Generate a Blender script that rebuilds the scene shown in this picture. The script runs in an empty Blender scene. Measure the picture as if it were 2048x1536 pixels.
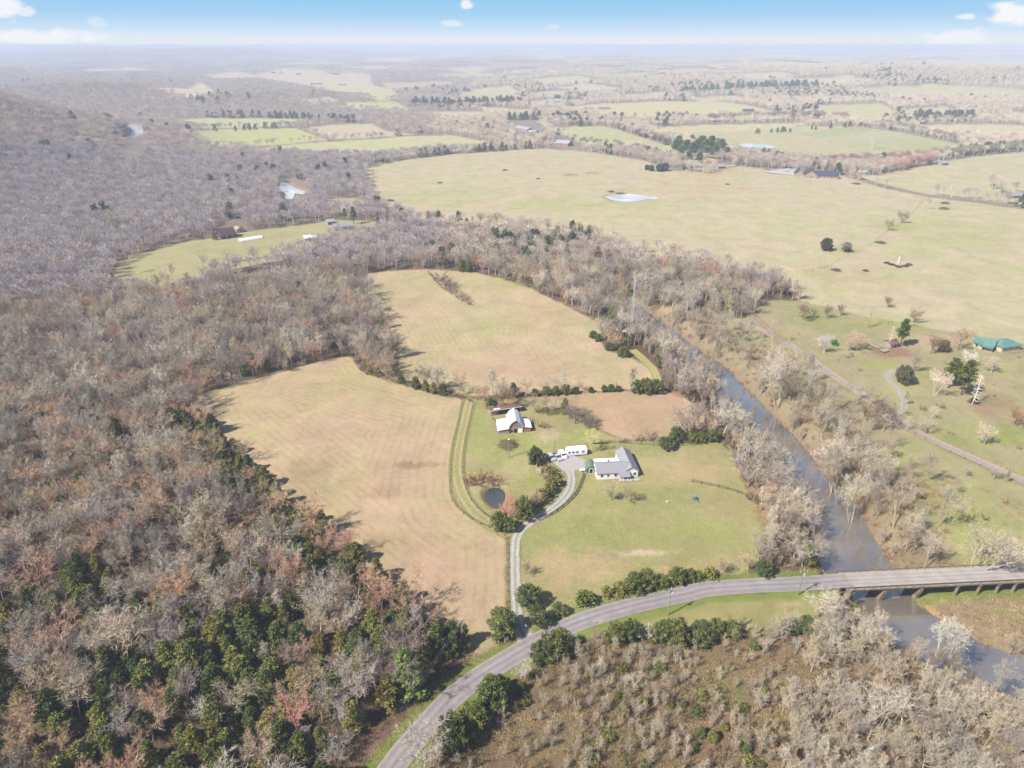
import bpy, math, random
import numpy as np
R = math.radians
SC = bpy.context.scene
COL = SC.collection
# ------------------------------------------------------------------ camera
CAM_H, PITCH, FPX = 140.0, 26.4, 1366.0
cam = bpy.data.cameras.new('camera')
cam.sensor_width = 36.0
cam.lens = 36.0 * FPX / 2048.0
cam.clip_start, cam.clip_end = 1.0, 80000.0
camo = bpy.data.objects.new('camera', cam)
camo.location = (0, 0, CAM_H)
camo.rotation_euler = (R(90 - PITCH), 0, 0)
COL.objects.link(camo)
SC.camera = camo
# ------------------------------------------------------------------ sun, sky, exposure
SUN_AZ, SUN_EL = R(238), R(45)          # azimuth clockwise from +Y: behind the camera, to the left
SUN_DIR = (math.sin(SUN_AZ) * math.cos(SUN_EL), math.cos(SUN_AZ) * math.cos(SUN_EL), math.sin(SUN_EL))
EXPO = 0.96
SC.view_settings.view_transform = 'Standard'
SC.view_settings.look = 'None'
SC.view_settings.gamma = 1.0
SC.view_settings.exposure = EXPO
sl = bpy.data.lights.new('sun', 'SUN')
sl.energy, sl.angle, sl.color = 4.9, R(0.6), (1.0, 0.94, 0.84)
so = bpy.data.objects.new('sun', sl)
so.rotation_euler = (R(90) - SUN_EL, 0, -SUN_AZ + math.pi)
so.location = (-200, -200, 400)
COL.objects.link(so)

def s2l(c):
    return tuple(((v / 255) / 12.92 if v / 255 <= 0.04045 else ((v / 255 + 0.055) / 1.055) ** 2.4) for v in c)

W = bpy.data.worlds.new('World')
SC.world = W
W.use_nodes = True
nt = W.node_tree
N, Lk = nt.nodes, nt.links
for n in list(N):
    N.remove(n)
def wn(t, **k):
    n = N.new(t)
    for a, b in k.items():
        setattr(n, a, b)
    return n
tc = wn('ShaderNodeTexCoord')
sky = wn('ShaderNodeTexSky', sky_type='NISHITA', sun_disc=False, sun_elevation=SUN_EL, sun_rotation=SUN_AZ)
sky.air_density, sky.dust_density, sky.ozone_density = 1.0, 0.6, 1.5
scl = wn('ShaderNodeVectorMath', operation='SCALE'); scl.inputs['Scale'].default_value = 0.075
Lk.new(sky.outputs[0], scl.inputs[0])
sep = wn('ShaderNodeSeparateXYZ'); Lk.new(tc.outputs['Generated'], sep.inputs[0])
ramp = wn('ShaderNodeValToRGB')
mr = wn('ShaderNodeMapRange'); mr.inputs[1].default_value = -0.01; mr.inputs[2].default_value = 0.09
Lk.new(sep.outputs[2], mr.inputs[0]); Lk.new(mr.outputs[0], ramp.inputs[0])
ek = 2 ** -EXPO
cr = ramp.color_ramp
stops = [(0.0, (232, 234, 241)), (0.11, (233, 236, 243)), (0.19, (226, 236, 247)), (0.28, (203, 227, 247)), (0.44, (170, 212, 244)), (0.61, (156, 206, 242)), (1.0, (150, 194, 230))]
while len(cr.elements) < len(stops):
    cr.elements.new(0.5)
for e, (p, c) in zip(cr.elements, stops):
    e.position = p
    l = s2l(c); e.color = (l[0] * ek, l[1] * ek, l[2] * ek, 1)
# clouds: soft puffs fixed in the sky at compass directions
def pixdir(u, v):
    x = (u - 1024) / FPX; yu = -(v - 768) / FPX
    cp, sp = math.cos(R(PITCH)), math.sin(R(PITCH))
    d = np.array([x, cp + yu * sp, -sp + yu * cp])
    return d / np.linalg.norm(d)
nz = wn('ShaderNodeTexNoise'); nz.inputs['Scale'].default_value = 38; nz.inputs['Detail'].default_value = 6
mp = wn('ShaderNodeMapping'); mp.inputs['Scale'].default_value = (1, 1, 2.4)
Lk.new(tc.outputs['Generated'], mp.inputs[0]); Lk.new(mp.outputs[0], nz.inputs[0])
acc = None
for (u, v, ru, rv, st) in [(8, 20, 26, 18, 0.95), (52, 27, 14, 9, 0.7), (60, 74, 95, 12, 0.9), (932, 9, 13, 9, 0.9), (903, 47, 20, 7, 0.55), (1110, 53, 14, 6, 0.35),
                           (2038, 22, 40, 17, 1.0), (1936, 33, 14, 5, 0.75), (1915, 74, 50, 14, 0.7), (1300, 86, 90, 5, 0.3), (195, 46, 14, 8, 0.3), (380, 90, 160, 5, 0.3)]:
    d = pixdir(u, v)
    sb = wn('ShaderNodeVectorMath', operation='SUBTRACT'); Lk.new(tc.outputs['Generated'], sb.inputs[0]); sb.inputs[1].default_value = tuple(d)
    mu = wn('ShaderNodeVectorMath', operation='MULTIPLY'); Lk.new(sb.outputs[0], mu.inputs[0])
    mu.inputs[1].default_value = (FPX / ru, FPX / ru, FPX / rv)
    ln = wn('ShaderNodeVectorMath', operation='LENGTH'); Lk.new(mu.outputs[0], ln.inputs[0])
    ad = wn('ShaderNodeMath', operation='MULTIPLY_ADD'); Lk.new(nz.outputs[0], ad.inputs[0]); ad.inputs[1].default_value = 2.2; 
    ofs = wn('ShaderNodeMath', operation='SUBTRACT'); Lk.new(ln.outputs['Value'], ofs.inputs[0]); ofs.inputs[1].default_value = 1.1
    Lk.new(ofs.outputs[0], ad.inputs[2])
    m2 = wn('ShaderNodeMapRange', interpolation_type='SMOOTHSTEP'); Lk.new(ad.outputs[0], m2.inputs[0])
    m2.inputs[1].default_value = 1.15; m2.inputs[2].default_value = 0.45; m2.inputs[3].default_value = 0; m2.inputs[4].default_value = st
    if acc is None:
        acc = m2.outputs[0]
    else:
        mx = wn('ShaderNodeMath', operation='MAXIMUM'); Lk.new(acc, mx.inputs[0]); Lk.new(m2.outputs[0], mx.inputs[1]); acc = mx.outputs[0]
cm = wn('ShaderNodeMix', data_type='RGBA'); Lk.new(acc, cm.inputs[0]); Lk.new(ramp.outputs[0], cm.inputs[6])
cl = s2l((247, 248, 252)); cm.inputs[7].default_value = (cl[0] * ek, cl[1] * ek, cl[2] * ek, 1)
hm = wn('ShaderNodeMapRange', interpolation_type='SMOOTHSTEP'); Lk.new(sep.outputs[2], hm.inputs[0]); hm.inputs[1].default_value = 0.07; hm.inputs[2].default_value = 0.3
fm = wn('ShaderNodeMix', data_type='RGBA'); Lk.new(hm.outputs[0], fm.inputs[0]); Lk.new(cm.outputs[2], fm.inputs[6]); Lk.new(scl.outputs[0], fm.inputs[7])
bg = wn('ShaderNodeBackground'); Lk.new(fm.outputs[2], bg.inputs[0]); bg.inputs[1].default_value = 1.0
wo = wn('ShaderNodeOutputWorld'); Lk.new(bg.outputs[0], wo.inputs[0])
cy = SC.cycles
cy.max_bounces, cy.diffuse_bounces, cy.glossy_bounces, cy.transmission_bounces, cy.volume_bounces, cy.transparent_max_bounces = 5, 2, 2, 1, 1, 4
cy.caustics_reflective = cy.caustics_refractive = False
cy.use_denoising = True
cy.use_adaptive_sampling = True
cy.adaptive_threshold = 0.02

# ------------------------------------------------------------------ noise and polygons
def hash2(ix, iy, s):
    n = (ix.astype(np.int64) * 374761393 + iy.astype(np.int64) * 668265263 + s * 1442695041) & 0xffffffff
    n = ((n ^ (n >> 13)) * 1274126177) & 0xffffffff
    return ((n ^ (n >> 16)) & 0xffff) / 65535.0
def vnoise(x, y, s=0):
    x = np.asarray(x, float); y = np.asarray(y, float)
    ix, iy = np.floor(x), np.floor(y); fx, fy = x - ix, y - iy
    fx = fx * fx * (3 - 2 * fx); fy = fy * fy * (3 - 2 * fy)
    a, b, c, d = hash2(ix, iy, s), hash2(ix + 1, iy, s), hash2(ix, iy + 1, s), hash2(ix + 1, iy + 1, s)
    return (a * (1 - fx) + b * fx) * (1 - fy) + (c * (1 - fx) + d * fx) * fy
def fbm(x, y, s=0, o=4):
    t, a, f, w = 0, 0.5, 1.0, 0
    for i in range(o):
        t = t + a * vnoise(x * f + 17.3 * i, y * f - 9.1 * i, s + i); w += a; a *= 0.5; f *= 2.03
    return t / w
def sst(a, b, x):
    t = np.clip((x - a) / (b - a), 0, 1)
    return t * t * (3 - 2 * t)
def sdist(P, poly):
    """signed distance of points to polygon, negative inside"""
    P = np.asarray(P, float); V = np.asarray(poly, float); n = len(V)
    d2 = np.full(len(P), 1e18); ins = np.zeros(len(P), bool)
    for i in range(n):
        a, b = V[i], V[(i + 1) % n]
        e = b - a; w = P - a
        t = np.clip((w @ e) / max(e @ e, 1e-9), 0, 1)
        q = w - t[:, None] * e
        d2 = np.minimum(d2, (q * q).sum(1))
        c = (a[1] > P[:, 1]) != (b[1] > P[:, 1])
        if abs(e[1]) > 1e-9:
            ins ^= c & (P[:, 0] < e[0] * (P[:, 1] - a[1]) / e[1] + a[0])
    d = np.sqrt(d2)
    return np.where(ins, -d, d)
def sd_near(P, poly, pad):
    V = np.asarray(poly)
    lo, hi = V.min(0) - pad, V.max(0) + pad
    m = (P[:, 0] > lo[0]) & (P[:, 0] < hi[0]) & (P[:, 1] > lo[1]) & (P[:, 1] < hi[1])
    out = np.full(len(P), float(pad) + 1)
    if m.any():
        out[m] = sdist(P[m], poly)
    return out
def ldist(P, line):
    V = np.asarray(line, float)
    d2 = np.full(len(P), 1e18)
    for i in range(len(V) - 1):
        a, e = V[i], V[i + 1] - V[i]; w = P - a
        t = np.clip((w @ e) / max(e @ e, 1e-9), 0, 1)
        q = w - t[:, None] * e
        d2 = np.minimum(d2, (q * q).sum(1))
    return np.sqrt(d2)
def atz(u, v, z=0.0):
    d = pixdir(u, v)
    t = (z - CAM_H) / d[2]
    return np.array([d[0] * t, d[1] * t])
def PZ(pts, z):
    return np.array([atz(u, v, z) for u, v in pts])
def smooth_line(p, step):
    """Catmull-Rom resampling"""
    p = np.asarray(p, float)
    q = np.vstack([2 * p[0] - p[1], p, 2 * p[-1] - p[-2]])
    out = []
    for i in range(1, len(q) - 2):
        n = max(2, int(np.linalg.norm(q[i + 1] - q[i]) / step))
        for k in range(n):
            t = k / n
            out.append(0.5 * ((2 * q[i]) + (q[i + 1] - q[i - 1]) * t + (2 * q[i - 1] - 5 * q[i] + 4 * q[i + 1] - q[i + 2]) * t * t + (3 * q[i] - q[i - 1] - 3 * q[i + 1] + q[i + 2]) * t ** 3))
    out.append(p[-1])
    return np.array(out)

# ------------------------------------------------------------------ terrain
WATER_Z = -5.6
RIVER = PZ([(1198, 548), (1215, 558), (1250, 588), (1290, 622), (1330, 650), (1380, 690), (1440, 730), (1480, 770), (1520, 812), (1560, 852), (1590, 882), (1622, 920), (1650, 958), (1682, 985), (1708, 1020),
            (1728, 1060), (1748, 1095), (1768, 1135), (1800, 1180), (1822, 1212), (1860, 1240), (1905, 1265), (1955, 1295), (2048, 1330), (2400, 1450), (2500, 1620), (2250, 1520), (2048, 1398), (1930, 1352),
            (1850, 1325), (1795, 1290), (1755, 1252), (1725, 1218), (1690, 1175), (1650, 1140), (1646, 1100), (1630, 1055), (1602, 1005), (1574, 965), (1549, 925), (1514, 880), (1471, 835), (1428, 788),
            (1396, 745), (1328, 695), (1276, 645), (1241, 605), (1203, 560)], WATER_Z)
FLOOD = PZ([(1755, 1092), (1840, 1085), (1930, 1105), (2050, 1115), (2600, 1125), (2600, 1520), (2048, 1335), (1950, 1298), (1862, 1240), (1800, 1165)], -4.4)
POND_A = PZ([(974, 985), (982, 979), (996, 978), (1004, 985), (1003, 1000), (996, 1012), (986, 1008), (977, 998)], -0.9)
POND_B = PZ([(1212, 394), (1235, 389), (1262, 388), (1290, 392), (1318, 396), (1290, 399), (1262, 403), (1230, 401)], -0.9)
POND_C = PZ([(1478, 289), (1500, 288), (1535, 290), (1552, 295), (1520, 297), (1490, 294)], -0.9)
BEND_A = PZ([(258, 250), (266, 250), (274, 258), (288, 266), (290, 276), (283, 288), (272, 297), (252, 305), (236, 306), (256, 297), (266, 288), (254, 277), (262, 268), (266, 260)], -1.0)
BEND_B = PZ([(566, 364), (574, 368), (586, 376), (606, 383), (604, 388), (588, 386), (582, 398), (574, 396), (574, 386), (562, 378)], -1.0)
def rounded(p):
    return smooth_line(np.vstack([p, p[:1]]), 0.35 * float(np.linalg.norm(np.diff(p, axis=0), axis=1).mean()))[:-1]
POND_A, POND_B, POND_C, BEND_A, BEND_B = [rounded(p) for p in (POND_A, POND_B, POND_C, BEND_A, BEND_B)]
WATERS = [('river', RIVER, WATER_Z, 6.5, 9.0), ('farm_pond', POND_A, -0.9, 1.6, 3.0), ('field_pond', POND_B, -0.9, 1.8, 6.0), ('far_pond', POND_C, -0.9, 2, 8.0),
          ('river_bend', BEND_A, -1.0, 2.2, 12.0), ('river_bend', BEND_B, -1.0, 2.2, 8.0)]

def base_h(x, y):
    x = np.asarray(x, float); y = np.asarray(y, float)
    d = np.hypot(x, y)
    h = 1.1 * (fbm(x / 75, y / 75, 3, 3) - 0.5)
    g = np.exp(-0.5 * (((x + 860) / 190) ** 2 + ((y - 900) / 240) ** 2))
    h = h + np.clip(122 * g - 6, 0, None)
    g = np.exp(-0.5 * (((x + 1150) / 260) ** 2 + ((y - 1900) / 220) ** 2)); h = h + np.clip(40 * g - 3, 0, None)
    g = np.exp(-0.5 * (((x + 640) / 300) ** 2 + ((y - 1880) / 130) ** 2)); h = h + np.clip(30 * g - 2, 0, None)
    g = np.exp(-0.5 * (((x - 1750) / 800) ** 2 + ((y - 2700) / 350) ** 2)); h = h + np.clip(62 * g - 2, 0, None)
    g = np.exp(-0.5 * (((x - 900) / 420) ** 2 + ((y - 1750) / 150) ** 2)); h = h + 9 * g
    f = fbm(x / 1500 + 3.1, y / 1100 - 1.7, 21, 4)
    h = h + sst(1400, 5600, d) * 215 * np.clip(f - 0.36, 0, 1) * (0.55 + 0.45 * sst(0, 3000, np.abs(x + 300)))
    h = h + sst(7000, 16000, d) * 62 * fbm(x / 3000, y / 2400, 33, 3)
    return np.minimum(h, 122)
def carve(x, y, h):
    P = np.stack([x, y], 1)
    s = sd_near(P, FLOOD, 16.0)
    h = h - 4.6 * sst(8, -5, s)
    for _n, poly, wz, dep, bank in WATERS:
        s = sd_near(P, poly, bank + 1)
        if _n == 'river':
            s = s + 1.6 * (fbm(x / 5, y / 5, 8, 2) - 0.5)
        k = sst(bank, -0.5, s)
        h = np.where(s < bank, np.minimum(h, h * (1 - k) + (-dep) * k), h)
    return h
def H(x, y):
    x = np.atleast_1d(np.asarray(x, float)); y = np.atleast_1d(np.asarray(y, float))
    return carve(x, y, base_h(x, y))
_T = np.geomspace(90, 30000, 900)
def at(u, v):
    """where the line of sight through a photo pixel meets the ground"""
    d = pixdir(u, v)
    px, py, pz = d[0] * _T, d[1] * _T, CAM_H + d[2] * _T
    below = pz < base_h(px, py)
    if not below.any():
        return np.array([px[-1], py[-1]])
    i = int(np.argmax(below))
    lo, hi = _T[max(i - 1, 0)], _T[i]
    for _ in range(14):
        t = 0.5 * (lo + hi)
        if CAM_H + d[2] * t < base_h(d[0] * t, d[1] * t):
            hi = t
        else:
            lo = t
    return np.array([d[0] * hi, d[1] * hi])
def PA(pts):
    return np.array([at(u, v) for u, v in pts])
def at3(u, v, dz=0.0):
    p = at(u, v)
    return (p[0], p[1], float(H(p[0], p[1])[0]) + dz)
def project(x, y, z):
    cp, sp = math.cos(R(PITCH)), math.sin(R(PITCH))
    f = y * cp - (z - CAM_H) * sp
    up = y * sp + (z - CAM_H) * cp
    f = np.where(f < 1, 1, f)
    return 1024 + FPX * x / f, 768 - FPX * up / f, f

# ------------------------------------------------------------------ materials
ALB = 0.50                                   # photo value -> real surface albedo
def alb(c, k=1.0):
    l = s2l(c)
    return tuple(x * ALB * k for x in l)
def new_mat(name):
    m = bpy.data.materials.new(name); m.use_nodes = True
    m.node_tree.nodes.clear()
    return m, m.node_tree.nodes, m.node_tree.links
def mat_plain(name, col, rough=0.7, metal=0.0, var=0.15, scale=1.5, spec=0.3):
    """colour broken up by procedural noise"""
    m, n, l = new_mat(name)
    b = n.new('ShaderNodeBsdfPrincipled'); o = n.new('ShaderNodeOutputMaterial'); l.new(b.outputs[0], o.inputs[0])
    t = n.new('ShaderNodeTexCoord'); z = n.new('ShaderNodeTexNoise'); z.inputs['Scale'].default_value = scale; z.inputs['Detail'].default_value = 5
    l.new(t.outputs['Object'], z.inputs[0])
    r = n.new('ShaderNodeMapRange'); r.inputs[1].default_value = 0.3; r.inputs[2].default_value = 0.7; r.inputs[3].default_value = 1 - var; r.inputs[4].default_value = 1 + var
    l.new(z.outputs[0], r.inputs[0])
    v = n.new('ShaderNodeVectorMath'); v.operation = 'SCALE'; v.inputs[0].default_value = col; l.new(r.outputs[0], v.inputs['Scale'])
    l.new(v.outputs[0], b.inputs['Base Color'])
    b.inputs['Roughness'].default_value = rough; b.inputs['Metallic'].default_value = metal
    b.inputs['Specular IOR Level'].default_value = spec
    return m
def mat_ribbed(name, col, freq=3.0, rough=0.45, axis=0, metal=0.0):
    m, n, l = new_mat(name)
    b = n.new('ShaderNodeBsdfPrincipled'); o = n.new('ShaderNodeOutputMaterial'); l.new(b.outputs[0], o.inputs[0])
    t = n.new('ShaderNodeTexCoord'); w = n.new('ShaderNodeTexWave'); w.bands_direction = 'XYZ'[axis]; w.inputs['Scale'].default_value = freq; w.inputs['Distortion'].default_value = 0.3
    z = n.new('ShaderNodeTexNoise'); z.inputs['Scale'].default_value = 0.7; z.inputs['Detail'].default_value = 5
    l.new(t.outputs['Object'], w.inputs[0]); l.new(t.outputs['Object'], z.inputs[0])
    a = n.new('ShaderNodeMath'); a.operation = 'MULTIPLY_ADD'; l.new(w.outputs[1], a.inputs[0]); a.inputs[1].default_value = 0.16; 
    r = n.new('ShaderNodeMapRange'); r.inputs[1].default_value = 0.25; r.inputs[2].default_value = 0.75; r.inputs[3].default_value = 0.7; r.inputs[4].default_value = 1.05
    l.new(z.outputs[0], r.inputs[0]); l.new(r.outputs[0], a.inputs[2])
    v = n.new('ShaderNodeVectorMath'); v.operation = 'SCALE'; v.inputs[0].default_value = col; l.new(a.outputs[0], v.inputs['Scale'])
    l.new(v.outputs[0], b.inputs['Base Color']); b.inputs['Roughness'].default_value = rough; b.inputs['Metallic'].default_value = metal
    b.inputs['Specular IOR Level'].default_value = 0.3
    return m
def mat_ground():
    m, n, l = new_mat('ground')
    b = n.new('ShaderNodeBsdfDiffuse'); o = n.new('ShaderNodeOutputMaterial'); l.new(b.outputs[0], o.inputs[0])
    g = n.new('ShaderNodeNewGeometry')
    c = n.new('ShaderNodeAttribute'); c.attribute_name = 'albedo'
    w = n.new('ShaderNodeAttribute'); w.attribute_name = 'mow'
    amt = n.new('ShaderNodeAttribute'); amt.attribute_name = 'mow_amount'
    rg = n.new('ShaderNodeAttribute'); rg.attribute_name = 'rough'
    def noise(sc, det=4, rough=0.6, dist=0.0):
        z = n.new('ShaderNodeTexNoise'); z.inputs['Scale'].default_value = sc; z.inputs['Detail'].default_value = det; z.inputs['Roughness'].default_value = rough; z.inputs['Distortion'].default_value = dist
        l.new(g.outputs['Position'], z.inputs[0]); return z
    def mrange(src, a, b_, c_, d):
        r = n.new('ShaderNodeMapRange'); l.new(src, r.inputs[0])
        for i, x in enumerate((a, b_, c_, d)):
            r.inputs[i + 1].default_value = x
        return r.outputs[0]
    def math_(op, a, b_):
        q = n.new('ShaderNodeMath'); q.operation = op
        for i, x in enumerate((a, b_)):
            if isinstance(x, (int, float)):
                q.inputs[i].default_value = x
            else:
                l.new(x, q.inputs[i])
        return q.outputs[0]
    fine = mrange(noise(1.1, 5, 0.75).outputs[0], 0.25, 0.75, -1, 1)
    big = mrange(noise(0.06, 5, 0.65, 0.6).outputs[0], 0.3, 0.7, -1, 1)
    # windrow lines: one dark thread per mower width, broken up
    ph = math_('MULTIPLY', math_('ADD', w.outputs['Fac'], math_('MULTIPLY', noise(0.12, 2).outputs[0], 1.6)), 2 * math.pi / 3.1)
    st = math_('SINE', ph, 0)
    st = math_('MULTIPLY', mrange(st, 0.0, 1.0, 0, 1), mrange(noise(0.09, 4, 0.7).outputs[0], 0.35, 0.62, 0.0, 1.0))
    st = math_('MULTIPLY', st, amt.outputs['Fac'])
    f = math_('ADD', 1.0, math_('MULTIPLY', fine, rg.outputs['Fac']))
    f = math_('ADD', f, math_('MULTIPLY', big, 0.13))
    f = math_('ADD', f, math_('MULTIPLY', mrange(noise(0.3, 4, 0.7).outputs[0], 0.3, 0.7, -1, 1), 0.08))
    f = math_('SUBTRACT', f, math_('MULTIPLY', st, 0.12))
    hv = n.new('ShaderNodeHueSaturation'); l.new(c.outputs['Color'], hv.inputs['Color'])
    l.new(mrange(noise(0.35, 5, 0.7).outputs[0], 0.3, 0.7, 0.486, 0.514), hv.inputs['Hue'])
    v = n.new('ShaderNodeVectorMath'); v.operation = 'SCALE'; l.new(hv.outputs[0], v.inputs[0]); l.new(f, v.inputs['Scale'])
    l.new(v.outputs[0], b.inputs[0])
    return m
def mat_veg(name, k=1.0, var=0.25, inner=0.0):
    """plant colour comes from the plant's own tint; every leaf or twig differs a little"""
    m, n, l = new_mat(name)
    b = n.new('ShaderNodeBsdfDiffuse'); o = n.new('ShaderNodeOutputMaterial'); l.new(b.outputs[0], o.inputs[0])
    a = n.new('ShaderNodeAttribute'); a.attribute_type = 'INSTANCER'; a.attribute_name = 'tint'
    g = n.new('ShaderNodeNewGeometry')
    r = n.new('ShaderNodeMapRange'); l.new(g.outputs['Random Per Island'], r.inputs[0]); r.inputs[3].default_value = k * (1 - var); r.inputs[4].default_value = k * (1 + var)
    v = n.new('ShaderNodeVectorMath'); v.operation = 'SCALE'; l.new(a.outputs['Vector'], v.inputs[0]); l.new(r.outputs[0], v.inputs['Scale'])
    l.new(v.outputs[0], b.inputs[0])
    return m
def mat_water(name, col, rough=0.06, bump=0.03, mirror=0.3):
    m, n, l = new_mat(name)
    b = n.new('ShaderNodeBsdfPrincipled'); o = n.new('ShaderNodeOutputMaterial')
    gl = n.new('ShaderNodeBsdfGlossy'); gl.inputs['Roughness'].default_value = rough; fr = n.new('ShaderNodeLayerWeight'); fr.inputs['Blend'].default_value = mirror; mxs = n.new('ShaderNodeMixShader')
    l.new(fr.outputs['Facing'], mxs.inputs[0]); l.new(b.outputs[0], mxs.inputs[1]); l.new(gl.outputs[0], mxs.inputs[2]); l.new(mxs.outputs[0], o.inputs[0])
    g = n.new('ShaderNodeNewGeometry'); z = n.new('ShaderNodeTexNoise'); z.inputs['Scale'].default_value = 0.05; z.inputs['Detail'].default_value = 4; l.new(g.outputs['Position'], z.inputs[0])
    r = n.new('ShaderNodeMapRange'); l.new(z.outputs[0], r.inputs[0]); r.inputs[1].default_value = 0.3; r.inputs[2].default_value = 0.7; r.inputs[3].default_value = 0.65; r.inputs[4].default_value = 1.35
    v = n.new('ShaderNodeVectorMath'); v.operation = 'SCALE'; v.inputs[0].default_value = col; l.new(r.outputs[0], v.inputs['Scale']); l.new(v.outputs[0], b.inputs['Base Color'])
    b.inputs['Roughness'].default_value = rough; b.inputs['Specular IOR Level'].default_value = 0.8
    z2 = n.new('ShaderNodeTexNoise'); z2.inputs['Scale'].default_value = 1.3; z2.inputs['Detail'].default_value = 3; l.new(g.outputs['Position'], z2.inputs[0])
    bp = n.new('ShaderNodeBump'); bp.inputs['Strength'].default_value = bump; bp.inputs['Distance'].default_value = 0.3; l.new(z2.outputs[0], bp.inputs['Height']); l.new(bp.outputs[0], b.inputs['Normal']); l.new(bp.outputs[0], gl.inputs['Normal'])
    return m
def mat_road(name, col, var=0.16, scale=0.5, streak=0.12):
    """worn surface: wheel tracks along the strip's own 'across' coordinate, grain from noise"""
    m, n, l = new_mat(name)
    b = n.new('ShaderNodeBsdfDiffuse'); o = n.new('ShaderNodeOutputMaterial'); l.new(b.outputs[0], o.inputs[0])
    g = n.new('ShaderNodeNewGeometry'); c = n.new('ShaderNodeAttribute'); c.attribute_name = 'albedo'
    z = n.new('ShaderNodeTexNoise'); z.inputs['Scale'].default_value = scale; z.inputs['Detail'].default_value = 6; z.inputs['Roughness'].default_value = 0.7; l.new(g.outputs['Position'], z.inputs[0])
    r = n.new('ShaderNodeMapRange'); l.new(z.outputs[0], r.inputs[0]); r.inputs[1].default_value = 0.3; r.inputs[2].default_value = 0.7; r.inputs[3].default_value = 1 - var; r.inputs[4].default_value = 1 + var
    v = n.new('ShaderNodeVectorMath'); v.operation = 'SCALE'; l.new(c.outputs['Color'], v.inputs[0]); l.new(r.outputs[0], v.inputs['Scale']); l.new(v.outputs[0], b.inputs[0])
    return m

M_GROUND = mat_ground()
M_BARK = mat_veg('bark', 0.85, 0.12)
M_TWIG = mat_veg('twig', 1.0, 0.3)
M_LEAF = mat_veg('leaf', 1.0, 0.45)

# ------------------------------------------------------------------ mesh builder
class MB:
    def __init__(s):
        s.v, s.f, s.mi = [], [], []
    def add(s, V, F, mi=0):
        o = len(s.v)
        s.v += [tuple(map(float, p)) for p in V]
        s.f += [tuple(i + o for i in f) for f in F]
        s.mi += [mi] * len(F)
        return s
    def box(s, x0, x1, y0, y1, z0, z1, mi=0):
        V = [(x0, y0, z0), (x1, y0, z0), (x1, y1, z0), (x0, y1, z0), (x0, y0, z1), (x1, y0, z1), (x1, y1, z1), (x0, y1, z1)]
        return s.add(V, [(3, 2, 1, 0), (4, 5, 6, 7), (0, 1, 5, 4), (1, 2, 6, 5), (2, 3, 7, 6), (3, 0, 4, 7)], mi)
    def extrude(s, poly, axis, a, b, mi=0):
        """poly: 2-D outline; axis 0: in (y,z) along x, 1: in (x,z) along y, 2: in (x,y) along z"""
        def P(p, t):
            return (t, p[0], p[1]) if axis == 0 else (p[0], t, p[1]) if axis == 1 else (p[0], p[1], t)
        n = len(poly)
        V = [P(p, a) for p in poly] + [P(p, b) for p in poly]
        F = [tuple(range(n)), tuple(range(2 * n - 1, n - 1, -1))] + [(i, i + n, (i + 1) % n + n, (i + 1) % n) for i in range(n)]
        return s.add(V, F, mi)
    def slab(s, quad, th, mi=0):
        """a sheet of real thickness from four 3-D corners"""
        q = [np.array(p, float) for p in quad]
        nrm = np.cross(q[1] - q[0], q[3] - q[0]); nrm = nrm / np.linalg.norm(nrm) * th
        V = q + [p - nrm for p in q]
        return s.add(V, [(0, 1, 2, 3), (7, 6, 5, 4), (0, 4, 5, 1), (1, 5, 6, 2), (2, 6, 7, 3), (3, 7, 4, 0)], mi)
    def tube(s, pts, r, ns=6, mi=0, cap=True):
        pts = [np.array(p, float) for p in pts]
        rr = r if isinstance(r, (list, tuple)) else [r] * len(pts)
        V, F = [], []
        for i, p in enumerate(pts):
            d = pts[min(i + 1, len(pts) - 1)] - pts[max(i - 1, 0)]
            d = d / max(np.linalg.norm(d), 1e-9)
            a = np.cross(d, (0, 0, 1) if abs(d[2]) < 0.9 else (1, 0, 0)); a /= np.linalg.norm(a); b = np.cross(d, a)
            for k in range(ns):
                t = 2 * math.pi * k / ns
                V.append(p + rr[i] * (a * math.cos(t) + b * math.sin(t)))
        for i in range(len(pts) - 1):
            for k in range(ns):
                F.append((i * ns + k, i * ns + (k + 1) % ns, (i + 1) * ns + (k + 1) % ns, (i + 1) * ns + k))
        if cap:
            F.append(tuple(range(ns - 1, -1, -1))); F.append(tuple((len(pts) - 1) * ns + k for k in range(ns)))
        return s.add(V, F, mi)
    def mesh(s, name, mats):
        me = bpy.data.meshes.new(name)
        me.from_pydata(s.v, [], s.f)
        for m in (mats if isinstance(mats, (list, tuple)) else [mats]):
            me.materials.append(m)
        if any(s.mi):
            me.polygons.foreach_set('material_index', s.mi)
        me.update()
        return me
    def build(s, name, mats, parent=None):
        o = bpy.data.objects.new(name, s.mesh(name, mats)); COL.objects.link(o)
        if parent:
            o.parent = parent
        return o
def tag(o, label=None, cat=None, group=None, kind=None):
    if label: o['label'] = label
    if cat: o['category'] = cat
    if group: o['group'] = group
    if kind: o['kind'] = kind
    return o
def thing(name, loc, rz, label, cat, group=None):
    o = bpy.data.objects.new(name, None); COL.objects.link(o)
    o.empty_display_size = 0.5
    o.location = loc; o.rotation_euler = (0, 0, rz)
    return tag(o, label, cat, group)
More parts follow.
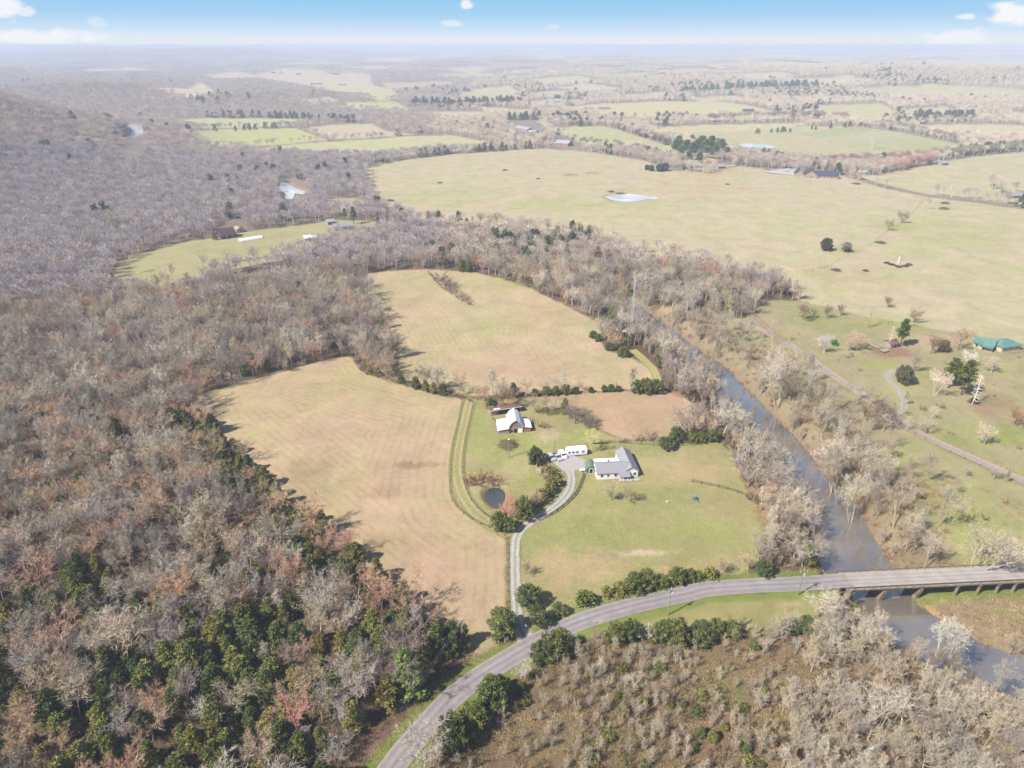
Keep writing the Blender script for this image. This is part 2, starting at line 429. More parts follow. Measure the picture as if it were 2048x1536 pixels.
def np_mesh(name, V, F, mats, smooth=False):
    """fast mesh from arrays, F is (n,4) or (n,3)"""
    me = bpy.data.meshes.new(name)
    V = np.asarray(V, np.float32); F = np.asarray(F, np.int32)
    me.vertices.add(len(V)); me.vertices.foreach_set('co', V.ravel())
    me.loops.add(F.size); me.loops.foreach_set('vertex_index', F.ravel())
    me.polygons.add(len(F)); me.polygons.foreach_set('loop_start', np.arange(0, F.size, F.shape[1], dtype=np.int32))
    me.polygons.foreach_set('loop_total', np.full(len(F), F.shape[1], np.int32))
    for m in (mats if isinstance(mats, (list, tuple)) else [mats]):
        me.materials.append(m)
    if smooth:
        me.polygons.foreach_set('use_smooth', np.ones(len(F), bool))
    me.update(calc_edges=True); me.validate()
    return me
def fattr(me, name, vals):
    a = me.attributes.new(name, 'FLOAT', 'POINT'); a.data.foreach_set('value', np.asarray(vals, np.float32))
def cattr(me, name, rgb):
    a = me.attributes.new(name, 'FLOAT_COLOR', 'POINT')
    a.data.foreach_set('color', np.concatenate([rgb, np.ones((len(rgb), 1))], 1).astype(np.float32).ravel())

# ------------------------------------------------------------------ zones of the land: (name, kind, photo outline, colour, noise, mowing)
# kind: f = open field, w = ground under trees, s = scrub, b = rough bank
ZP = [
 ('pasture', 'f', [(735, 335), (790, 322), (900, 309), (1070, 297), (1170, 303), (1290, 322), (1330, 340), (1420, 348), (1480, 332), (1560, 345), (1680, 350), (1760, 375), (1850, 392), (1950, 405), (2100, 425), (2600, 480), (2600, 740), (2048, 690), (1850, 655), (1720, 632), (1600, 602), (1550, 562), (1440, 536), (1290, 504), (1180, 476), (1040, 455), (850, 446), (790, 428), (740, 390)], (208, 196, 154), .15, 0),
 ('rough_pasture', 'b', [(1300, 615), (1400, 630), (1480, 640), (1540, 600), (1600, 602), (1720, 632), (1850, 655), (2048, 690), (2600, 740), (2600, 1150), (2048, 1131), (1780, 1148), (1735, 1070), (1700, 1005), (1640, 930), (1560, 850), (1480, 770), (1400, 700), (1330, 650)], (180, 172, 122), .16, 0),
 ('flood_meadow', 'b', [(1800, 1172), (1900, 1168), (2048, 1160), (2600, 1150), (2600, 1560), (2048, 1335), (1950, 1297), (1862, 1240), (1820, 1210)], (168, 142, 112), .25, 0),
 ('hay_meadow', 'f', [(1760, 350), (1850, 330), (1960, 312), (2048, 304), (2600, 300), (2600, 450), (2048, 410), (1900, 392), (1850, 388), (1700, 352)], (206, 199, 152), .06, 0),
 ('hay_meadow', 'f', [(1340, 262), (1450, 262), (1560, 252), (1700, 252), (1790, 263), (1850, 275), (1915, 288), (1940, 300), (1850, 316), (1700, 330), (1560, 318), (1450, 306), (1430, 285), (1340, 275)], (200, 196, 148), .06, 0),
 ('green_field', 'f', [(1590, 268), (1690, 255), (1770, 257), (1700, 268), (1640, 276)], (168, 196, 124), .05, 0),
 ('hay_meadow', 'f', [(1090, 255), (1200, 252), (1232, 258), (1330, 290), (1280, 298), (1170, 292), (1140, 275)], (198, 202, 142), .06, 0),
 ('hay_meadow', 'f', [(1275, 297), (1340, 289), (1380, 305), (1440, 312), (1430, 326), (1330, 318)], (200, 202, 142), .06, 0),
 ('hill_pasture', 'f', [(1100, 218), (1200, 211), (1300, 208), (1450, 208), (1555, 225), (1568, 232), (1480, 238), (1350, 232), (1250, 232), (1190, 225)], (216, 206, 150), .05, 0),
 ('hay_meadow', 'f', [(1300, 256), (1400, 250), (1600, 246), (1625, 248), (1500, 262), (1320, 266)], (215, 206, 156), .05, 0),
 ('hill_pasture', 'f', [(1620, 215), (1760, 211), (1790, 225), (1740, 242), (1650, 235)], (206, 204, 150), .05, 0),
 ('hill_pasture', 'f', [(1800, 221), (1890, 216), (1925, 230), (1830, 241)], (204, 204, 150), .05, 0),
 ('hay_meadow', 'f', [(1815, 252), (1930, 248), (2048, 250), (2600, 252), (2600, 290), (2048, 276), (1950, 272), (1860, 264)], (216, 206, 160), .05, 0),
 ('hill_pasture', 'f', [(2020, 226), (2300, 222), (2300, 242), (2040, 242)], (205, 204, 155), .05, 0),
 ('green_field', 'f', [(375, 264), (430, 258), (590, 256), (655, 280), (560, 290), (480, 293), (420, 291)], (196, 206, 132), .05, 0),
 ('hay_meadow', 'f', [(500, 298), (560, 291), (660, 283), (820, 272), (900, 270), (1000, 289), (900, 302), (760, 316), (640, 314), (560, 310)], (206, 206, 146), .05, 0),
 ('stubble_field', 'f', [(605, 256), (660, 250), (745, 248), (770, 262), (830, 269), (700, 278), (656, 277)], (214, 200, 164), .05, 0),
 ('hay_meadow', 'f', [(330, 241), (420, 237), (600, 237), (640, 242), (560, 253), (400, 256)], (204, 205, 146), .05, 0),
 ('hill_pasture', 'f', [(688, 207), (790, 205), (822, 219), (700, 216)], (208, 205, 148), .05, 0),
 ('hill_pasture', 'f', [(560, 173), (690, 168), (780, 180), (820, 190), (760, 193), (650, 181)], (216, 202, 156), .05, 0),
 ('stubble_field', 'f', [(500, 153), (560, 143), (640, 145), (690, 155), (580, 161)], (214, 202, 164), .05, 0),
 ('stubble_field', 'f', [(655, 156), (690, 148), (740, 152), (745, 163)], (214, 200, 160), .05, 0),
 ('stubble_field', 'f', [(755, 168), (900, 166), (910, 172), (780, 177)], (214, 182, 156), .05, 0),
 ('stubble_field', 'f', [(1060, 160), (1150, 156), (1200, 163), (1080, 167)], (214, 200, 160), .05, 0),
 ('hill_pasture', 'f', [(960, 215), (1060, 220), (1050, 230), (970, 225)], (212, 202, 152), .05, 0),
 ('hill_pasture', 'f', [(1040, 203), (1160, 200), (1170, 207), (1060, 211)], (212, 204, 156), .05, 0),
 ('stubble_field', 'f', [(720, 122), (830, 117), (900, 121), (800, 127)], (214, 200, 170), .05, 0),
 ('stubble_field', 'f', [(860, 137), (960, 135), (1000, 139), (900, 142)], (214, 200, 170), .05, 0),
 ('hill_pasture', 'f', [(690, 136), (760, 134), (790, 140), (720, 143)], (210, 202, 160), .05, 0),
 ('stubble_field', 'f', [(1440, 150), (1560, 147), (1600, 152), (1500, 156)], (214, 202, 170), .05, 0),
 ('stubble_field', 'f', [(300, 178), (400, 172), (480, 182), (380, 190)], (214, 202, 166), .05, 0),
 ('hill_pasture', 'f', [(860, 150), (950, 147), (1010, 150), (930, 155)], (206, 202, 150), .05, 0),
 ('stubble_field', 'f', [(940, 180), (1020, 176), (1040, 184), (960, 187)], (214, 202, 166), .05, 0),
 ('hill_pasture', 'f', [(900, 188), (1010, 186), (1060, 195), (960, 197)], (206, 202, 150), .05, 0),
 ('stubble_field', 'f', [(1100, 175), (1180, 172), (1260, 178), (1180, 182)], (214, 202, 166), .05, 0),
 ('hill_pasture', 'f', [(1050, 187), (1130, 184), (1150, 190), (1070, 192)], (206, 202, 150), .05, 0),
 ('stubble_field', 'f', [(1560, 160), (1700, 156), (1760, 162), (1640, 167)], (214, 202, 166), .05, 0),
 ('hill_pasture', 'f', [(1700, 180), (1860, 176), (2048, 181), (2300, 184), (2048, 190), (1800, 190)], (206, 202, 150), .05, 0),
 ('stubble_field', 'f', [(1780, 128), (1950, 124), (2048, 127), (2300, 130), (2048, 134), (1880, 134)], (214, 202, 166), .05, 0),
 ('hill_pasture', 'f', [(1300, 142), (1400, 139), (1460, 143), (1360, 146)], (206, 202, 150), .05, 0),
 ('stubble_field', 'f', [(400, 150), (470, 146), (520, 152), (450, 156)], (214, 202, 166), .05, 0),
 ('hill_pasture', 'f', [(560, 128), (650, 125), (700, 129), (620, 132)], (206, 202, 150), .05, 0),
 ('stubble_field', 'f', [(1000, 113), (1100, 109), (1200, 113), (1100, 117)], (214, 202, 166), .05, 0),
 ('hill_pasture', 'f', [(1480, 111), (1600, 108), (1700, 112), (1580, 116)], (206, 202, 150), .05, 0),
 ('stubble_field', 'f', [(860, 112), (920, 110), (960, 114), (900, 116)], (214, 202, 166), .05, 0),
 ('hill_pasture', 'f', [(1200, 150), (1290, 148), (1330, 152), (1240, 155)], (206, 202, 150), .05, 0),
 ('stubble_field', 'f', [(830, 226), (950, 224), (1010, 231), (900, 237)], (214, 202, 166), .05, 0),
 ('hill_pasture', 'f', [(1380, 196), (1470, 194), (1500, 198), (1400, 201)], (206, 202, 150), .05, 0),
 ('stubble_field', 'f', [(600, 200), (660, 196), (680, 202), (620, 206)], (214, 202, 166), .05, 0),
 ('hill_pasture', 'f', [(1240, 190), (1330, 187), (1350, 192), (1260, 195)], (206, 202, 150), .05, 0),
 ('stubble_field', 'f', [(150, 140), (260, 136), (330, 140), (240, 145)], (214, 202, 166), .05, 0),
 ('meadow', 'f', [(235, 527), (330, 492), (440, 470), (560, 455), (680, 440), (780, 445), (775, 462), (660, 480), (560, 520), (460, 540), (400, 575), (300, 592), (225, 572)], (190, 182, 128), .12, 0),
 ('meadow', 'f', [(640, 400), (700, 396), (740, 405), (730, 425), (670, 425)], (196, 186, 140), .08, 0),
 ('scrubland', 's', [(860, 1536), (905, 1470), (1000, 1372), (1100, 1298), (1180, 1262), (1230, 1262), (1400, 1275), (1500, 1260), (1570, 1262), (1650, 1225), (1700, 1212), (1735, 1240), (1790, 1305), (1850, 1340), (1930, 1366), (2048, 1412), (2500, 1600), (2300, 1900), (600, 1900)], (140, 121, 90), .34, 0),
 ('bramble_bank', 's', [(600, 1700), (735, 1470), (840, 1352), (915, 1302), (985, 1290), (1012, 1296), (935, 1352), (860, 1420), (760, 1536), (700, 1700)], (132, 104, 84), .28, 0),
 ('road_verge', 'f', [(1100, 1283), (1160, 1256), (1250, 1225), (1360, 1200), (1450, 1188), (1590, 1182), (1690, 1180), (1680, 1212), (1640, 1228), (1560, 1262), (1500, 1256), (1400, 1270), (1330, 1262), (1230, 1262), (1150, 1280)], (172, 170, 98), .12, 0),
 ('lawn', 'f', [(943, 800), (1050, 795), (1120, 805), (1185, 825), (1195, 860), (1240, 878), (1330, 886), (1440, 880), (1464, 910), (1500, 990), (1528, 1060), (1520, 1110), (1488, 1150), (1340, 1160), (1270, 1185), (1180, 1222), (1110, 1242), (1050, 1262), (1040, 1160), (1045, 1090), (1005, 1062), (960, 1030), (925, 990), (925, 930), (935, 860)], (178, 172, 110), .22, 0),
 ('hay_field', 'f', [(392, 790), (500, 762), (640, 722), (700, 712), (725, 742), (765, 757), (830, 778), (900, 795), (940, 800), (925, 840), (912, 890), (903, 935), (903, 985), (915, 1010), (945, 1035), (975, 1050), (1008, 1068), (1012, 1100), (1014, 1180), (1014, 1250), (1000, 1290), (950, 1312), (912, 1302), (845, 1235), (785, 1180), (722, 1130), (625, 1045), (505, 935), (415, 850)], (208, 186, 140), .12, 1.0),
 ('hay_field', 'f', [(712, 552), (760, 543), (860, 538), (950, 545), (1000, 557), (1060, 577), (1120, 606), (1185, 640), (1235, 655), (1240, 665), (1190, 668), (1215, 700), (1262, 716), (1310, 742), (1325, 775), (1250, 780), (1100, 785), (1000, 790), (945, 793), (905, 785), (830, 768), (790, 752), (800, 715), (775, 650), (745, 600)], (210, 190, 144), .11, 1.0),
 ('paddock', 'f', [(1050, 797), (1160, 785), (1330, 782), (1400, 820), (1440, 850), (1438, 862), (1360, 862), (1330, 882), (1240, 876), (1195, 858), (1185, 823), (1120, 805)], (203, 172, 132), .10, 0.25),
]
ZONES = []
for nm, k, px, colr, rgh, mow in ZP:
    vm = sum(q[1] for q in px) / len(px)
    if vm < 235:                                              # distant fields lie on slopes and show taller
        px = [(a, vm + (b - vm) * (1.9 if vm < 200 else 1.3)) for a, b in px]
    w = PA(px)
    rad = float(np.hypot(w[:, 0], w[:, 1]).mean())
    ZONES.append(dict(name=nm, kind=k, poly=w, px=px, col=np.array(s2l(colr)), rough=rgh, mow=mow, soft=min(1.0 + rad / 260, 9)))
# ------------------------------------------------------------------ strips: roads and tracks
ROAD_PX = [(640, 1750), (785, 1534), (842, 1464), (901, 1398), (950, 1358), (1000, 1326), (1067, 1287), (1152, 1245), (1255, 1213), (1374, 1186), (1416, 1177), (1500, 1171), (1587, 1168), (1690, 1163), (1861, 1155), (2048, 1146), (2320, 1133)]
ROAD = smooth_line(PZ(ROAD_PX, 0.2), 1.5)
DRIVE = smooth_line(PZ([(1062, 1286), (1045, 1266), (1036, 1240), (1033, 1200), (1030, 1150), (1030, 1100), (1034, 1072), (1050, 1052), (1085, 1030), (1115, 1008), (1136, 985), (1143, 962), (1139, 940), (1128, 924), (1120, 917)], 0), 1.0)
LANE = smooth_line(PZ([(1022, 1068), (985, 1048), (950, 1022), (927, 990), (915, 955), (914, 920), (920, 880), (930, 840), (938, 806), (948, 797)], 0), 1.5)
LANE_B = smooth_line(PZ([(1265, 700), (1290, 722), (1310, 745), (1316, 772)], 0), 1.5)
DIRT = smooth_line(PZ([(1390, 628), (1470, 640), (1540, 668), (1600, 702), (1660, 745), (1720, 785), (1780, 830), (1850, 872), (1920, 905), (1990, 936), (2048, 962), (2300, 1065)], 0), 2.0)
DRIVE_B = smooth_line(PZ([(1786, 834), (1806, 818), (1808, 798), (1795, 778), (1780, 762), (1776, 748), (1790, 740)], 0), 1.5)
TRAIL = smooth_line(PZ([(430, 530), (560, 510), (680, 484), (790, 458), (880, 457), (1000, 462), (1100, 474), (1200, 492), (1290, 515), (1400, 556), (1500, 625), (1560, 680)], 0), 3.0)
FARM_ROAD = smooth_line(PZ([(1560, 342), (1620, 343), (1700, 349), (1760, 369), (1850, 391), (1950, 405), (2048, 418), (2300, 450)], 0), 6.0)
FARM_ROAD_B = smooth_line(PZ([(1420, 340), (1470, 330), (1530, 332), (1580, 337)], 0), 6.0)
PAD = PZ([(1098, 918), (1108, 911), (1132, 906), (1180, 923), (1172, 935), (1150, 941), (1145, 955), (1136, 955), (1130, 944), (1115, 932)], 0)
PATCHES = [  # soft patches of differently coloured turf: (u, v, ru, rv, colour, strength)
 (955, 860, 22, 60, (160, 182, 92), .8), (1040, 880, 45, 14, (140, 178, 78), .7), (1105, 880, 70, 22, (172, 186, 100), .7), (1165, 870, 30, 14, (150, 184, 86), .8), (1015, 900, 60, 30, (168, 182, 98), .6),
 (1030, 935, 40, 25, (200, 182, 132), .85), (1070, 958, 26, 20, (178, 182, 100), .5), (1100, 872, 25, 14, (206, 188, 146), .7), (955, 985, 18, 40, (205, 194, 140), .6),
 (1015, 1005, 28, 28, (186, 142, 112), .9), (985, 1000, 20, 28, (178, 146, 112), .8), (1010, 962, 30, 16, (182, 160, 112), .6),
 (1330, 925, 110, 22, (196, 182, 128), .75), (1400, 950, 80, 24, (200, 176, 126), .7), (1520, 1000, 40, 60, (196, 168, 120), .8), (1300, 1000, 100, 40, (166, 172, 98), .6), (1150, 1050, 110, 30, (160, 176, 92), .7),
 (1380, 1060, 140, 40, (166, 176, 92), .8), (1150, 1130, 110, 34, (200, 178, 126), .85), (1290, 1140, 120, 16, (190, 174, 116), .6), (1440, 1110, 80, 18, (176, 176, 100), .5), (1060, 1075, 20, 40, (150, 176, 88), .7),
 (1205, 940, 26, 10, (186, 178, 112), .5), (1190, 975, 30, 18, (190, 180, 118), .5), (1265, 890, 120, 10, (164, 176, 96), .7), (1330, 965, 80, 14, (186, 172, 112), .5),
 (1180, 1080, 60, 20, (150, 172, 88), .5), (1290, 1105, 60, 7, (214, 200, 160), .9),
 (640, 760, 200, 40, (204, 184, 136), .7), (760, 790, 120, 40, (206, 182, 138), .7), (830, 950, 140, 60, (202, 176, 136), .6), (700, 870, 140, 50, (206, 182, 142), .6), (830, 930, 50, 8, (168, 140, 96), .7), (760, 985, 50, 16, (184, 156, 110), .5),
 (880, 1120, 120, 60, (196, 166, 130), .6), (960, 1200, 50, 90, (204, 180, 136), .7), (890, 1240, 50, 40, (184, 156, 120), .6), (760, 1080, 60, 30, (186, 158, 112), .5), (945, 1285, 40, 22, (186, 174, 118), .7), (620, 960, 60, 60, (184, 158, 116), .6),
 (860, 560, 150, 16, (196, 188, 124), .8), (1010, 570, 70, 18, (184, 188, 112), .8), (760, 600, 50, 40, (190, 186, 124), .7), (1080, 625, 80, 26, (206, 182, 136), .7), (830, 610, 60, 24, (206, 182, 138), .5), (960, 660, 130, 24, (192, 186, 124), .7),
 (1020, 650, 60, 10, (172, 182, 100), .6), (1050, 735, 200, 26, (206, 178, 138), .7), (880, 720, 90, 20, (204, 182, 138), .5), (1180, 645, 60, 14, (186, 184, 118), .7), (1190, 735, 90, 30, (208, 184, 142), .6),
 (1330, 800, 90, 26, (208, 176, 138), .6), (1110, 800, 40, 8, (176, 146, 110), .7), (1390, 858, 40, 8, (176, 160, 100), .6),
 (880, 390, 130, 22, (186, 194, 122), .55), (1180, 410, 200, 14, (182, 192, 112), .75), (1240, 385, 60, 10, (174, 190, 104), .6), (1000, 350, 200, 20, (206, 198, 154), .7), (1400, 375, 120, 24, (210, 190, 146), .75), (1420, 345, 110, 12, (210, 188, 142), .8),
 (1140, 350, 16, 2.5, (176, 136, 104), .9), (1185, 346, 18, 2.0, (170, 136, 104), .8), (1420, 440, 250, 40, (210, 202, 152), .5), (1700, 420, 160, 24, (208, 200, 152), .5), (1600, 460, 120, 30, (200, 200, 142), .5), (1900, 470, 180, 60, (184, 192, 116), .75),
 (1960, 560, 180, 40, (196, 196, 136), .6), (1750, 560, 110, 30, (204, 190, 140), .7), (1690, 500, 40, 10, (162, 190, 84), .8), (1790, 455, 30, 8, (150, 186, 76), .8), (1640, 545, 70, 14, (196, 184, 130), .7), (1655, 560, 14, 40, (170, 186, 104), .7), (1740, 640, 160, 14, (188, 186, 120), .5),
 (1736, 542, 24, 8, (206, 180, 140), .8), (1640, 640, 60, 18, (136, 170, 70), .85), (1740, 648, 50, 12, (158, 176, 84), .7), (1820, 655, 60, 10, (150, 180, 80), .7), (1680, 662, 30, 8, (140, 168, 72), .6), (1870, 682, 60, 14, (204, 176, 140), .85), (1980, 670, 60, 10, (198, 180, 136), .6),
 (1780, 705, 60, 10, (164, 126, 100), .85), (1760, 730, 40, 10, (172, 186, 92), .7), (1850, 752, 40, 12, (140, 172, 72), .7), (1830, 775, 60, 18, (180, 180, 108), .5), (1990, 740, 60, 18, (178, 182, 104), .5), (1850, 860, 50, 16, (196, 172, 130), .6), (1925, 860, 60, 16, (168, 178, 96), .6),
 (2000, 810, 60, 24, (176, 148, 112), .8), (2010, 870, 50, 24, (124, 178, 62), .9), (1900, 880, 70, 14, (148, 174, 82), .7), (1780, 920, 60, 30, (166, 178, 94), .7), (1900, 1000, 140, 44, (160, 180, 92), .75), (1880, 1000, 60, 30, (124, 176, 68), .7), (1950, 1050, 90, 30, (150, 178, 84), .7), (2000, 960, 70, 20, (188, 182, 112), .6),
 (1560, 720, 40, 24, (170, 140, 104), .8), (1640, 800, 60, 44, (160, 136, 96), .8), (1700, 880, 50, 40, (160, 132, 96), .8), (1500, 690, 30, 12, (146, 166, 84), .7), (1430, 660, 60, 14, (204, 180, 140), .85), (1340, 622, 60, 12, (200, 176, 134), .8), (1380, 630, 20, 12, (152, 168, 92), .6), (1470, 668, 16, 14, (150, 168, 86), .8),
 (1760, 1010, 40, 40, (172, 140, 104), .8), (1820, 1090, 60, 30, (160, 152, 96), .7), (1900, 1110, 60, 20, (150, 170, 84), .6), (2010, 1200, 30, 16, (140, 178, 76), .85), (1960, 1240, 60, 30, (160, 138, 102), .5), (2040, 1250, 30, 30, (178, 176, 120), .7), (1880, 1195, 60, 10, (96, 82, 66), .8),
 (1450, 1370, 60, 40, (136, 136, 82), .75), (1560, 1420, 60, 40, (148, 136, 90), .6), (1200, 1350, 80, 30, (134, 108, 86), .7), (1260, 1480, 100, 40, (140, 128, 90), .6), (1420, 1450, 60, 60, (142, 114, 92), .7), (1340, 1290, 60, 14, (122, 96, 78), .7), (1540, 1255, 60, 18, (164, 166, 96), .7), (1640, 1215, 60, 16, (168, 172, 98), .6),
 (1410, 1200, 60, 10, (196, 182, 122), .6), (1580, 1210, 30, 6, (204, 176, 130), .7), (1250, 1240, 60, 8, (140, 164, 72), .8), (1480, 1195, 120, 6, (140, 164, 74), .7), (1130, 1275, 40, 8, (168, 164, 96), .6), (1850, 1330, 60, 16, (150, 128, 84), .6),
 (1905, 470, 60, 6, (196, 186, 130), .5), (1800, 285, 110, 14, (166, 192, 116), .8), (1880, 296, 60, 8, (160, 190, 108), .8), (1560, 300, 80, 10, (208, 190, 150), .6), (1640, 285, 60, 6, (206, 188, 146), .6), (600, 300, 120, 8, (212, 206, 150), .4),
 (480, 562, 60, 18, (190, 158, 128), .9), (560, 585, 70, 18, (196, 164, 136), .9), (120, 500, 100, 12, (186, 152, 130), .8), (620, 375, 30, 16, (178, 140, 122), .7), (690, 405, 40, 10, (194, 172, 140), .6), (60, 508, 90, 8, (190, 150, 126), .7), (260, 490, 60, 8, (190, 152, 126), .7),
]
def land(P):
    """per-point zone index, albedo, roughness, mowing phase and amount"""
    x, y = P[:, 0], P[:, 1]
    n = len(P); dist = np.hypot(x, y)
    wob = np.stack([fbm(x / 4.5, y / 4.5, 51, 3) - 0.5, fbm(x / 4.5, y / 4.5, 57, 3) - 0.5], 1) * 3.0
    wf = fbm(x / 9, y / 9, 61, 3)
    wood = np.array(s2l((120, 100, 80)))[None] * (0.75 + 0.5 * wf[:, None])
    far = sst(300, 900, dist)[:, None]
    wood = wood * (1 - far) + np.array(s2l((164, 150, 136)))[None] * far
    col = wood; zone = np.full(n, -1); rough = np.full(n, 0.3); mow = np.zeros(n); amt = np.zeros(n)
    Q = P + wob
    for i, z in enumerate(ZONES):
        s = sd_near(Q, z['poly'], max(z['soft'], 4) * 2)
        k = sst(z['soft'] * 0.6, -z['soft'] * 0.6, s)
        m = k > 0
        if not m.any():
            continue
        col[m] = col[m] * (1 - k[m, None]) + z['col'] * k[m, None]
        rough[m] = rough[m] * (1 - k[m]) + z['rough'] * k[m]
        zone[s < 0] = i
        amt[m] = amt[m] * (1 - k[m])
        if z['mow']:
            mow[m] = -sdist(P[m], z['poly']); amt[m] = np.maximum(amt[m], k[m] * z['mow'])
    for u, v, ru, rv, c, st in PATCHES:
        if c[1] >= c[0] - 8 and v < 690: st *= .55
        ctr = at(u, v); a = at(u + ru, v) - ctr; b = (at(u, v - rv) - at(u, v + rv)) * 0.5
        det = a[0] * b[1] - a[1] * b[0]
        d = P - ctr
        rr = max(np.abs(a).max() + np.abs(b).max(), 1) * 1.7
        m = (np.abs(d[:, 0]) < rr) & (np.abs(d[:, 1]) < rr)
        if not m.any():
            continue
        dd = d[m]
        p = (dd[:, 0] * b[1] - dd[:, 1] * b[0]) / det; q = (a[0] * dd[:, 1] - a[1] * dd[:, 0]) / det
        s = max(np.linalg.norm(a), 1)
        nn = fbm(P[m, 0] / (s * 0.3) + u, P[m, 1] / (s * 0.3), 71, 4)
        k = st * sst(1.25, 0.35, np.sqrt(p * p + q * q) + 1.5 * (nn - 0.5))
        col[m] = col[m] * (1 - k[:, None]) + np.array(s2l(c)) * k[:, None]
    # patchy turf
    t = fbm(x / 22, y / 22, 81, 5) - 0.5; t2 = fbm(x / 6, y / 6, 83, 4) - 0.5
    op = np.array([1.0 if (z >= 0 and ZONES[z]['kind'] in 'fb') else 0.0 for z in range(-1, len(ZONES))])[zone + 1]
    g = np.clip(t * 2.3 + t2 * 1.1, -0.6, 0.6) * op
    col = col * (1 + np.stack([-0.10 * g, 0.03 * g, -0.16 * g], 1)) 
    gx = np.clip(col[:, 1] - col[:, 0], 0, None); col = col + np.stack([.62 * gx, -.12 * gx, 0.12 * gx], 1)
    lum = col.mean(1, keepdims=True)
    col = (col * .84 + lum * .16) * np.array([1.035, 1.0, .985])
    # river bank soil and shoals
    s = sd_near(P, RIVER, 34)
    bk = np.array([z >= 0 and ZONES[z]['kind'] == 'b' for z in range(-1, len(ZONES))])[zone + 1]
    k = sst(30, 8, s + 26 * t + 10 * t2) * .8 * bk
    col = col * (1 - k[:, None]) + np.array(s2l((164, 147, 120)))[None] * k[:, None]
    k = sst(6.5, 0.5, s + 4 * (t2)) * 0.9
    col = col * (1 - k[:, None]) + np.array(s2l((156, 134, 112)))[None] * k[:, None]
    zone[s < 0.5] = -2
    bar = sd_near(P, PZ([(1800, 1185), (1830, 1192), (1880, 1225), (1905, 1252), (1885, 1252), (1850, 1236), (1822, 1212)], -5.0), 4)
    k = sst(1.5, -1.0, bar)
    col = col * (1 - k[:, None]) + np.array(s2l((204, 168, 118)))[None] * k[:, None]
    for poly, c in ((POND_A, (168, 140, 110)), (POND_B, (190, 150, 116)), (POND_C, (200, 180, 150)), (BEND_A, (210, 200, 195)), (BEND_B, (205, 190, 178))):
        s = sd_near(P, poly, 12); k = sst(4, 0, s)
        col = col * (1 - k[:, None]) + np.array(s2l(c))[None] * k[:, None]
        zone[s < 1] = -2
    for line, hw, c, st in ((ROAD, 5.2, (136, 152, 74), .8), (DIRT, 4.5, (178, 162, 112), .6), (DRIVE, 2.6, (172, 168, 118), .7), (DRIVE_B, 2.6, (186, 184, 124), .6)):
        lo, hi = line.min(0) - 12, line.max(0) + 12
        m = (x > lo[0]) & (x < hi[0]) & (y > lo[1]) & (y < hi[1])
        if m.any():
            k = st * sst(hw + 1.4, hw - 0.8, ldist(P[m], line) + 2.2 * t2[m])
            col[m] = col[m] * (1 - k[:, None]) + np.array(s2l(c))[None] * k[:, None]
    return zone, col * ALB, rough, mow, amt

def hd(line, off):
    return line
def build_ground():
    aF = np.arange(-44, 44.01, 0.105)
    aC = np.arange(44, 316.01, 4.0)[1:-1]
    az = R(1) * np.concatenate([aF, aC])
    dep = np.arange(61.0, 0.36, -0.085)
    rad = np.concatenate([[1.0, 25, 50], CAM_H / np.tan(R(1) * dep)])
    rad = rad[rad < 23000]
    A, Rr = np.meshgrid(az, rad)
    X, Y = (np.sin(A) * Rr).ravel(), (np.cos(A) * Rr).ravel()
    P = np.stack([X, Y], 1)
    Z = H(X, Y)
    zone, col, rough, mow, amt = land(P)
    na, nr = len(az), len(rad)
    i, j = np.meshgrid(np.arange(na), np.arange(nr - 1))
    i2 = (i + 1) % na
    F = np.stack([j * na + i, j * na + i2, (j + 1) * na + i2, (j + 1) * na + i], -1).reshape(-1, 4)
    F = F[:, ::-1]
    fz = zone[F].max(1)
    V = np.stack([X, Y, Z], 1)
    names = {}
    for k in range(-2, len(ZONES)):
        nm = 'ground' if k < 0 else ZONES[k]['name']
        names.setdefault((nm, k if nm == 'hay_field' else 0), []).append(k)
    for (nm, _), ks in names.items():
        m = np.isin(fz, ks)
        if not m.any():
            continue
        f = F[m]
        u, inv = np.unique(f, return_inverse=True)
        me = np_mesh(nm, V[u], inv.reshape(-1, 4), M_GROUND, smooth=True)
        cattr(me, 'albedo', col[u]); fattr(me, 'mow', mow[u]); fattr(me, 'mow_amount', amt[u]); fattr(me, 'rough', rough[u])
        o = bpy.data.objects.new(nm, me); COL.objects.link(o); o['kind'] = 'structure'
build_ground()

def sheet(name, poly, z, mat, grow=0.0):
    me = bpy.data.meshes.new(name)
    c = poly.mean(0)
    me.from_pydata([(p[0], p[1], z) for p in poly], [], [tuple(range(len(poly)))])
    me.materials.append(mat); me.update()
    import bmesh
    bm = bmesh.new(); bm.from_mesh(me); bmesh.ops.triangulate(bm, faces=bm.faces[:])
    for f in bm.faces:
        if f.normal.z < 0: f.normal_flip()
    bm.to_mesh(me); bm.free()
    o = bpy.data.objects.new(name, me); COL.objects.link(o); o['kind'] = 'structure'
    return o
def offset_poly(poly, d):
    P = np.asarray(poly); n = len(P); out = []
    ar = 0.5 * np.sum(P[:, 0] * np.roll(P[:, 1], -1) - np.roll(P[:, 0], -1) * P[:, 1])
    s = 1 if ar > 0 else -1
    for i in range(n):
        a, b, c = P[i - 1], P[i], P[(i + 1) % n]
        e1, e2 = b - a, c - b
        n1 = np.array([e1[1], -e1[0]]) / max(np.linalg.norm(e1), 1e-6); n2 = np.array([e2[1], -e2[0]]) / max(np.linalg.norm(e2), 1e-6)
        m = n1 + n2; m = m / max(np.linalg.norm(m), 0.5)
        out.append(b + s * d * m)
    return np.array(out)
M_RIVER = mat_water('river_water', (.16, .138, .115), 0.05, 0.06, 0.42)
M_POND = mat_water('pond_water', (0.05, 0.06, 0.055), 0.08, 0.02, .12)
M_SKY_GLARE = mat_water('sky_glare_water', (.46, .47, .48), 0.35, 0.02, .05)  # sky reflection on distant water put into the pale base colour
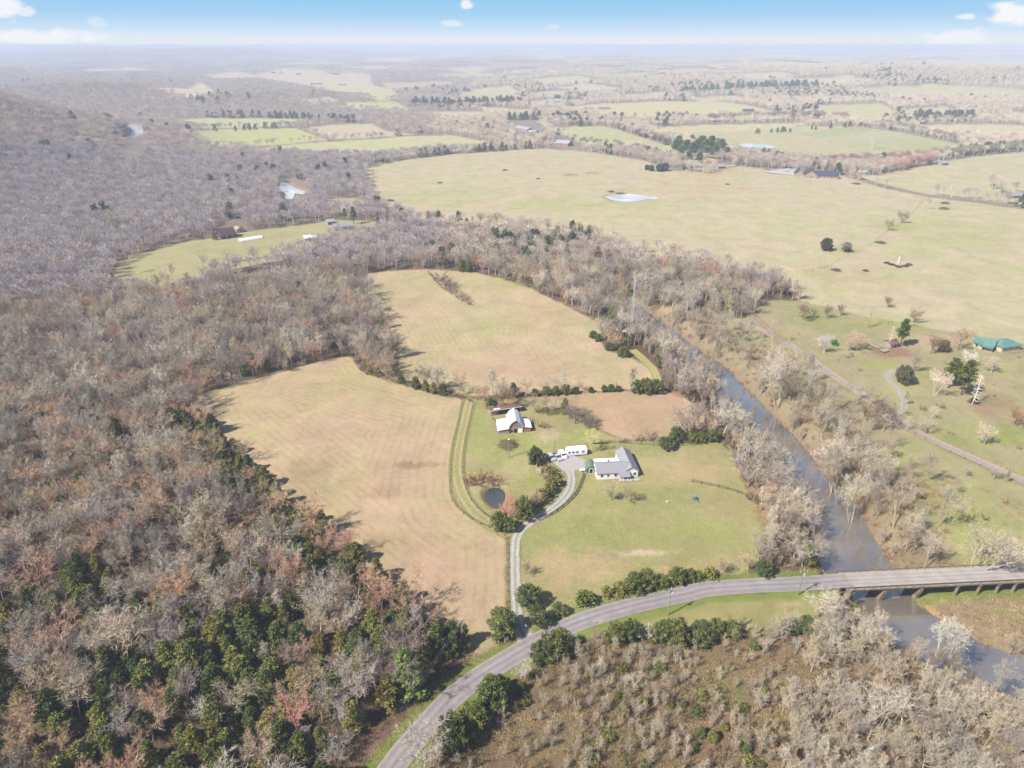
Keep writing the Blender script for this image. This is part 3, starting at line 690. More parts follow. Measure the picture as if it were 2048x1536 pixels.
sheet('river_water', offset_poly(RIVER, 2.5), WATER_Z, M_RIVER)
sheet('pond_water', offset_poly(POND_A, 0.8), -0.9, M_POND)
sheet('pond_water', offset_poly(POND_B, 1.5), -0.9, M_SKY_GLARE)
sheet('pond_water', offset_poly(POND_C, 1.5), -0.9, M_SKY_GLARE)
sheet('river_water', offset_poly(BEND_A, 2), -1.0, M_SKY_GLARE)
sheet('river_water', offset_poly(BEND_B, 2), -1.0, M_SKY_GLARE)

def strip(name, line, width, lanes, mat, lift=0.08, zline=None, wob=0.0):
    """a ribbon along a line; lanes = [(across -1..1, colour)]"""
    L = np.asarray(line); n = len(L)
    T = np.gradient(L, axis=0); T /= np.linalg.norm(T, axis=1)[:, None]
    Nn = np.stack([-T[:, 1], T[:, 0]], 1)
    ax = np.array([a for a, _ in lanes]); cols = np.array([s2l(c) for _, c in lanes]) * ALB
    w = width if not callable(width) else np.array([width(i / (n - 1)) for i in range(n)])
    w = np.broadcast_to(w, (n,))
    ed = 1 + wob * (fbm(L[:, 0] / 2.2, L[:, 1] / 2.2, 5, 3) - 0.5)
    V = L[:, None, :] + Nn[:, None, :] * (ax[None, :, None] * (w * 0.5 * ed)[:, None, None])
    m = len(ax)
    P = V.reshape(-1, 2)
    zc = H(L[:, 0], L[:, 1]) if zline is None else zline
    z = np.maximum(H(P[:, 0], P[:, 1]), np.repeat(zc, m) - 0.12) + lift if zline is None else np.repeat(zc, m) + lift
    F = [(i * m + k + 1, i * m + k, (i + 1) * m + k, (i + 1) * m + k + 1) for i in range(n - 1) for k in range(m - 1)]
    me = np_mesh(name, np.concatenate([P, z[:, None]], 1), np.array(F), mat)
    C = np.tile(cols, (n, 1)) * (0.94 + 0.12 * np.repeat(vnoise(np.arange(n) / 9.0, np.zeros(n), 4), m))[:, None]
    cattr(me, 'albedo', C)
    o = bpy.data.objects.new(name, me); COL.objects.link(o); o['kind'] = 'structure'
    return o
M_ASPH = mat_road('asphalt', None, 0.15, 0.35)
M_GRAV = mat_road('gravel', None, 0.24, 1.1)
# the paved road and its deck over the bridge
PX_U = project(ROAD[:, 0], ROAD[:, 1], 0.2)[0]
k = sst(1600, 1690, PX_U)
ROAD_Z = np.maximum(H(ROAD[:, 0], ROAD[:, 1]) * (1 - k), -0.5) * (1 - k) + 0.45 * k + 0.04
ROAD_W = 5.9
nb = int(np.argmax(PX_U > 1690)) + 1
strip('road', ROAD[:nb], ROAD_W, [(-1, (188, 178, 166)), (-.95, (180, 170, 168)), (-.6, (166, 156, 158)), (-.45, (176, 167, 168)), (-.25, (184, 175, 175)), (-.04, (164, 154, 158)), (0, (150, 142, 144)), (.04, (166, 156, 160)), (.3, (186, 177, 177)), (.5, (172, 163, 165)), (.65, (166, 156, 158)), (.95, (184, 174, 170)), (1, (192, 182, 166))], M_ASPH, 0.06, ROAD_Z[:nb])
strip('road', ROAD[nb - 1:], ROAD_W, [(-1, (196, 188, 176)), (-.9, (206, 198, 190)), (-.5, (190, 181, 176)), (-.25, (204, 196, 190)), (0, (184, 175, 170)), (.25, (206, 198, 192)), (.5, (190, 181, 176)), (.9, (206, 198, 190)), (1, (190, 180, 166))], M_ASPH, 0.06, ROAD_Z[nb - 1:])
# thin worn edge line along the left side, as in the photo
T_ = np.gradient(ROAD, axis=0); T_ /= np.linalg.norm(T_, axis=1)[:, None]
EDGE = ROAD + np.stack([-T_[:, 1], T_[:, 0]], 1) * (ROAD_W * 0.46)
mk = PX_U < 1250
strip('road_marking', EDGE[mk], 0.14, [(-1, (196, 190, 188)), (1, (192, 186, 184))], M_ASPH, 0.066, ROAD_Z[mk])
strip('driveway', DRIVE, lambda t: 3.1 + 5.0 * max(0, 1 - t / 0.09) ** 2, [(-1, (176, 170, 158)), (-.7, (206, 200, 196)), (-.4, (214, 208, 204)), (-.1, (176, 176, 148)), (.1, (176, 176, 148)), (.4, (212, 206, 204)), (.7, (206, 200, 196)), (1, (180, 172, 156))], M_GRAV, 0.09, None, 0.25)
strip('farm_lane', LANE, 6.4, [(-1, (182, 172, 116)), (-.62, (172, 166, 108)), (-.5, (196, 182, 138)), (-.3, (198, 184, 140)), (-.18, (178, 172, 114)), (.18, (180, 172, 114)), (.3, (198, 184, 140)), (.5, (198, 182, 140)), (.62, (172, 166, 110)), (1, (180, 170, 116))], M_GRAV, 0.06, None, 0.1)
strip('farm_lane', LANE_B, 4.6, [(-1, (190, 180, 120)), (-.6, (176, 172, 104)), (-.3, (206, 192, 142)), (0, (182, 176, 104)), (.4, (208, 194, 146)), (.7, (186, 178, 110)), (1, (198, 182, 130))], M_GRAV, 0.06, None, 0.2)
strip('dirt_road', DIRT, 5.4, [(-1, (186, 174, 146)), (-.6, (198, 182, 168)), (-.2, (186, 168, 152)), (.2, (192, 174, 160)), (.6, (200, 184, 170)), (1, (186, 166, 136))], M_GRAV, 0.08, None, 0.2)
strip('gravel_path', DRIVE_B, 3.0, [(-1, (190, 184, 150)), (-.5, (196, 190, 184)), (0, (182, 178, 164)), (.5, (198, 192, 186)), (1, (190, 184, 150))], M_GRAV, 0.08, None, 0.3)
strip('trail', TRAIL, 4.0, [(-1, (168, 140, 122)), (0, (186, 158, 140)), (1, (164, 138, 120))], M_GRAV, 0.10, None, 0.3)
strip('farm_road', FARM_ROAD, 4.5, [(-1, (150, 138, 110)), (0, (186, 176, 160)), (1, (140, 130, 104))], M_GRAV, 0.2)
strip('farm_road', FARM_ROAD_B, 6, [(-1, (206, 200, 180)), (0, (214, 208, 200)), (1, (206, 198, 176))], M_GRAV, 0.2)
def pad(name, poly, col, lift=0.1):
    o = sheet(name, poly, float(H(poly[:, 0], poly[:, 1]).max()) + lift, M_GRAV)
    cattr(o.data, 'albedo', np.tile(np.array(s2l(col)) * ALB, (len(o.data.vertices), 1)))
pad('parking_pad', PAD, (204, 198, 198), 0.05)
pad('gravel_yard', PZ([(1528, 345), (1560, 337), (1600, 338), (1612, 348), (1590, 352)], 0.2), (214, 210, 208), 0.4)
pad('gravel_yard', PZ([(1640, 352), (1660, 342), (1690, 347), (1670, 356)], 0.2), (210, 204, 198), 0.4)

# ------------------------------------------------------------------ plants: shapes
def nrm(v):
    return v / max(np.linalg.norm(v), 1e-9)
def perp(d, rng):
    a = np.cross(d, (rng.uniform(-1, 1), rng.uniform(-1, 1), rng.uniform(-1, 1)))
    return nrm(a)
class Tree:
    """collects limbs (tubes) and twigs (thin blades)"""
    def __init__(s, seed):
        s.rng = random.Random(seed); s.tr = MB(); s.limb = MB(); s.tw = []
    def limbtube(s, pts, r0, r1, lev):
        n = len(pts); rr = [r0 + (r1 - r0) * i / (n - 1) for i in range(n)]
        (s.tr if lev == 0 else s.limb).tube(pts, rr, 6 if lev == 0 else 4 if lev == 1 else 3, cap=False)
    def twig(s, p, d, l, w):
        s.tw.append((p, d, l, w, perp(d, s.rng)))
    def twigmesh(s, mb):
        if not s.tw: return
        p = np.array([t[0] for t in s.tw]); d = np.array([t[1] for t in s.tw]); l = np.array([t[2] for t in s.tw])[:, None]; w = np.array([t[3] for t in s.tw])[:, None]; q = np.array([t[4] for t in s.tw])
        V = np.stack([p - q * w, p + q * w, p + d * l], 1).reshape(-1, 3)
        mb.add(V, [(3 * i, 3 * i + 1, 3 * i + 2) for i in range(len(p))])
def grow(T, p, d, L, r, lev, cfg):
    rng = T.rng; n = cfg['seg'][lev]
    pts = [p]; dirs = [d]
    for i in range(n):
        d = nrm(d + np.array([rng.gauss(0, 1), rng.gauss(0, 1), rng.gauss(0, .6)]) * cfg['wob'][lev] + np.array([0, 0, cfg['up'][lev]]))
        p = p + d * (L / n); pts.append(p); dirs.append(d)
    if lev < 3 or not cfg.get('lite'):
        T.limbtube(pts, r, r * cfg['tap'][lev], lev)
    if lev < 3:
        nc = cfg['nc'][lev]; az = rng.uniform(0, 6.28)
        for k in range(nc):
            t = cfg['t0'][lev] + (1 - cfg['t0'][lev]) * (k + rng.random()) / nc
            f = t * n; i = min(int(f), n - 1); q = pts[i] + (pts[i + 1] - pts[i]) * (f - i); dd = dirs[i + 1]
            az += 2.4 + rng.uniform(-.5, .5)
            a = np.cross(dd, (0.31, 0.87, 0.2)); a = nrm(a); b = np.cross(dd, a)
            ang = R(rng.uniform(*cfg['ang'][lev]))
            cd = nrm(dd * math.cos(ang) + (a * math.cos(az) + b * math.sin(az)) * math.sin(ang))
            cl = cfg['len'][lev] * (cfg['L'] if lev == 0 else L) * (1 - cfg['fall'][lev] * t) * rng.uniform(.75, 1.2)
            grow(T, q, cd, cl, max(r * (1 - .6 * t) * cfg['rr'], .02), lev + 1, cfg)
    if lev >= 2 or lev == 1:
        nt_ = cfg['tw'][lev]
        for k in range(nt_):
            t = rng.uniform(.3 if lev < 3 else .1, 1.0); f = t * n; i = min(int(f), n - 1)
            q = pts[i] + (pts[i + 1] - pts[i]) * (f - i)
            td = nrm(dirs[i + 1] * .8 + np.array([rng.gauss(0, .55), rng.gauss(0, .55), rng.gauss(.12, .45)]))
            T.twig(q, td, rng.uniform(.5, 1.25) * cfg['twl'], cfg['tww'])
BASE = dict(seg=[4, 4, 3, 2], wob=[.05, .10, .14, .16], up=[.05, .14, .09, .06], tap=[.55, .35, .4, .4], nc=[9, 6, 5], t0=[.45, .25, .2], ang=[(25, 60), (25, 55), (25, 60)], len=[.5, .52, .5], fall=[.25, .35, .3],
            rr=.52, tw=[0, 3, 6, 7], twl=1.05, tww=.024, L=14.0)
STYLES = {
 'oak': dict(BASE, tf=.42, H=13, r=.26, nc=[8, 6, 5], ang=[(28, 68), (25, 55), (25, 60)], len=[.5, .52, .5]),
 'fan': dict(BASE, tf=.38, H=14, r=.22, nc=[8, 6, 5], ang=[(14, 42), (18, 40), (20, 50)], len=[.55, .5, .48], up=[.05, .14, .08, .05]),
 'tall': dict(BASE, tf=.92, H=15, r=.20, nc=[15, 5, 4], t0=[.35, .2, .2], ang=[(35, 60), (25, 50), (25, 55)], len=[.30, .5, .5], fall=[.55, .35, .3], up=[.02, .13, .08, .04]),
 'syc': dict(BASE, tf=.55, H=20, r=.21, rr=.46, nc=[7, 6, 5], t0=[.5, .3, .25], ang=[(15, 45), (25, 60), (30, 65)], len=[.48, .45, .45], tw=[0, 3, 5, 6], wob=[.06, .15, .2, .2], tww=.032, L=20.0),
 'dome': dict(BASE, tf=.34, H=11, r=.24, nc=[9, 6, 5], t0=[.5, .2, .2], ang=[(12, 66), (22, 55), (25, 60)], len=[.56, .48, .45], tw=[0, 4, 6, 7], up=[.04, .12, .08, .05], tww=.024, L=11.0),
 'snag': dict(BASE, tf=.95, H=15, r=.22, nc=[34, 3, 0], t0=[.18, .2, .2], ang=[(70, 95), (25, 50), (25, 55)], len=[.24, .45, .4], fall=[.8, .35, .3], up=[.0, -.03, 0, 0], tw=[0, 3, 3, 0], L=14),
 'sap': dict(BASE, tf=.8, H=5, r=.045, nc=[14, 5, 0], t0=[.12, .2, .2], ang=[(14, 38), (18, 42), (20, 50)], len=[.46, .45, .4], fall=[.5, .35, .3], tw=[0, 6, 6, 0], twl=.6, tww=.015, L=5.0, rr=.42),
}
def bare_meshes(style, seed, name):
    c = STYLES[style]; T = Tree(seed); rng = T.rng
    if style == 'syc' and seed % 2:
        for k in range(2):
            a = rng.uniform(0, 6.28)
            grow(T, np.array([math.cos(a) * .3, math.sin(a) * .3, -.2]), nrm(np.array([math.cos(a) * .2, math.sin(a) * .2, 1])), c['tf'] * c['H'], c['r'] * .8, 0, c)
    else:
        grow(T, np.array([0, 0, -.3]), nrm(np.array([rng.uniform(-.06, .06), rng.uniform(-.06, .06), 1])), c['tf'] * c['H'], c['r'], 0, c)
    cm_ = MB(); cm_.add(T.limb.v, T.limb.f, 0); T.twigmesh(cm_)
    allm = MB(); allm.add(T.tr.v, T.tr.f, 0); allm.add(cm_.v, cm_.f, 1)
    return T.tr.mesh(name + '_trunk', M_BARK), cm_.mesh(name + '_crown', M_TWIG), allm.mesh(name, [M_BARK, M_TWIG])
def lobes_mesh(seed, Hh, Rr, prof, nl, lr, ntri, ls, flat=1.0, core=True, z0=0.1):
    """evergreen crown: leaf sprays on many lobes set along an outline"""
    rng = random.Random(seed); m = MB()
    ICO = [(0, 0, 1), (.894, 0, .447), (.276, .851, .447), (-.724, .526, .447), (-.724, -.526, .447), (.276, -.851, .447), (.724, .526, -.447), (-.276, .851, -.447), (-.894, 0, -.447), (-.276, -.851, -.447), (.724, -.526, -.447), (0, 0, -1)]
    ICF = [(0, 1, 2), (0, 2, 3), (0, 3, 4), (0, 4, 5), (0, 5, 1), (1, 6, 2), (2, 7, 3), (3, 8, 4), (4, 9, 5), (5, 10, 1), (6, 7, 2), (7, 8, 3), (8, 9, 4), (9, 10, 5), (10, 6, 1), (11, 7, 6), (11, 8, 7), (11, 9, 8), (11, 10, 9), (11, 6, 10)]
    az = rng.uniform(0, 6)
    for i in range(nl):
        t = (i + rng.random()) / nl
        hz = Hh * (z0 + (1 - z0) * t); rad = Rr * prof(t) * rng.uniform(.35, 1.24); az += 2.4 + rng.uniform(-.4, .4)
        l = lr * (0.65 + 0.5 * prof(t)) * rng.uniform(.75, 1.25)
        c = np.array([math.cos(az) * rad, math.sin(az) * rad, min(hz, Hh - l * .5)])
        if core:
            m.add([c + .66 * l * np.array(p) * (1, 1, flat) * rng.uniform(.85, 1.1) for p in ICO], ICF)
        for k in range(ntri):
            d = nrm(np.array([rng.gauss(0, 1), rng.gauss(0, 1), rng.gauss(.25, 1)]))
            p = c + d * l * (rng.uniform(.62, 1.12)) * (1, 1, flat)
            o = nrm(d * .6 + np.array([math.cos(az), math.sin(az), .35]) * .35 + np.array([rng.gauss(0, .5), rng.gauss(0, .5), rng.gauss(.1, .5)]))
            s = perp(o, rng); w = ls * rng.uniform(.5, 1.1)
            m.add([p - s * w * .5, p + s * w * .5, p + o * w * 1.5], [(0, 1, 2)])
    return m
def cedar_meshes(seed, name, kind):
    rng = random.Random(seed * 7 + 1)
    if kind == 'cedar':
        prof = lambda t: (1 - t) ** .75 * (.55 + .45 * min(1, t * 6)) + .08
        cr = lobes_mesh(seed, 8, 2.1, prof, 46, .64, 76, .28); tr = MB().tube([(0, 0, -.3), (0.05, 0, 2.5), (0, .05, 6)], [.2, .15, .06], 6)
    elif kind == 'round':
        prof = lambda t: math.sqrt(max(0, 1 - (t * 1.6 - .65) ** 2)) * .95
        cr = lobes_mesh(seed, 6.5, 2.75, prof, 66, .68, 72, .28, 1.0, True, .08); tr = MB().tube([(0, 0, -.3), (0, 0, 3)], [.2, .12], 6)
    elif kind == 'pine':
        prof = lambda t: (1 - t) ** .6 * (.7 + .3 * math.sin(t * 20))
        cr = lobes_mesh(seed, 14, 3.2, prof, 26, 1.3, 60, .55, .5, True, .38); tr = MB().tube([(0, 0, -.3), (.1, 0, 6), (0, .1, 13)], [.26, .2, .06], 6)
        for k in range(12):
            a = k * 2.4; z = 4.5 + k * .6
            tr.tube([(0, 0, z), (math.cos(a) * 2.2, math.sin(a) * 2.2, z + .6)], [.06, .02], 3, cap=False)
    elif kind == 'cone':
        prof = lambda t: (1 - t) * .95 + .05
        cr = lobes_mesh(seed, 12, 3.6, prof, 60, .85, 60, .40, .55, True, .08); tr = MB().tube([(0, 0, -.3), (0, 0, 11.5)], [.24, .05], 6)
    allm = MB(); allm.add(tr.v, tr.f, 0); allm.add(cr.v, cr.f, 1)
    return tr.mesh(name + '_trunk', M_BARK), cr.mesh(name + '_crown', M_LEAF), allm.mesh(name, [M_BARK, M_LEAF])
def bush_mesh(seed, name, leafy):
    rng = random.Random(seed)
    if leafy:
        m = lobes_mesh(seed, 2.2, 1.1, lambda t: math.sqrt(max(0, 1 - t * t)), 9, .75, 50, .36, .9, True, .2)
        return m.mesh(name, M_LEAF)
    T = Tree(seed)
    for k in range(14):
        a = rng.uniform(0, 6.28); tl = rng.uniform(.1, 1.0)
        d = nrm(np.array([math.cos(a) * tl, math.sin(a) * tl, .75])); p = np.array([math.cos(a) * .35, math.sin(a) * .35, -.1]); L = rng.uniform(1.3, 2.3)
        T.limb.tube([p, p + d * L * .5, p + nrm(d + np.array([0, 0, .2])) * L], [.035, .025, .012], 3, cap=False)
        for j in range(26):
            q = p + d * L * rng.uniform(.25, 1.0)
            T.twig(q, nrm(d + np.array([rng.gauss(0, .7), rng.gauss(0, .7), rng.gauss(.1, .5)])), rng.uniform(.35, .9), .026)
    m = MB(); m.add(T.limb.v, T.limb.f); T.twigmesh(m)
    return m.mesh(name, M_TWIG)
def far_mesh(seed, name, style):
    """a whole tree of few, broader blades, for woods seen from afar"""
    rng = random.Random(seed); T = Tree(seed); m = MB()
    if style == 'bare':
        Hh, cr, cz = 13, 4.4, 8.6
        m.tube([(0, 0, -.5), (0, 0, 6), (.4, .2, 10)], [.26, .18, .05], 4, 0, False)
        for k in range(9):
            a = k * 2.4; m.tube([(0, 0, 4.5 + k * .4), (math.cos(a) * 2.2, math.sin(a) * 2.2, 8 + k * .35)], [.1, .04], 3, 0, False)
        for k in range(330):
            d = nrm(np.array([rng.gauss(0, 1), rng.gauss(0, 1), rng.gauss(.25, .9)])); p = np.array([0, 0, cz]) + d * np.array([cr, cr, cr * .95]) * rng.uniform(.25, .85)
            T.twig(p, nrm(d * .5 + np.array([rng.gauss(0, .4), rng.gauss(0, .4), .55 + rng.gauss(0, .3)])), rng.uniform(.8, 2.0), .085)
        T.twigmesh(m)
        return m.mesh(name, M_TWIG)
    m = lobes_mesh(seed, 9, 2.5, lambda t: (1 - t) ** .7 + .1, 14, 1.25, 26, .8)
    return m.mesh(name, M_LEAF)
def clump_mesh(seed, name, n=26, spread=44):
    """a stand of crowns for the woods kilometres away"""
    rng = random.Random(seed); m = MB()
    for k in range(n):
        x, y, h, r = rng.uniform(-spread, spread), rng.uniform(-spread, spread), rng.uniform(9, 15), rng.uniform(4.5, 7)
        T = Tree(seed * 50 + k)
        for j in range(34):
            d = nrm(np.array([rng.gauss(0, 1), rng.gauss(0, 1), rng.gauss(.5, .8)])); p = np.array([x, y, h * .62]) + d * np.array([r, r, h * .4]) * rng.uniform(.5, .9)
            T.twig(p, nrm(d * .6 + np.array([rng.gauss(0, .4), rng.gauss(0, .4), .6])), rng.uniform(1.6, 3.6), .55)
        T.twigmesh(m)
    return m.mesh(name, M_TWIG)
def tuft_mesh(seed, name, n=46, r=.8, h=.7, w=.035):
    rng = random.Random(seed); T = Tree(seed); m = MB()
    for k in range(n):
        a = rng.uniform(0, 6.28); q = r * math.sqrt(rng.random())
        T.twig(np.array([math.cos(a) * q, math.sin(a) * q, -.05]), nrm(np.array([rng.gauss(0, .45), rng.gauss(0, .45), 1])), h * rng.uniform(.5, 1.2), w)
    T.twigmesh(m)
    return m.mesh(name, M_TWIG)
def brushpile_mesh(seed, r, h):
    rng = random.Random(seed); m = MB()
    for k in range(130):
        a = rng.uniform(0, 6.28); q = r * math.sqrt(rng.random()) * .85; L = rng.uniform(.5, 1.3) * r * .8; b = rng.uniform(0, 6.28)
        z = h * (1 - (q / r) ** 2) * rng.uniform(.1, .9)
        c = np.array([math.cos(a) * q, math.sin(a) * q, z + .1]); d = np.array([math.cos(b), math.sin(b), rng.uniform(-.25, .35)]) * L * .5
        m.tube([c - d, c + d], [rng.uniform(.03, .1), .02], 4, 0, False)
    T = Tree(seed)
    for k in range(420):
        a = rng.uniform(0, 6.28); q = r * math.sqrt(rng.random()); z = h * max(0, 1 - (q / r) ** 2) * rng.uniform(.2, 1)
        T.twig(np.array([math.cos(a) * q, math.sin(a) * q, z]), nrm(np.array([rng.gauss(0, 1), rng.gauss(0, 1), rng.gauss(.3, .6)])), rng.uniform(.4, 1.2), .03)
    T.twigmesh(m)
    return m

VAR = {}
def variants(kind):
    """(trunk, crown, whole, native height) for each variant of a kind"""
    if kind in VAR: return VAR[kind]
    out = []
    if kind == 'bare_tree':
        out = [bare_meshes(s, sd, 'bare_tree') + (h,) for s, sd, h in (('oak', 1, 13), ('fan', 2, 13), ('oak', 3, 13), ('tall', 4, 15), ('fan', 5, 13), ('tall', 6, 15), ('dome', 7, 12), ('syc', 8, 16), ('fan', 9, 13), ('oak', 10, 13))]
    elif kind == 'spreading_tree':
        out = [bare_meshes('dome', sd, 'spreading_tree') + (10,) for sd in (11, 12, 13)]
    elif kind == 'white_barked_tree':
        out = [bare_meshes('syc', sd, 'white_barked_tree') + (19,) for sd in (21, 22, 23, 24)]
    elif kind == 'budding_tree':
        out = [bare_meshes(s, sd, 'budding_tree') + (13,) for s, sd in (('fan', 31), ('oak', 32), ('fan', 33))]
    elif kind == 'dead_conifer':
        out = [bare_meshes('snag', 41, 'dead_conifer') + (15,)]
    elif kind == 'sapling':
        out = [bare_meshes('sap', sd, 'sapling') + (5,) for sd in (51, 52, 53, 54)]
    elif kind == 'cedar_tree':
        out = [cedar_meshes(sd, 'cedar_tree', 'cedar') + (8,) for sd in (61, 62, 63, 64)]
    elif kind == 'round_cedar':
        out = [cedar_meshes(sd, 'round_cedar', 'round') + (6.5,) for sd in (71, 72, 73)]
    elif kind == 'pine_tree':
        out = [cedar_meshes(sd, 'pine_tree', 'pine') + (14,) for sd in (81, 82, 83)]
    elif kind == 'conifer':
        out = [cedar_meshes(91, 'conifer', 'cone') + (12,)]
    elif kind == 'bush':
        out = [(None, None, bush_mesh(sd, 'bush', False), 2) for sd in (101, 102, 103)]
    elif kind == 'green_bush':
        out = [(None, None, bush_mesh(sd, 'green_bush', True), 2.2) for sd in (111, 112)]
    elif kind == 'far_bare':
        out = [(None, None, far_mesh(sd, 'far_bare', 'bare'), 13) for sd in (121, 122, 123)]
    elif kind == 'far_cedar':
        out = [(None, None, far_mesh(sd, 'far_cedar', 'ever'), 9) for sd in (131, 132)]
    elif kind == 'clump':
        out = [(None, None, clump_mesh(sd, 'clump'), 12) for sd in (141, 142, 143)]
    elif kind == 'tuft':
        out = [(None, None, tuft_mesh(151, 'tuft'), 1), (None, None, tuft_mesh(152, 'tuft', 60, 1.1, .5), 1)]
    for i, o_ in enumerate(out):
        if kind not in ('tuft', 'clump', 'far_bare', 'far_cedar'):
            zz = np.empty(len(o_[2].vertices) * 3, np.float32); o_[2].vertices.foreach_get('co', zz); out[i] = o_[:3] + (float(np.percentile(zz[2::3], 99.5)),)
    VAR[kind] = out
    return out
TINTS = {  # photo-like colours of lit twigs and leaves
 'bare_tree': [(182, 171, 155), (168, 155, 140), (204, 193, 175), (150, 138, 124), (192, 175, 150), (176, 164, 155)],
 'spreading_tree': [(150, 128, 108), (164, 140, 122)],
 'white_barked_tree': [(178, 168, 150), (168, 156, 138), (192, 182, 164)],
 'budding_tree': [(196, 168, 142), (202, 166, 138), (190, 168, 138), (196, 158, 136)],
 'dead_conifer': [(206, 198, 186)],
 'sapling': [(190, 178, 158), (172, 158, 140), (182, 168, 148), (160, 144, 126)],
 'cedar_tree': [(128, 132, 74), (114, 122, 70), (142, 144, 80), (104, 116, 72), (148, 140, 78)],
 'round_cedar': [(112, 120, 70), (102, 112, 70), (124, 128, 74)],
 'pine_tree': [(108, 128, 82), (100, 120, 82), (118, 134, 88)],
 'conifer': [(136, 156, 82)],
 'bush': [(140, 118, 94), (152, 132, 104), (126, 106, 82), (146, 122, 100)],
 'green_bush': [(128, 128, 70), (140, 136, 78), (112, 120, 68)],
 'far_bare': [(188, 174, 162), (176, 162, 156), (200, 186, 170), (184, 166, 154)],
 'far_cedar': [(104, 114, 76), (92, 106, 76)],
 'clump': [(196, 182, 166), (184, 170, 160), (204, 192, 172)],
 'tuft': [(196, 174, 132), (172, 148, 112), (176, 160, 108), (150, 124, 98)],
}
VK = {'bare_tree': .95, 'cedar_tree': .85, 'round_cedar': .85, 'far_cedar': .85, 'pine_tree': .9, 'green_bush': .9}
EVER = ('cedar_tree', 'round_cedar', 'pine_tree', 'conifer', 'green_bush', 'far_cedar')
def tint_of(kind, rng, c=None):
    c = c or rng.choice(TINTS[kind]); k = rng.uniform(.88, 1.12) * VK.get(kind, 1.0)
    l = s2l(c)
    return tuple(x * (.74 if kind in EVER else .86) * k * rng.uniform(.96, 1.04) for x in l)

# ------------------------------------------------------------------ plants: where they stand
PL = []                                       # every plant: kind, x, y, height, tint, label, group, keep
def plant(kind, x, y, h, rng, tint=None, label=None, group=None, keep=False, var=None, wide=1.0):
    PL.append(dict(kind=kind, x=float(x), y=float(y), h=h, rz=rng.uniform(0, 6.28), tint=tint_of(kind, rng, tint), label=label, group=group, keep=keep,
                   var=rng.randrange(len(variants(kind))) if var is None else var, wide=wide, tw=None))
HR = random.Random(5)
ORD = ['first', 'second', 'third', 'fourth', 'fifth', 'sixth', 'seventh', 'eighth', 'ninth', 'tenth', 'eleventh', 'twelfth', 'thirteenth', 'fourteenth', 'fifteenth', 'sixteenth']
def hand(kind, u, v, h, label, tint=None, group=None, var=None, wide=1.0):
    p = at(u, v); plant(kind, p[0], p[1], h, HR, tint, label, group, True, var, wide)
def row(kind, pts, what, where, group, tint=None, wide=1.0):
    """pts = [(u, v, height)] left to right"""
    for i, (u, v, h) in enumerate(pts):
        hand(kind, u, v, h * HR.uniform(.85, 1.15), f'{ORD[i]} {what} from the left {where}', tint, group, None, wide * HR.uniform(.85, 1.15))
# cedars and bushes along the paved road
row('round_cedar', [(1003, 1268, 7.5), (1058, 1210, 6.5), (1078, 1248, 6.5), (1118, 1228, 4.2)], 'round green cedar', 'at the driveway mouth', 'cedars at the driveway mouth')
row('green_bush', [(1172, 1208, 4.2), (1214, 1190, 3.6), (1240, 1186, 3.8), (1322, 1172, 3.4), (1420, 1154, 3.0), (1395, 1158, 2.6)], 'olive bush', 'in the hedge above the road curve', 'hedge bushes above the road')
row('round_cedar', [(1268, 1182, 6.8), (1292, 1174, 6.2), (1352, 1165, 5.4), (1378, 1160, 4.6), (1526, 1150, 6.0), (1290, 1178, 4.0)], 'dark cedar', 'in the hedge above the road curve', 'hedge cedars above the road')
row('spreading_tree', [(1440, 1150, 5.5), (1495, 1142, 6.5), (1325, 1160, 5.0)], 'bare pale shrub tree', 'in the hedge above the road', 'bare shrubs above the road', (186, 158, 134))
row('round_cedar', [(905, 1494, 9.0), (945, 1460, 7.0), (983, 1414, 9.0), (1000, 1392, 6.5), (1085, 1322, 6.5), (1112, 1310, 8.5)], 'big dark cedar', 'along the lower right roadside', 'cedars along the lower roadside')
row('round_cedar', [(1230, 1280, 6.0), (1258, 1276, 6.2), (1322, 1282, 6.6), (1350, 1286, 7.0), (1400, 1284, 5.5), (1430, 1276, 6.0), (1460, 1272, 4.8), (1580, 1262, 4.4), (1610, 1262, 5.0)], 'dark cedar', 'where the grass verge meets the scrub', 'cedars between verge and scrub')
hand('bush', 1296, 1276, 3.6, 'white blossoming shrub between two dark cedars at the verge edge', (222, 214, 206))
hand('bush', 1720, 1500, 4.0, 'white flowering shrub among bare trees in the lower right scrub', (226, 226, 210), None, 0)
hand('spreading_tree', 1050, 1360, 6.5, 'pale bare tree leaning over the road verge below the driveway mouth', (214, 200, 188))
hand('conifer', 815, 1385, 14.5, 'bright green pointed conifer at the wood edge left of the road')
row('cedar_tree', [(848, 1330, 10.5), (875, 1312, 9.5), (905, 1298, 9.0), (926, 1292, 7.0)], 'tall dark cedar', 'at the wood corner behind the roadside pole', 'cedars at the wood corner')
hand('budding_tree', 585, 1465, 10.5, 'pink budding tree with a round crown low in the left wood', (222, 160, 148), None, 1)
hand('budding_tree', 694, 1110, 8, 'salmon budding tree at the wood edge by the hayfield', (226, 160, 140))
hand('budding_tree', 700, 1215, 10, 'salmon topped bare tree among cedars near the hayfield edge', (220, 166, 140))
hand('spreading_tree', 1052, 1148, 5.2, 'small bare tree alone beside the straight driveway', (150, 132, 112))
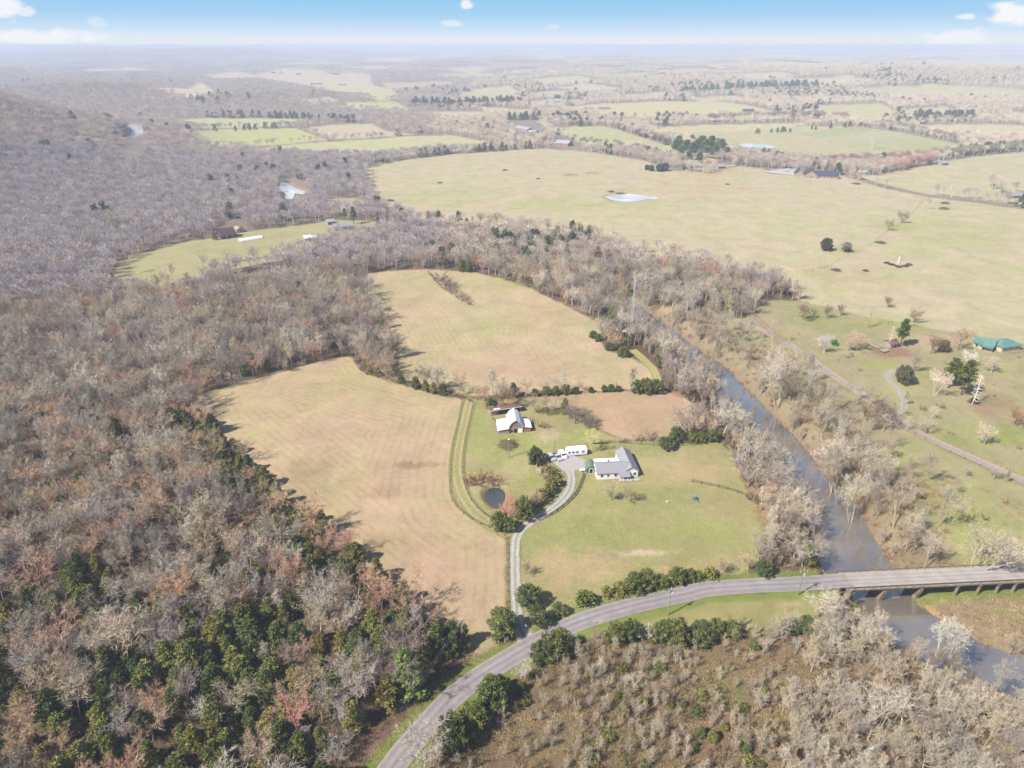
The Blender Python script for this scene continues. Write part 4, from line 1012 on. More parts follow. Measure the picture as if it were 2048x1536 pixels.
# driveway and farm pond
row('round_cedar', [(1000, 1060, 7.2), (1020, 1062, 5.0), (1047, 1035, 7.4)], 'dark cedar', 'where the driveway bends below the pond', 'cedars at the driveway bend')
hand('spreading_tree', 1018, 1038, 8, 'rounded pinkish budding tree between pond and dark cedar', (206, 152, 128), None, 0, 1.15)
row('bush', [(955, 965, 3.8), (972, 960, 4.2), (990, 966, 3.8), (940, 966, 3.0)], 'brown twiggy bush', 'on the bank above the farm pond', 'bushes above the farm pond', (150, 116, 92), 1.4)
row('green_bush', [(1068, 1012, 3.8), (1085, 1000, 4.2), (1100, 986, 4.4), (1108, 972, 4.6), (1103, 956, 4.2), (1095, 945, 3.6)], 'brownish green bush', 'along the inside of the driveway curve', 'bushes inside the driveway curve', (132, 126, 72))
hand('spreading_tree', 1072, 1012, 6.5, 'pale bare tree among bushes inside the driveway curve', (190, 164, 140))
hand('bush', 1086, 952, 4.0, 'pale blossoming bush beside the parked cars', (214, 188, 164))
hand('round_cedar', 1070, 926, 6.5, 'dark cedar standing left of the parked cars')
hand('cedar_tree', 1068, 916, 5.5, 'smaller pointed cedar behind the one left of the cars')
# barnyard
hand('spreading_tree', 1016, 815, 12.5, 'big round bare tree behind the long open shed', (168, 142, 122), None, 0)
hand('spreading_tree', 968, 808, 9.5, 'pinkish bare tree left of the big tree behind the shed', (188, 154, 136), None, 1)
hand('round_cedar', 984, 818, 5.0, 'dark cedar at the left end of the long open shed')
hand('cedar_tree', 1130, 828, 7.5, 'dark pointed cedar at the edge of the brown paddock')
row('spreading_tree', [(1138, 838, 7.5), (1150, 848, 9.0), (1168, 850, 7.5), (1176, 858, 6.0)], 'bare grey brown tree', 'in the clump beside the brown paddock', 'bare clump beside the paddock', (142, 128, 116))
row('bare_tree', [(1066, 826, 9), (1090, 826, 10), (1106, 826, 8)], 'thin bare tree', 'between the barn and the brown paddock', 'thin trees right of the barn')
row('bush', [(1060, 846, 3.4), (1078, 826, 3.4), (1092, 828, 3.2), (1090, 856, 3.0), (1080, 852, 2.5), (1100, 826, 3)], 'brown bush', 'right of the white roofed barn', 'bushes right of the barn')
hand('budding_tree', 1183, 905, 9.5, 'yellowish blossoming tree behind the white travel trailer', (212, 196, 146))
row('spreading_tree', [(1268, 882, 6.2), (1291, 880, 6.8)], 'pale bare tree', 'on the paddock fence line above the house', 'pale trees on the paddock fence', (196, 172, 150))
hand('spreading_tree', 1240, 886, 4.0, 'tiny pale bare tree on the fence line above the farmhouse', (204, 184, 160))
row('round_cedar', [(1332, 898, 5.0), (1352, 882, 7.0), (1384, 884, 4.6), (1402, 884, 4.4), (1425, 882, 4.8)], 'dark cedar', 'below the brown paddock', 'cedars below the brown paddock')
row('spreading_tree', [(1222, 1000, 7.0), (1257, 1002, 7.2)], 'leafless yard tree', 'on the lawn in front of the farmhouse', 'yard trees before the farmhouse', (176, 162, 130))
# hedge between the hayfields
row('cedar_tree', [(740, 748, 4.6), (756, 752, 4.0), (803, 767, 4.4), (832, 776, 6.0), (851, 782, 5.4), (868, 786, 5.0), (886, 788, 4.8)], 'dark green cedar', 'in the hedge between the two hayfields', 'cedars between the hayfields', None, 1.5)
row('bush', [(728, 742, 3), (768, 756, 2.6), (786, 764, 2.8), (815, 772, 2.6), (905, 792, 2.2), (922, 796, 2.4), (940, 800, 2.4)], 'brown bush', 'in the hedge between the two hayfields', 'bushes between the hayfields', None, 1.3)
row('round_cedar', [(1070, 792, 4.0), (1092, 791, 4.6), (1112, 790, 5.0), (1132, 788, 4.8), (1152, 787, 3.2), (1182, 785, 2.6), (1208, 783, 3.6), (1222, 783, 4.0), (1236, 783, 3.4), (1276, 785, 6.0), (1292, 786, 7.0), (1312, 786, 6.6)], 'dark cedar', 'in the hedge above the brown paddock', 'cedars above the brown paddock')
hand('budding_tree', 1160, 782, 5.8, 'small pinkish budding tree in the hedge above the paddock', (206, 168, 150))
row('round_cedar', [(1186, 676, 4.4), (1196, 682, 3.6), (1218, 700, 5.0), (1246, 713, 5.2)], 'dark cedar', 'on the right edge of the upper hayfield', 'cedars right of the upper hayfield', None, 1.1)
row('bush', [(876, 562, 7.0), (886, 570, 6.0), (897, 580, 5.6), (908, 588, 5.0), (918, 595, 4.6), (928, 601, 4.2), (938, 608, 3.8), (902, 574, 5)], 'bare thicket bush', 'in the long island of the upper hayfield', 'thicket island in the upper hayfield', (140, 122, 108), 1.2)
row('green_bush', [(1215, 668, 3), (1228, 672, 3.4), (1210, 676, 2.6)], 'dull green bush', 'at the foot of the lattice mast', 'bushes by the mast')
row('cedar_tree', [(620, 672, 9), (634, 664, 12), (648, 676, 10), (660, 668, 12), (676, 690, 10), (688, 676, 11), (664, 692, 8)], 'dark evergreen', 'in the grove left of the upper hayfield', 'evergreens left of the upper hayfield')
hand('white_barked_tree', 714, 724, 14, 'pale grey round topped tree between the two hayfields', (196, 180, 168))
hand('budding_tree', 768, 722, 9, 'rosy budding tree at the corner of the upper hayfield', (196, 140, 128))
hand('spreading_tree', 612, 712, 13, 'large pale bare tree on the far edge of the lower hayfield', (206, 190, 172), None, 0)
# sycamores and other trees along the creek
row('white_barked_tree', [(1372, 640, 19), (1440, 692, 21), (1556, 806, 25), (1580, 792, 20), (1640, 835, 17), (1672, 960, 22), (1682, 985, 24), (1690, 950, 21), (1712, 965, 19), (1708, 1018, 20), (1752, 1015, 15), (1790, 1050, 15)], 'white barked tree', 'along the far creek bank above the bridge', 'white barked trees along the creek')
row('white_barked_tree', [(1855, 1115, 15), (1838, 1062, 12), (1945, 1134, 17), (1958, 1136, 17), (2018, 1130, 15), (2038, 1128, 17), (1985, 1132, 13)], 'pale bare tree', 'just behind the bridge', 'pale trees behind the bridge')
row('white_barked_tree', [(1866, 1328, 14.5), (1890, 1338, 14)], 'slender white barked tree', 'standing by the water below the bridge', 'white barked pair below the bridge', (196, 188, 172))
hand('white_barked_tree', 1662, 1262, 12, 'wide pale bare tree at the near bridge end', (200, 190, 172), None, 0, 1.5)
hand('white_barked_tree', 1728, 1262, 5, 'small white bare tree beside the bridge pier', (226, 216, 206))
hand('bare_tree', 1765, 1295, 7, 'grey bare tree overhanging the water below the bridge', (196, 176, 160))
row('white_barked_tree', [(1730, 1455, 12), (1755, 1462, 12), (1800, 1480, 11), (1690, 1440, 11)], 'pale stemmed tree', 'in the lower right thicket', 'pale stems in the lower right thicket', (190, 180, 164))
row('spreading_tree', [(1690, 870, 8), (1640, 850, 7), (1728, 842, 9), (1750, 832, 10), (1768, 850, 9), (1745, 860, 8), (1765, 842, 8)], 'bare dark tree', 'between the creek and the dirt road', 'bare trees beside the dirt road', (140, 120, 104))
row('bare_tree', [(1765, 862, 9), (1780, 858, 8), (1812, 862, 8), (1850, 868, 7), (1735, 812, 9), (1715, 800, 8), (1890, 1005, 8), (1910, 990, 8), (1985, 960, 6), (2010, 966, 6)], 'bare tree', 'along the dirt road', 'bare trees along the dirt road')
# the yard across the creek
row('spreading_tree', [(1606, 640, 9), (1626, 636, 7), (1652, 637, 9), (1681, 632, 7), (1775, 616, 7.5), (1828, 646, 9.5)], 'dark bare field tree', 'in the row at the pasture edge', 'field trees at the pasture edge', (142, 120, 98))
hand('dead_conifer', 1736, 655, 12, 'tall half dead conifer in the yard across the creek', (170, 160, 110))
hand('spreading_tree', 1648, 706, 10.5, 'silvery bare tree beside the dirt road across the creek', (204, 196, 190), None, 2)
hand('spreading_tree', 1714, 700, 9.5, 'dense rosy grey round tree beside the fallen shed', (192, 158, 138), None, 1, 1.3)
hand('spreading_tree', 1695, 702, 6.5, 'thin pale tree left of the dense rosy one', (196, 172, 150))
hand('pine_tree', 1800, 692, 15, 'tall green pine beside the old tin roofed shed', (92, 112, 56), None, 1)
hand('dead_conifer', 1778, 695, 12, 'bleached dead conifer in front of the old shed', (224, 206, 184))
hand('spreading_tree', 1861, 708, 10, 'dark leaning bare tree in the yard left of the teal roofs', (120, 102, 84), None, 2)
hand('spreading_tree', 1884, 704, 8, 'second dark bare tree left of the teal roofs', (128, 110, 90))
hand('bare_tree', 1915, 700, 12, 'tall brown bare tree close beside the teal roofed house', (158, 130, 106))
hand('round_cedar', 1806, 766, 8.5, 'ragged grey green evergreen beside the gravel path', (110, 106, 76), None, 0)
hand('bare_tree', 1824, 745, 11, 'grey bare tree behind the ragged evergreen', (168, 154, 142))
hand('round_cedar', 1886, 702, 6.0, 'olive evergreen among the dark bare trees', (128, 124, 62))
row('pine_tree', [(1896, 776, 15), (1908, 768, 13), (1922, 790, 16)], 'tall olive evergreen', 'in the yard below the teal roofs', 'tall evergreens in the yard', (112, 116, 56))
hand('white_barked_tree', 1868, 792, 13, 'slim white stemmed tree left of the yard evergreens', (224, 208, 190))
hand('dead_conifer', 1944, 808, 14, 'bleached bare conifer with flat branches in the yard', (222, 212, 196))
hand('spreading_tree', 1935, 732, 9, 'white branching tree below the teal roofed house', (214, 206, 198))
hand('spreading_tree', 1982, 745, 8, 'pale bare tree below the right teal roof', (196, 182, 166))
hand('spreading_tree', 1968, 888, 8.5, 'pale bare tree on the green slope above the dirt road', (200, 186, 166))
hand('spreading_tree', 2032, 852, 9.5, 'rusty brown bare tree at the right frame edge', (150, 112, 80), None, 0, 1.2)
hand('green_bush', 1946, 806, 3.0, 'low green bush at the foot of the bleached conifer', (104, 108, 52))
hand('green_bush', 1668, 690, 3.0, 'bright green bush beside the silvery tree', (96, 138, 64))
row('bush', [(1880, 815, 2.2), (1815, 830, 2.6), (1845, 820, 2.4), (1600, 760, 2.6), (1625, 790, 2.4)], 'grey brown bush', 'near the dirt road across the creek', 'bushes near the dirt road')
# pasture trees and trees on the ridge trail
hand('round_cedar', 1651, 501, 9.5, 'dark round evergreen alone in the big pasture', (84, 88, 60))
hand('spreading_tree', 1686, 505, 9, 'pale bare tree beside the dark evergreen in the pasture', (170, 158, 140))
hand('round_cedar', 1692, 503, 7, 'dark evergreen behind the pale pasture tree', (96, 98, 66))
row('spreading_tree', [(1776, 461, 11), (1803, 446, 11.5)], 'round crowned bare tree', 'on the pasture fence line', 'round pasture trees', (140, 128, 102), 1.15)
hand('bare_tree', 1856, 419, 12, 'thin bare tree at the far corner of the pasture', (168, 152, 132))
hand('bare_tree', 1888, 398, 8, 'faint bare tree beyond the pasture lane', (196, 180, 160))
row('pine_tree', [(805, 446, 12), (824, 450, 8), (858, 448, 12), (878, 450, 12), (917, 452, 12), (934, 454, 9), (757, 455, 10), (690, 440, 12), (708, 448, 13)], 'dark pine', 'on the ridge trail above the creek woods', 'pines on the ridge trail')
row('bare_tree', [(945, 452, 9), (990, 452, 9), (1060, 462, 10), (1095, 466, 10), (1140, 476, 11), (1190, 488, 11), (1215, 494, 12), (1250, 505, 12), (1290, 515, 12), (1330, 525, 12), (1395, 545, 12)], 'slim bare tree', 'between the ridge trail and the pasture', 'slim trees along the ridge trail')
row('green_bush', [(960, 454, 3), (1010, 458, 3.4), (1055, 466, 3), (1120, 475, 3), (1300, 520, 3), (1360, 540, 3)], 'dull green bush', 'beside the ridge trail', 'bushes beside the ridge trail')
row('white_barked_tree', [(405, 545, 15), (440, 555, 14), (460, 545, 15), (478, 550, 14), (555, 545, 19), (430, 590, 17), (345, 560, 14), (270, 548, 12)], 'white barked tree', 'between the long meadow and the left woods', 'white barked trees below the long meadow')
row('white_barked_tree', [(238, 470, 20), (186, 500, 15), (158, 478, 14), (395, 430, 17), (472, 430, 18), (490, 418, 16), (530, 408, 16), (598, 340, 18), (608, 342, 17)], 'white barked tree', 'along the foot of the left hill', 'white barked trees below the hill')
row('white_barked_tree', [(735, 530, 15), (772, 525, 15), (1010, 535, 14), (1130, 560, 14), (1120, 555, 14), (1290, 570, 14), (1152, 590, 15), (1120, 590, 13)], 'pale stemmed tree', 'in the creek woods beyond the upper hayfield', 'pale stems in the creek woods')
row('cedar_tree', [(430, 480, 7), (240, 505, 6), (225, 560, 6)], 'dark evergreen', 'around the long meadow', 'evergreens around the long meadow')
# grove in the far pasture, and evergreens along far hedges
GR = random.Random(9)
row('pine_tree', [(1350, 312, 20), (1362, 316, 18), (1372, 310, 22), (1384, 320, 20), (1392, 312, 24), (1402, 306, 24), (1410, 316, 22), (1420, 310, 24), (1430, 318, 20), (1440, 312, 22), (1356, 298, 22), (1452, 318, 16), (1376, 330, 16), (1398, 328, 15)], 'tall pine', 'in the grove beyond the big pasture', 'pines of the far grove', None, 1.7)
row('budding_tree', [(1415, 340, 15), (1428, 342, 15), (1464, 326, 14)], 'rosy budding tree', 'at the edge of the far pine grove', 'rosy trees by the far grove', (186, 128, 128))
row('round_cedar', [(1303, 342, 8), (1318, 343, 9), (1330, 342, 9), (1294, 340, 7)], 'dark evergreen', 'at the left end of the far grove', 'evergreens left of the far grove', (84, 96, 78))
for nm_, k_, line_, n_, h_, t_ in [
    ('on the field hedge north of the big pasture', 'far_cedar', [(742, 326), (790, 320), (900, 308), (1000, 300), (1065, 297)], 26, (7, 12), None),
    ('x', 'far_bare', [(742, 326), (790, 320), (900, 308), (1000, 300), (1065, 297)], 34, (9, 14), None),
    ('x', 'far_bare', [(1075, 292), (1140, 286), (1220, 296), (1300, 310)], 60, (9, 15), (140, 122, 124)),
    ('x', 'far_cedar', [(1230, 300), (1280, 303), (1340, 312)], 16, (5, 9), None), ('x', 'far_bare', [(1230, 256), (1290, 272), (1370, 304)], 60, (8, 13), (130, 124, 112)), ('x', 'far_cedar', [(1230, 256), (1290, 272), (1370, 304)], 26, (6, 10), None),
    ('x', 'far_bare', [(1440, 300), (1540, 312), (1650, 330), (1700, 332)], 60, (7, 12), (168, 156, 128)), ('x', 'far_bare', [(1450, 328), (1530, 334), (1580, 338)], 50, (8, 14), (150, 142, 118)),
    ('x', 'far_bare', [(1640, 332), (1700, 330), (1780, 326), (1850, 320)], 80, (11, 17), (170, 146, 130)), ('x', 'far_bare', [(1740, 345), (1790, 342), (1850, 330), (1875, 322)], 60, (11, 17), (190, 150, 140)),
    ('x', 'far_bare', [(1870, 318), (1960, 308), (2060, 300), (2200, 294)], 90, (12, 18), (140, 136, 122)), ('x', 'far_cedar', [(1900, 312), (1960, 305), (2060, 298)], 34, (9, 14), None),
    ('x', 'far_cedar', [(1470, 268), (1600, 262), (1700, 254), (1760, 250)], 22, (6, 10), None), ('x', 'far_bare', [(1760, 252), (1840, 268), (1910, 285)], 70, (10, 16), (150, 140, 128)),
    ('x', 'far_bare', [(1980, 345 + 25), (2000, 388), (2040, 385)], 16, (12, 16), (190, 174, 160)), ('x', 'far_bare', [(600, 282), (660, 284), (740, 278), (830, 270)], 26, (6, 11), None),
    ('x', 'far_bare', [(380, 256), (460, 258), (560, 256), (640, 250)], 40, (8, 13), (150, 150, 130)), ('x', 'far_cedar', [(420, 262), (470, 262), (560, 256)], 8, (8, 12), None), ('x', 'far_bare', [(590, 256), (655, 281)], 20, (5, 8), None),
    ('x', 'far_cedar', [(420, 236), (520, 235), (640, 240), (720, 246)], 44, (10, 15), None), ('x', 'far_cedar', [(820, 212), (900, 214), (960, 212), (1050, 208)], 46, (14, 22), None), ('x', 'far_cedar', [(1000, 240), (1100, 240), (1150, 238)], 22, (12, 18), None),
    ('x', 'far_bare', [(1420, 244), (1520, 240), (1620, 238), (1700, 242)], 90, (14, 20), (160, 142, 136)), ('x', 'far_cedar', [(1830, 240), (1900, 242), (1940, 240)], 30, (14, 20), None), ('x', 'far_cedar', [(1360, 188), (1460, 182), (1540, 178), (1640, 176)], 70, (16, 24), None),
    ('x', 'far_bare', [(1700, 262), (1760, 256)], 10, (8, 10), None)]:
    L_ = PA(line_)
    sg = np.concatenate([[0], np.cumsum(np.linalg.norm(np.diff(L_, axis=0), axis=1))])
    for _ in range(n_):
        t = GR.random() * sg[-1]; i = min(int(np.searchsorted(sg, t, 'right')) - 1, len(L_) - 2)
        p = L_[i] + (L_[i + 1] - L_[i]) * ((t - sg[i]) / max(sg[i + 1] - sg[i], 1e-6))
        j = 2 + sg[-1] * .008
        plant(k_, p[0] + GR.gauss(0, j), p[1] + GR.gauss(0, j), GR.uniform(*h_), GR, t_)

# woods: every bit of land that is not field, water or road
def jitter_grid(r0, r1, sp, half, rng):
    n = int(r1 / sp) + 1
    gx, gy = np.meshgrid(np.arange(-n, n + 1) * sp, np.arange(0, n + 1) * sp)
    P = np.stack([gx.ravel(), gy.ravel()], 1) + rng.uniform(-.48, .48, (gx.size, 2)) * sp
    d = np.hypot(P[:, 0], P[:, 1]); a = np.abs(np.arctan2(P[:, 0], P[:, 1]))
    return P[(d >= r0) & (d < r1) & (a < R(half))]
def zone_of(P):
    z = np.full(len(P), -1)
    for i, zn in enumerate(ZONES):
        z[sd_near(P, zn['poly'], 3) < 0] = i
    for _n, poly, *_r in WATERS:
        z[sd_near(P, poly, 4) < (1.0 if _n == 'river' else 3.0)] = -2
    return z
def clear_of_roads(P, k=1.0):
    ok = np.ones(len(P), bool)
    for line, w in ((ROAD, 5.5), (DRIVE, 3.2), (LANE, 4), (LANE_B, 4), (DIRT, 4.5), (DRIVE_B, 3), (TRAIL, 3.2), (FARM_ROAD, 6)):
        lo, hi = line.min(0) - w, line.max(0) + w
        m = (P[:, 0] > lo[0]) & (P[:, 0] < hi[0]) & (P[:, 1] > lo[1]) & (P[:, 1] < hi[1]) & ok
        if m.any():
            ok[m] = ldist(P[m], line) > w * k
    return ok
OPEN = [PA(p) for p in ([(560, 355), (610, 362), (625, 400), (610, 425), (560, 420)], [(225, 320), (240, 292), (262, 258), (290, 258), (300, 285), (290, 315), (250, 330)], [(1380, 326), (1460, 326), (1470, 342), (1380, 342)], [(640, 440), (720, 440), (720, 475), (610, 490)],
                        [(1010, 238), (1075, 240), (1090, 275), (1040, 280)], [(1100, 280), (1180, 280), (1180, 300), (1110, 300)], [(425, 445), (490, 440), (495, 480), (430, 485)], [(470, 548), (600, 540), (600, 560), (480, 580)])]
nrng = np.random.default_rng(3); WR = random.Random(17)
HAY = [z['poly'] for z in ZONES if z['name'] == 'hay_field']
P = jitter_grid(45, 470, 5.0, 54, nrng)
z = zone_of(P); P = P[z == -1]
P = P[clear_of_roads(P)]
for o_ in OPEN:
    P = P[sd_near(P, o_, 2) > 0]
sdh = sd_near(P, HAY[0], 60)
U_, V_, _f = project(P[:, 0], P[:, 1], H(P[:, 0], P[:, 1]))
cl = fbm(P[:, 0] / 26, P[:, 1] / 26, 91, 3)
bz = sd_near(P, RIVER, 22); drb = ldist(P, ROAD)
for i in range(len(P)):
    x, y = P[i]; u, v = U_[i], V_[i]; r = WR.random(); q = cl[i]
    if u > 1640 and v > 1150 and (drb[i] < 16 or bz[i] < 7) and r < .9: continue
    near_water = bz[i] < 14 and v > 640
    ev = .05; bud = .12; syc = 0.0; bsh = .06
    if u < 960 and v > 780:                                   # the wood in the lower left
        ev = float(np.clip(.06 + (v - 1040) / 560, .06, .50)) * (0.6 + .8 * float(sst(.40, .64, q)))
        bud = .30 if v < 1130 else .11
        if sdh[i] < 13 and v > 850: ev = .68
    elif u < 800 and v > 500: ev, bud = .05, .14
    elif bz[i] < 22: ev, bud, syc, bsh = .06, .02, .12, .18
    else: ev, bud, syc, bsh = .04, .14, .05, .12
    if r < ev: plant('cedar_tree', x, y, WR.uniform(5, 9) + (2.2 if v > 1250 else 0) * WR.random(), WR, wide=WR.uniform(1.0, 1.45))
    elif r < ev + bud: plant('budding_tree', x, y, WR.uniform(7.5, 13.5), WR, wide=WR.uniform(.85, 1.25))
    elif near_water and r < .8: plant('bare_tree', x, y, WR.uniform(7, 12.5), WR, wide=.95)
    elif r < ev + bud + syc: plant('white_barked_tree', x, y, WR.uniform(11, 16), WR)
    elif r < ev + bud + syc + bsh: plant('bush', x, y, WR.uniform(2, 4.5), WR)
    else: plant('bare_tree', x, y, WR.uniform(7, 11) if WR.random() < .45 else WR.uniform(11, 15.5), WR, wide=WR.uniform(.8, 1.25))
# undergrowth trees that fill the woodland between the crowns
P = jitter_grid(45, 330, 5.6, 54, nrng); z = zone_of(P); P = P[z == -1]; P = P[clear_of_roads(P)]
for x, y in P:
    plant(WR.choice(['bush', 'bush', 'sapling', 'sapling', 'bare_tree']), x, y, WR.uniform(2.5, 5.0), WR)
# scrub below the road
sz = [i for i, q in enumerate(ZONES) if q['name'] == 'scrubland'][0]; bzn = [i for i, q in enumerate(ZONES) if q['name'] == 'bramble_bank'][0]
P = jitter_grid(40, 170, 1.75, 52, nrng); z = zone_of(P); m = z == sz; P = P[m]; P = P[clear_of_roads(P, 1.1)]
U_, V_, _f = project(P[:, 0], P[:, 1], 0 * P[:, 0]); cl = fbm(P[:, 0] / 9, P[:, 1] / 9, 95, 3); c2 = fbm(P[:, 0] / 17, P[:, 1] / 17, 96, 3)
for i in range(len(P)):
    x, y = P[i]; u, v = U_[i], V_[i]; r = WR.random()
    if WR.random() > .45 + .8 * float(sst(.36, .58, c2[i])): continue
    thick = float(sst(1430, 1640, u + 60 * (cl[i] - .5)))
    if r < .10 + .12 * thick: plant('bare_tree', x, y, WR.uniform(4, 6.5) + 5.5 * thick * WR.random(), WR, (196, 182, 162) if WR.random() < .45 else None, wide=.85) if thick > .3 else plant('sapling', x, y, WR.uniform(3.0, 5.5), WR)
    elif r < .50: plant('sapling', x, y, WR.uniform(2.2, 4.2) + 2.6 * WR.random() * c2[i], WR) if cl[i] > .40 else plant('bush', x, y, WR.uniform(.7, 1.5), WR, (120, 98, 76))
    elif r < .72: plant('bush', x, y, WR.uniform(1.0, 2.4), WR, (134, 126, 84) if WR.random() < .35 else None)
    elif r < .755: plant('green_bush', x, y, WR.uniform(1.2, 2.6), WR)
    elif r < .77: plant('cedar_tree', x, y, WR.uniform(2, 3.6), WR, wide=1.4)
P = jitter_grid(40, 170, 2.0, 50, nrng); z = zone_of(P); P = P[z == bzn]; P = P[clear_of_roads(P, 1.15)]
for x, y in P:
    if WR.random() < .6: plant('bush', x, y, WR.uniform(.7, 1.4), WR, (126, 94, 76))
# creek banks
P = jitter_grid(60, 420, 3.2, 52, nrng); z = zone_of(P); s = sd_near(P, RIVER, 30); U_, V_, _f = project(P[:, 0], P[:, 1], 0 * P[:, 0] - 2)
kind_b = np.array([zz >= 0 and ZONES[zz]['kind'] == 'b' for zz in z])
dd_ = ldist(P, DIRT) if len(P) else []
dr_ = ldist(P, ROAD)
for i in range(len(P)):
    if not kind_b[i]: continue
    x, y = P[i]; r = WR.random()
    if dr_[i] < 6: continue
    if dr_[i] < 17 and V_[i] > 1150:
        if r < .5: plant('bush', x, y, WR.uniform(.7, 1.3), WR, (160, 130, 104))
        continue
    if s[i] < 30 and dd_[i] > 5:
        w = 1 - max(0, s[i] - 12) / 30
        if r < .22 * w: plant('bare_tree', x, y, WR.uniform(5, 11), WR, (176, 160, 140), wide=.75)
        elif r < .33 * w and V_[i] < 1090: plant('white_barked_tree', x, y, WR.uniform(11, 17.5), WR, wide=.7)
        elif r < .8 * w: plant('bush', x, y, WR.uniform(.9, 2.6), WR, (166, 132, 104))
    elif r < .035 and dd_[i] > 5: plant('bush', x, y, WR.uniform(.8, 2.0), WR)
    elif r < .042 and dd_[i] > 5 and V_[i] > 700: plant('bare_tree', x, y, WR.uniform(4, 7), WR)
# woods farther off
P = jitter_grid(470, 1050, 7.2, 42, nrng); z = zone_of(P); P = P[z == -1]; P = P[clear_of_roads(P, 1.4)]
for o_ in OPEN:
    P = P[sd_near(P, o_, 2) > 0]
cl = fbm(P[:, 0] / 70, P[:, 1] / 70, 97, 3)
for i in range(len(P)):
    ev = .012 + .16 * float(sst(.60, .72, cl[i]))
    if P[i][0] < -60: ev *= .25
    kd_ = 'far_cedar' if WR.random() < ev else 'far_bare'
    plant(kd_, P[i][0], P[i][1], WR.uniform(9.5, 15), WR, WR.choice([(178, 168, 168), (164, 154, 156), (188, 176, 170)]) if kd_ == 'far_bare' and P[i][0] < -60 else None, wide=1.1)  # left-hand far trees: aerial haze put into the tint as mauve grey
P = jitter_grid(1050, 3200, 13.5, 40, nrng); z = zone_of(P); P = P[z == -1]; P = P[clear_of_roads(P, 2)]
for o_ in OPEN:
    P = P[sd_near(P, o_, 2) > 0]
cl = fbm(P[:, 0] / 160, P[:, 1] / 160, 99, 3)
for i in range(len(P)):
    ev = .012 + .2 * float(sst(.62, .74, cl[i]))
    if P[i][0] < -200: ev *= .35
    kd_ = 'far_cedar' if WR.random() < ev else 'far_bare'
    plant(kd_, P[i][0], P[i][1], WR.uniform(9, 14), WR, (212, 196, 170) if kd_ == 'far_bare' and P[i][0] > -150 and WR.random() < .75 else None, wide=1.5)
P = jitter_grid(3200, 11000, 82, 40, nrng); z = zone_of(P); P = P[z == -1]
cl = fbm(P[:, 0] / 700, P[:, 1] / 420, 103, 3)
P = P[cl < .60]
for x, y in P:
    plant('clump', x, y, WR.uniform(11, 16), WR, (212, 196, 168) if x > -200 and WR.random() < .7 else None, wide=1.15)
# ground cover: dry grass and brambles
P = jitter_grid(45, 260, 1.35, 50, nrng); z = zone_of(P)
m = np.array([zz in (sz, bzn) or (zz >= 0 and ZONES[zz]['name'] in ('flood_meadow',)) or (zz >= 0 and ZONES[zz]['name'] == 'rough_pasture' and WR.random() < .35) or (zz == -1 and WR.random() < .6) for zz in z])
P = P[m]; P = P[clear_of_roads(P, .75)]
for x, y in P:
    plant('tuft', x, y, WR.uniform(.6, 1.6), WR)
for ln_ in (ROAD,):
    P = jitter_grid(50, 230, 1.2, 46, nrng); d_ = ldist(P, ln_); P = P[(d_ > 3.4) & (d_ < 6.5)]
    P = P[zone_of(P) != -2]
    for x, y in P:
        if WR.random() < .4: plant('tuft', x, y, WR.uniform(.25, .5), WR, (134, 146, 78))

# ------------------------------------------------------------------ plants: individuals and masses
NOUN = {'bare_tree': ('bare tree', ['grey', 'brownish grey', 'pale grey', 'dark grey', 'tan', 'mauve grey']), 'spreading_tree': ('bare spreading tree', ['brown', 'tan']), 'white_barked_tree': ('white barked tree', ['creamy', 'ivory', 'bleached']),
        'budding_tree': ('budding tree', ['pinkish', 'salmon', 'tan pink', 'rosy']), 'sapling': ('bare sapling', ['straw coloured', 'tan', 'pale brown', 'brown']), 'cedar_tree': ('cedar', ['green', 'deep green', 'olive', 'dark green', 'yellowish green']),
        'bush': ('twiggy bush', ['brown', 'tan', 'dark brown', 'greyish']), 'green_bush': ('leafy bush', ['olive', 'yellowish', 'dark green'])}
CAT = {'bare_tree': 'bare tree', 'spreading_tree': 'spreading tree', 'white_barked_tree': 'white barked tree', 'budding_tree': 'budding tree', 'dead_conifer': 'dead conifer', 'sapling': 'sapling', 'cedar_tree': 'cedar', 'round_cedar': 'round cedar',
       'pine_tree': 'pine tree', 'conifer': 'conifer', 'bush': 'bush', 'green_bush': 'leafy bush'}
LIMIT = {'bare_tree': 290, 'budding_tree': 190, 'cedar_tree': 280, 'sapling': 290, 'bush': 280, 'green_bush': 120, 'white_barked_tree': 150}
def where(u, v, x, y):
    if v > 1180 and u > 860:
        if u < 1130: return 'in the scrub beside the road bend' if v < 1460 else 'in the scrub at the bottom near the road'
        if u < 1420: return 'in the upper scrub below the verge cedars' if v < 1400 else 'in the open scrub at the bottom middle'
        if u < 1700: return 'in the thicket below the near bridge end' if v < 1400 else 'in the bottom thicket right of middle'
        return 'at the creek side of the right thicket' if v < 1440 else 'in the bottom right corner thicket'
    if u < 960 and v > 780:
        if float(sdist(np.array([[x, y]]), HAY[0])[0]) < 10: return 'on the upper hayfield wood edge' if v < 1050 else 'on the lower hayfield wood edge'
        c = 'at the left frame edge' if u < 170 else 'in the left part' if u < 360 else 'in the middle' if u < 560 else 'in the right part'
        b = 'of the bottom wood' if v > 1400 else 'of the lower left wood' if v > 1230 else 'of the wood opposite the driveway' if v > 1060 else 'of the wood opposite the farmhouse' if v > 900 else 'of the wood opposite the barn'
        return c + ' ' + b
    if u > 1700 and v > 1000: return 'beside the bridge on the far bank'
    if u > 1200: return 'along the creek behind the house' if v > 760 else 'along the creek beyond the mast'
    if v > 640: return 'in the woods left of the upper hayfield'
    return 'in the creek woods beyond the hayfields' if u > 700 else 'in the woods below the long meadow'
by = {}
for p in PL:
    by.setdefault(p['kind'], []).append(p)
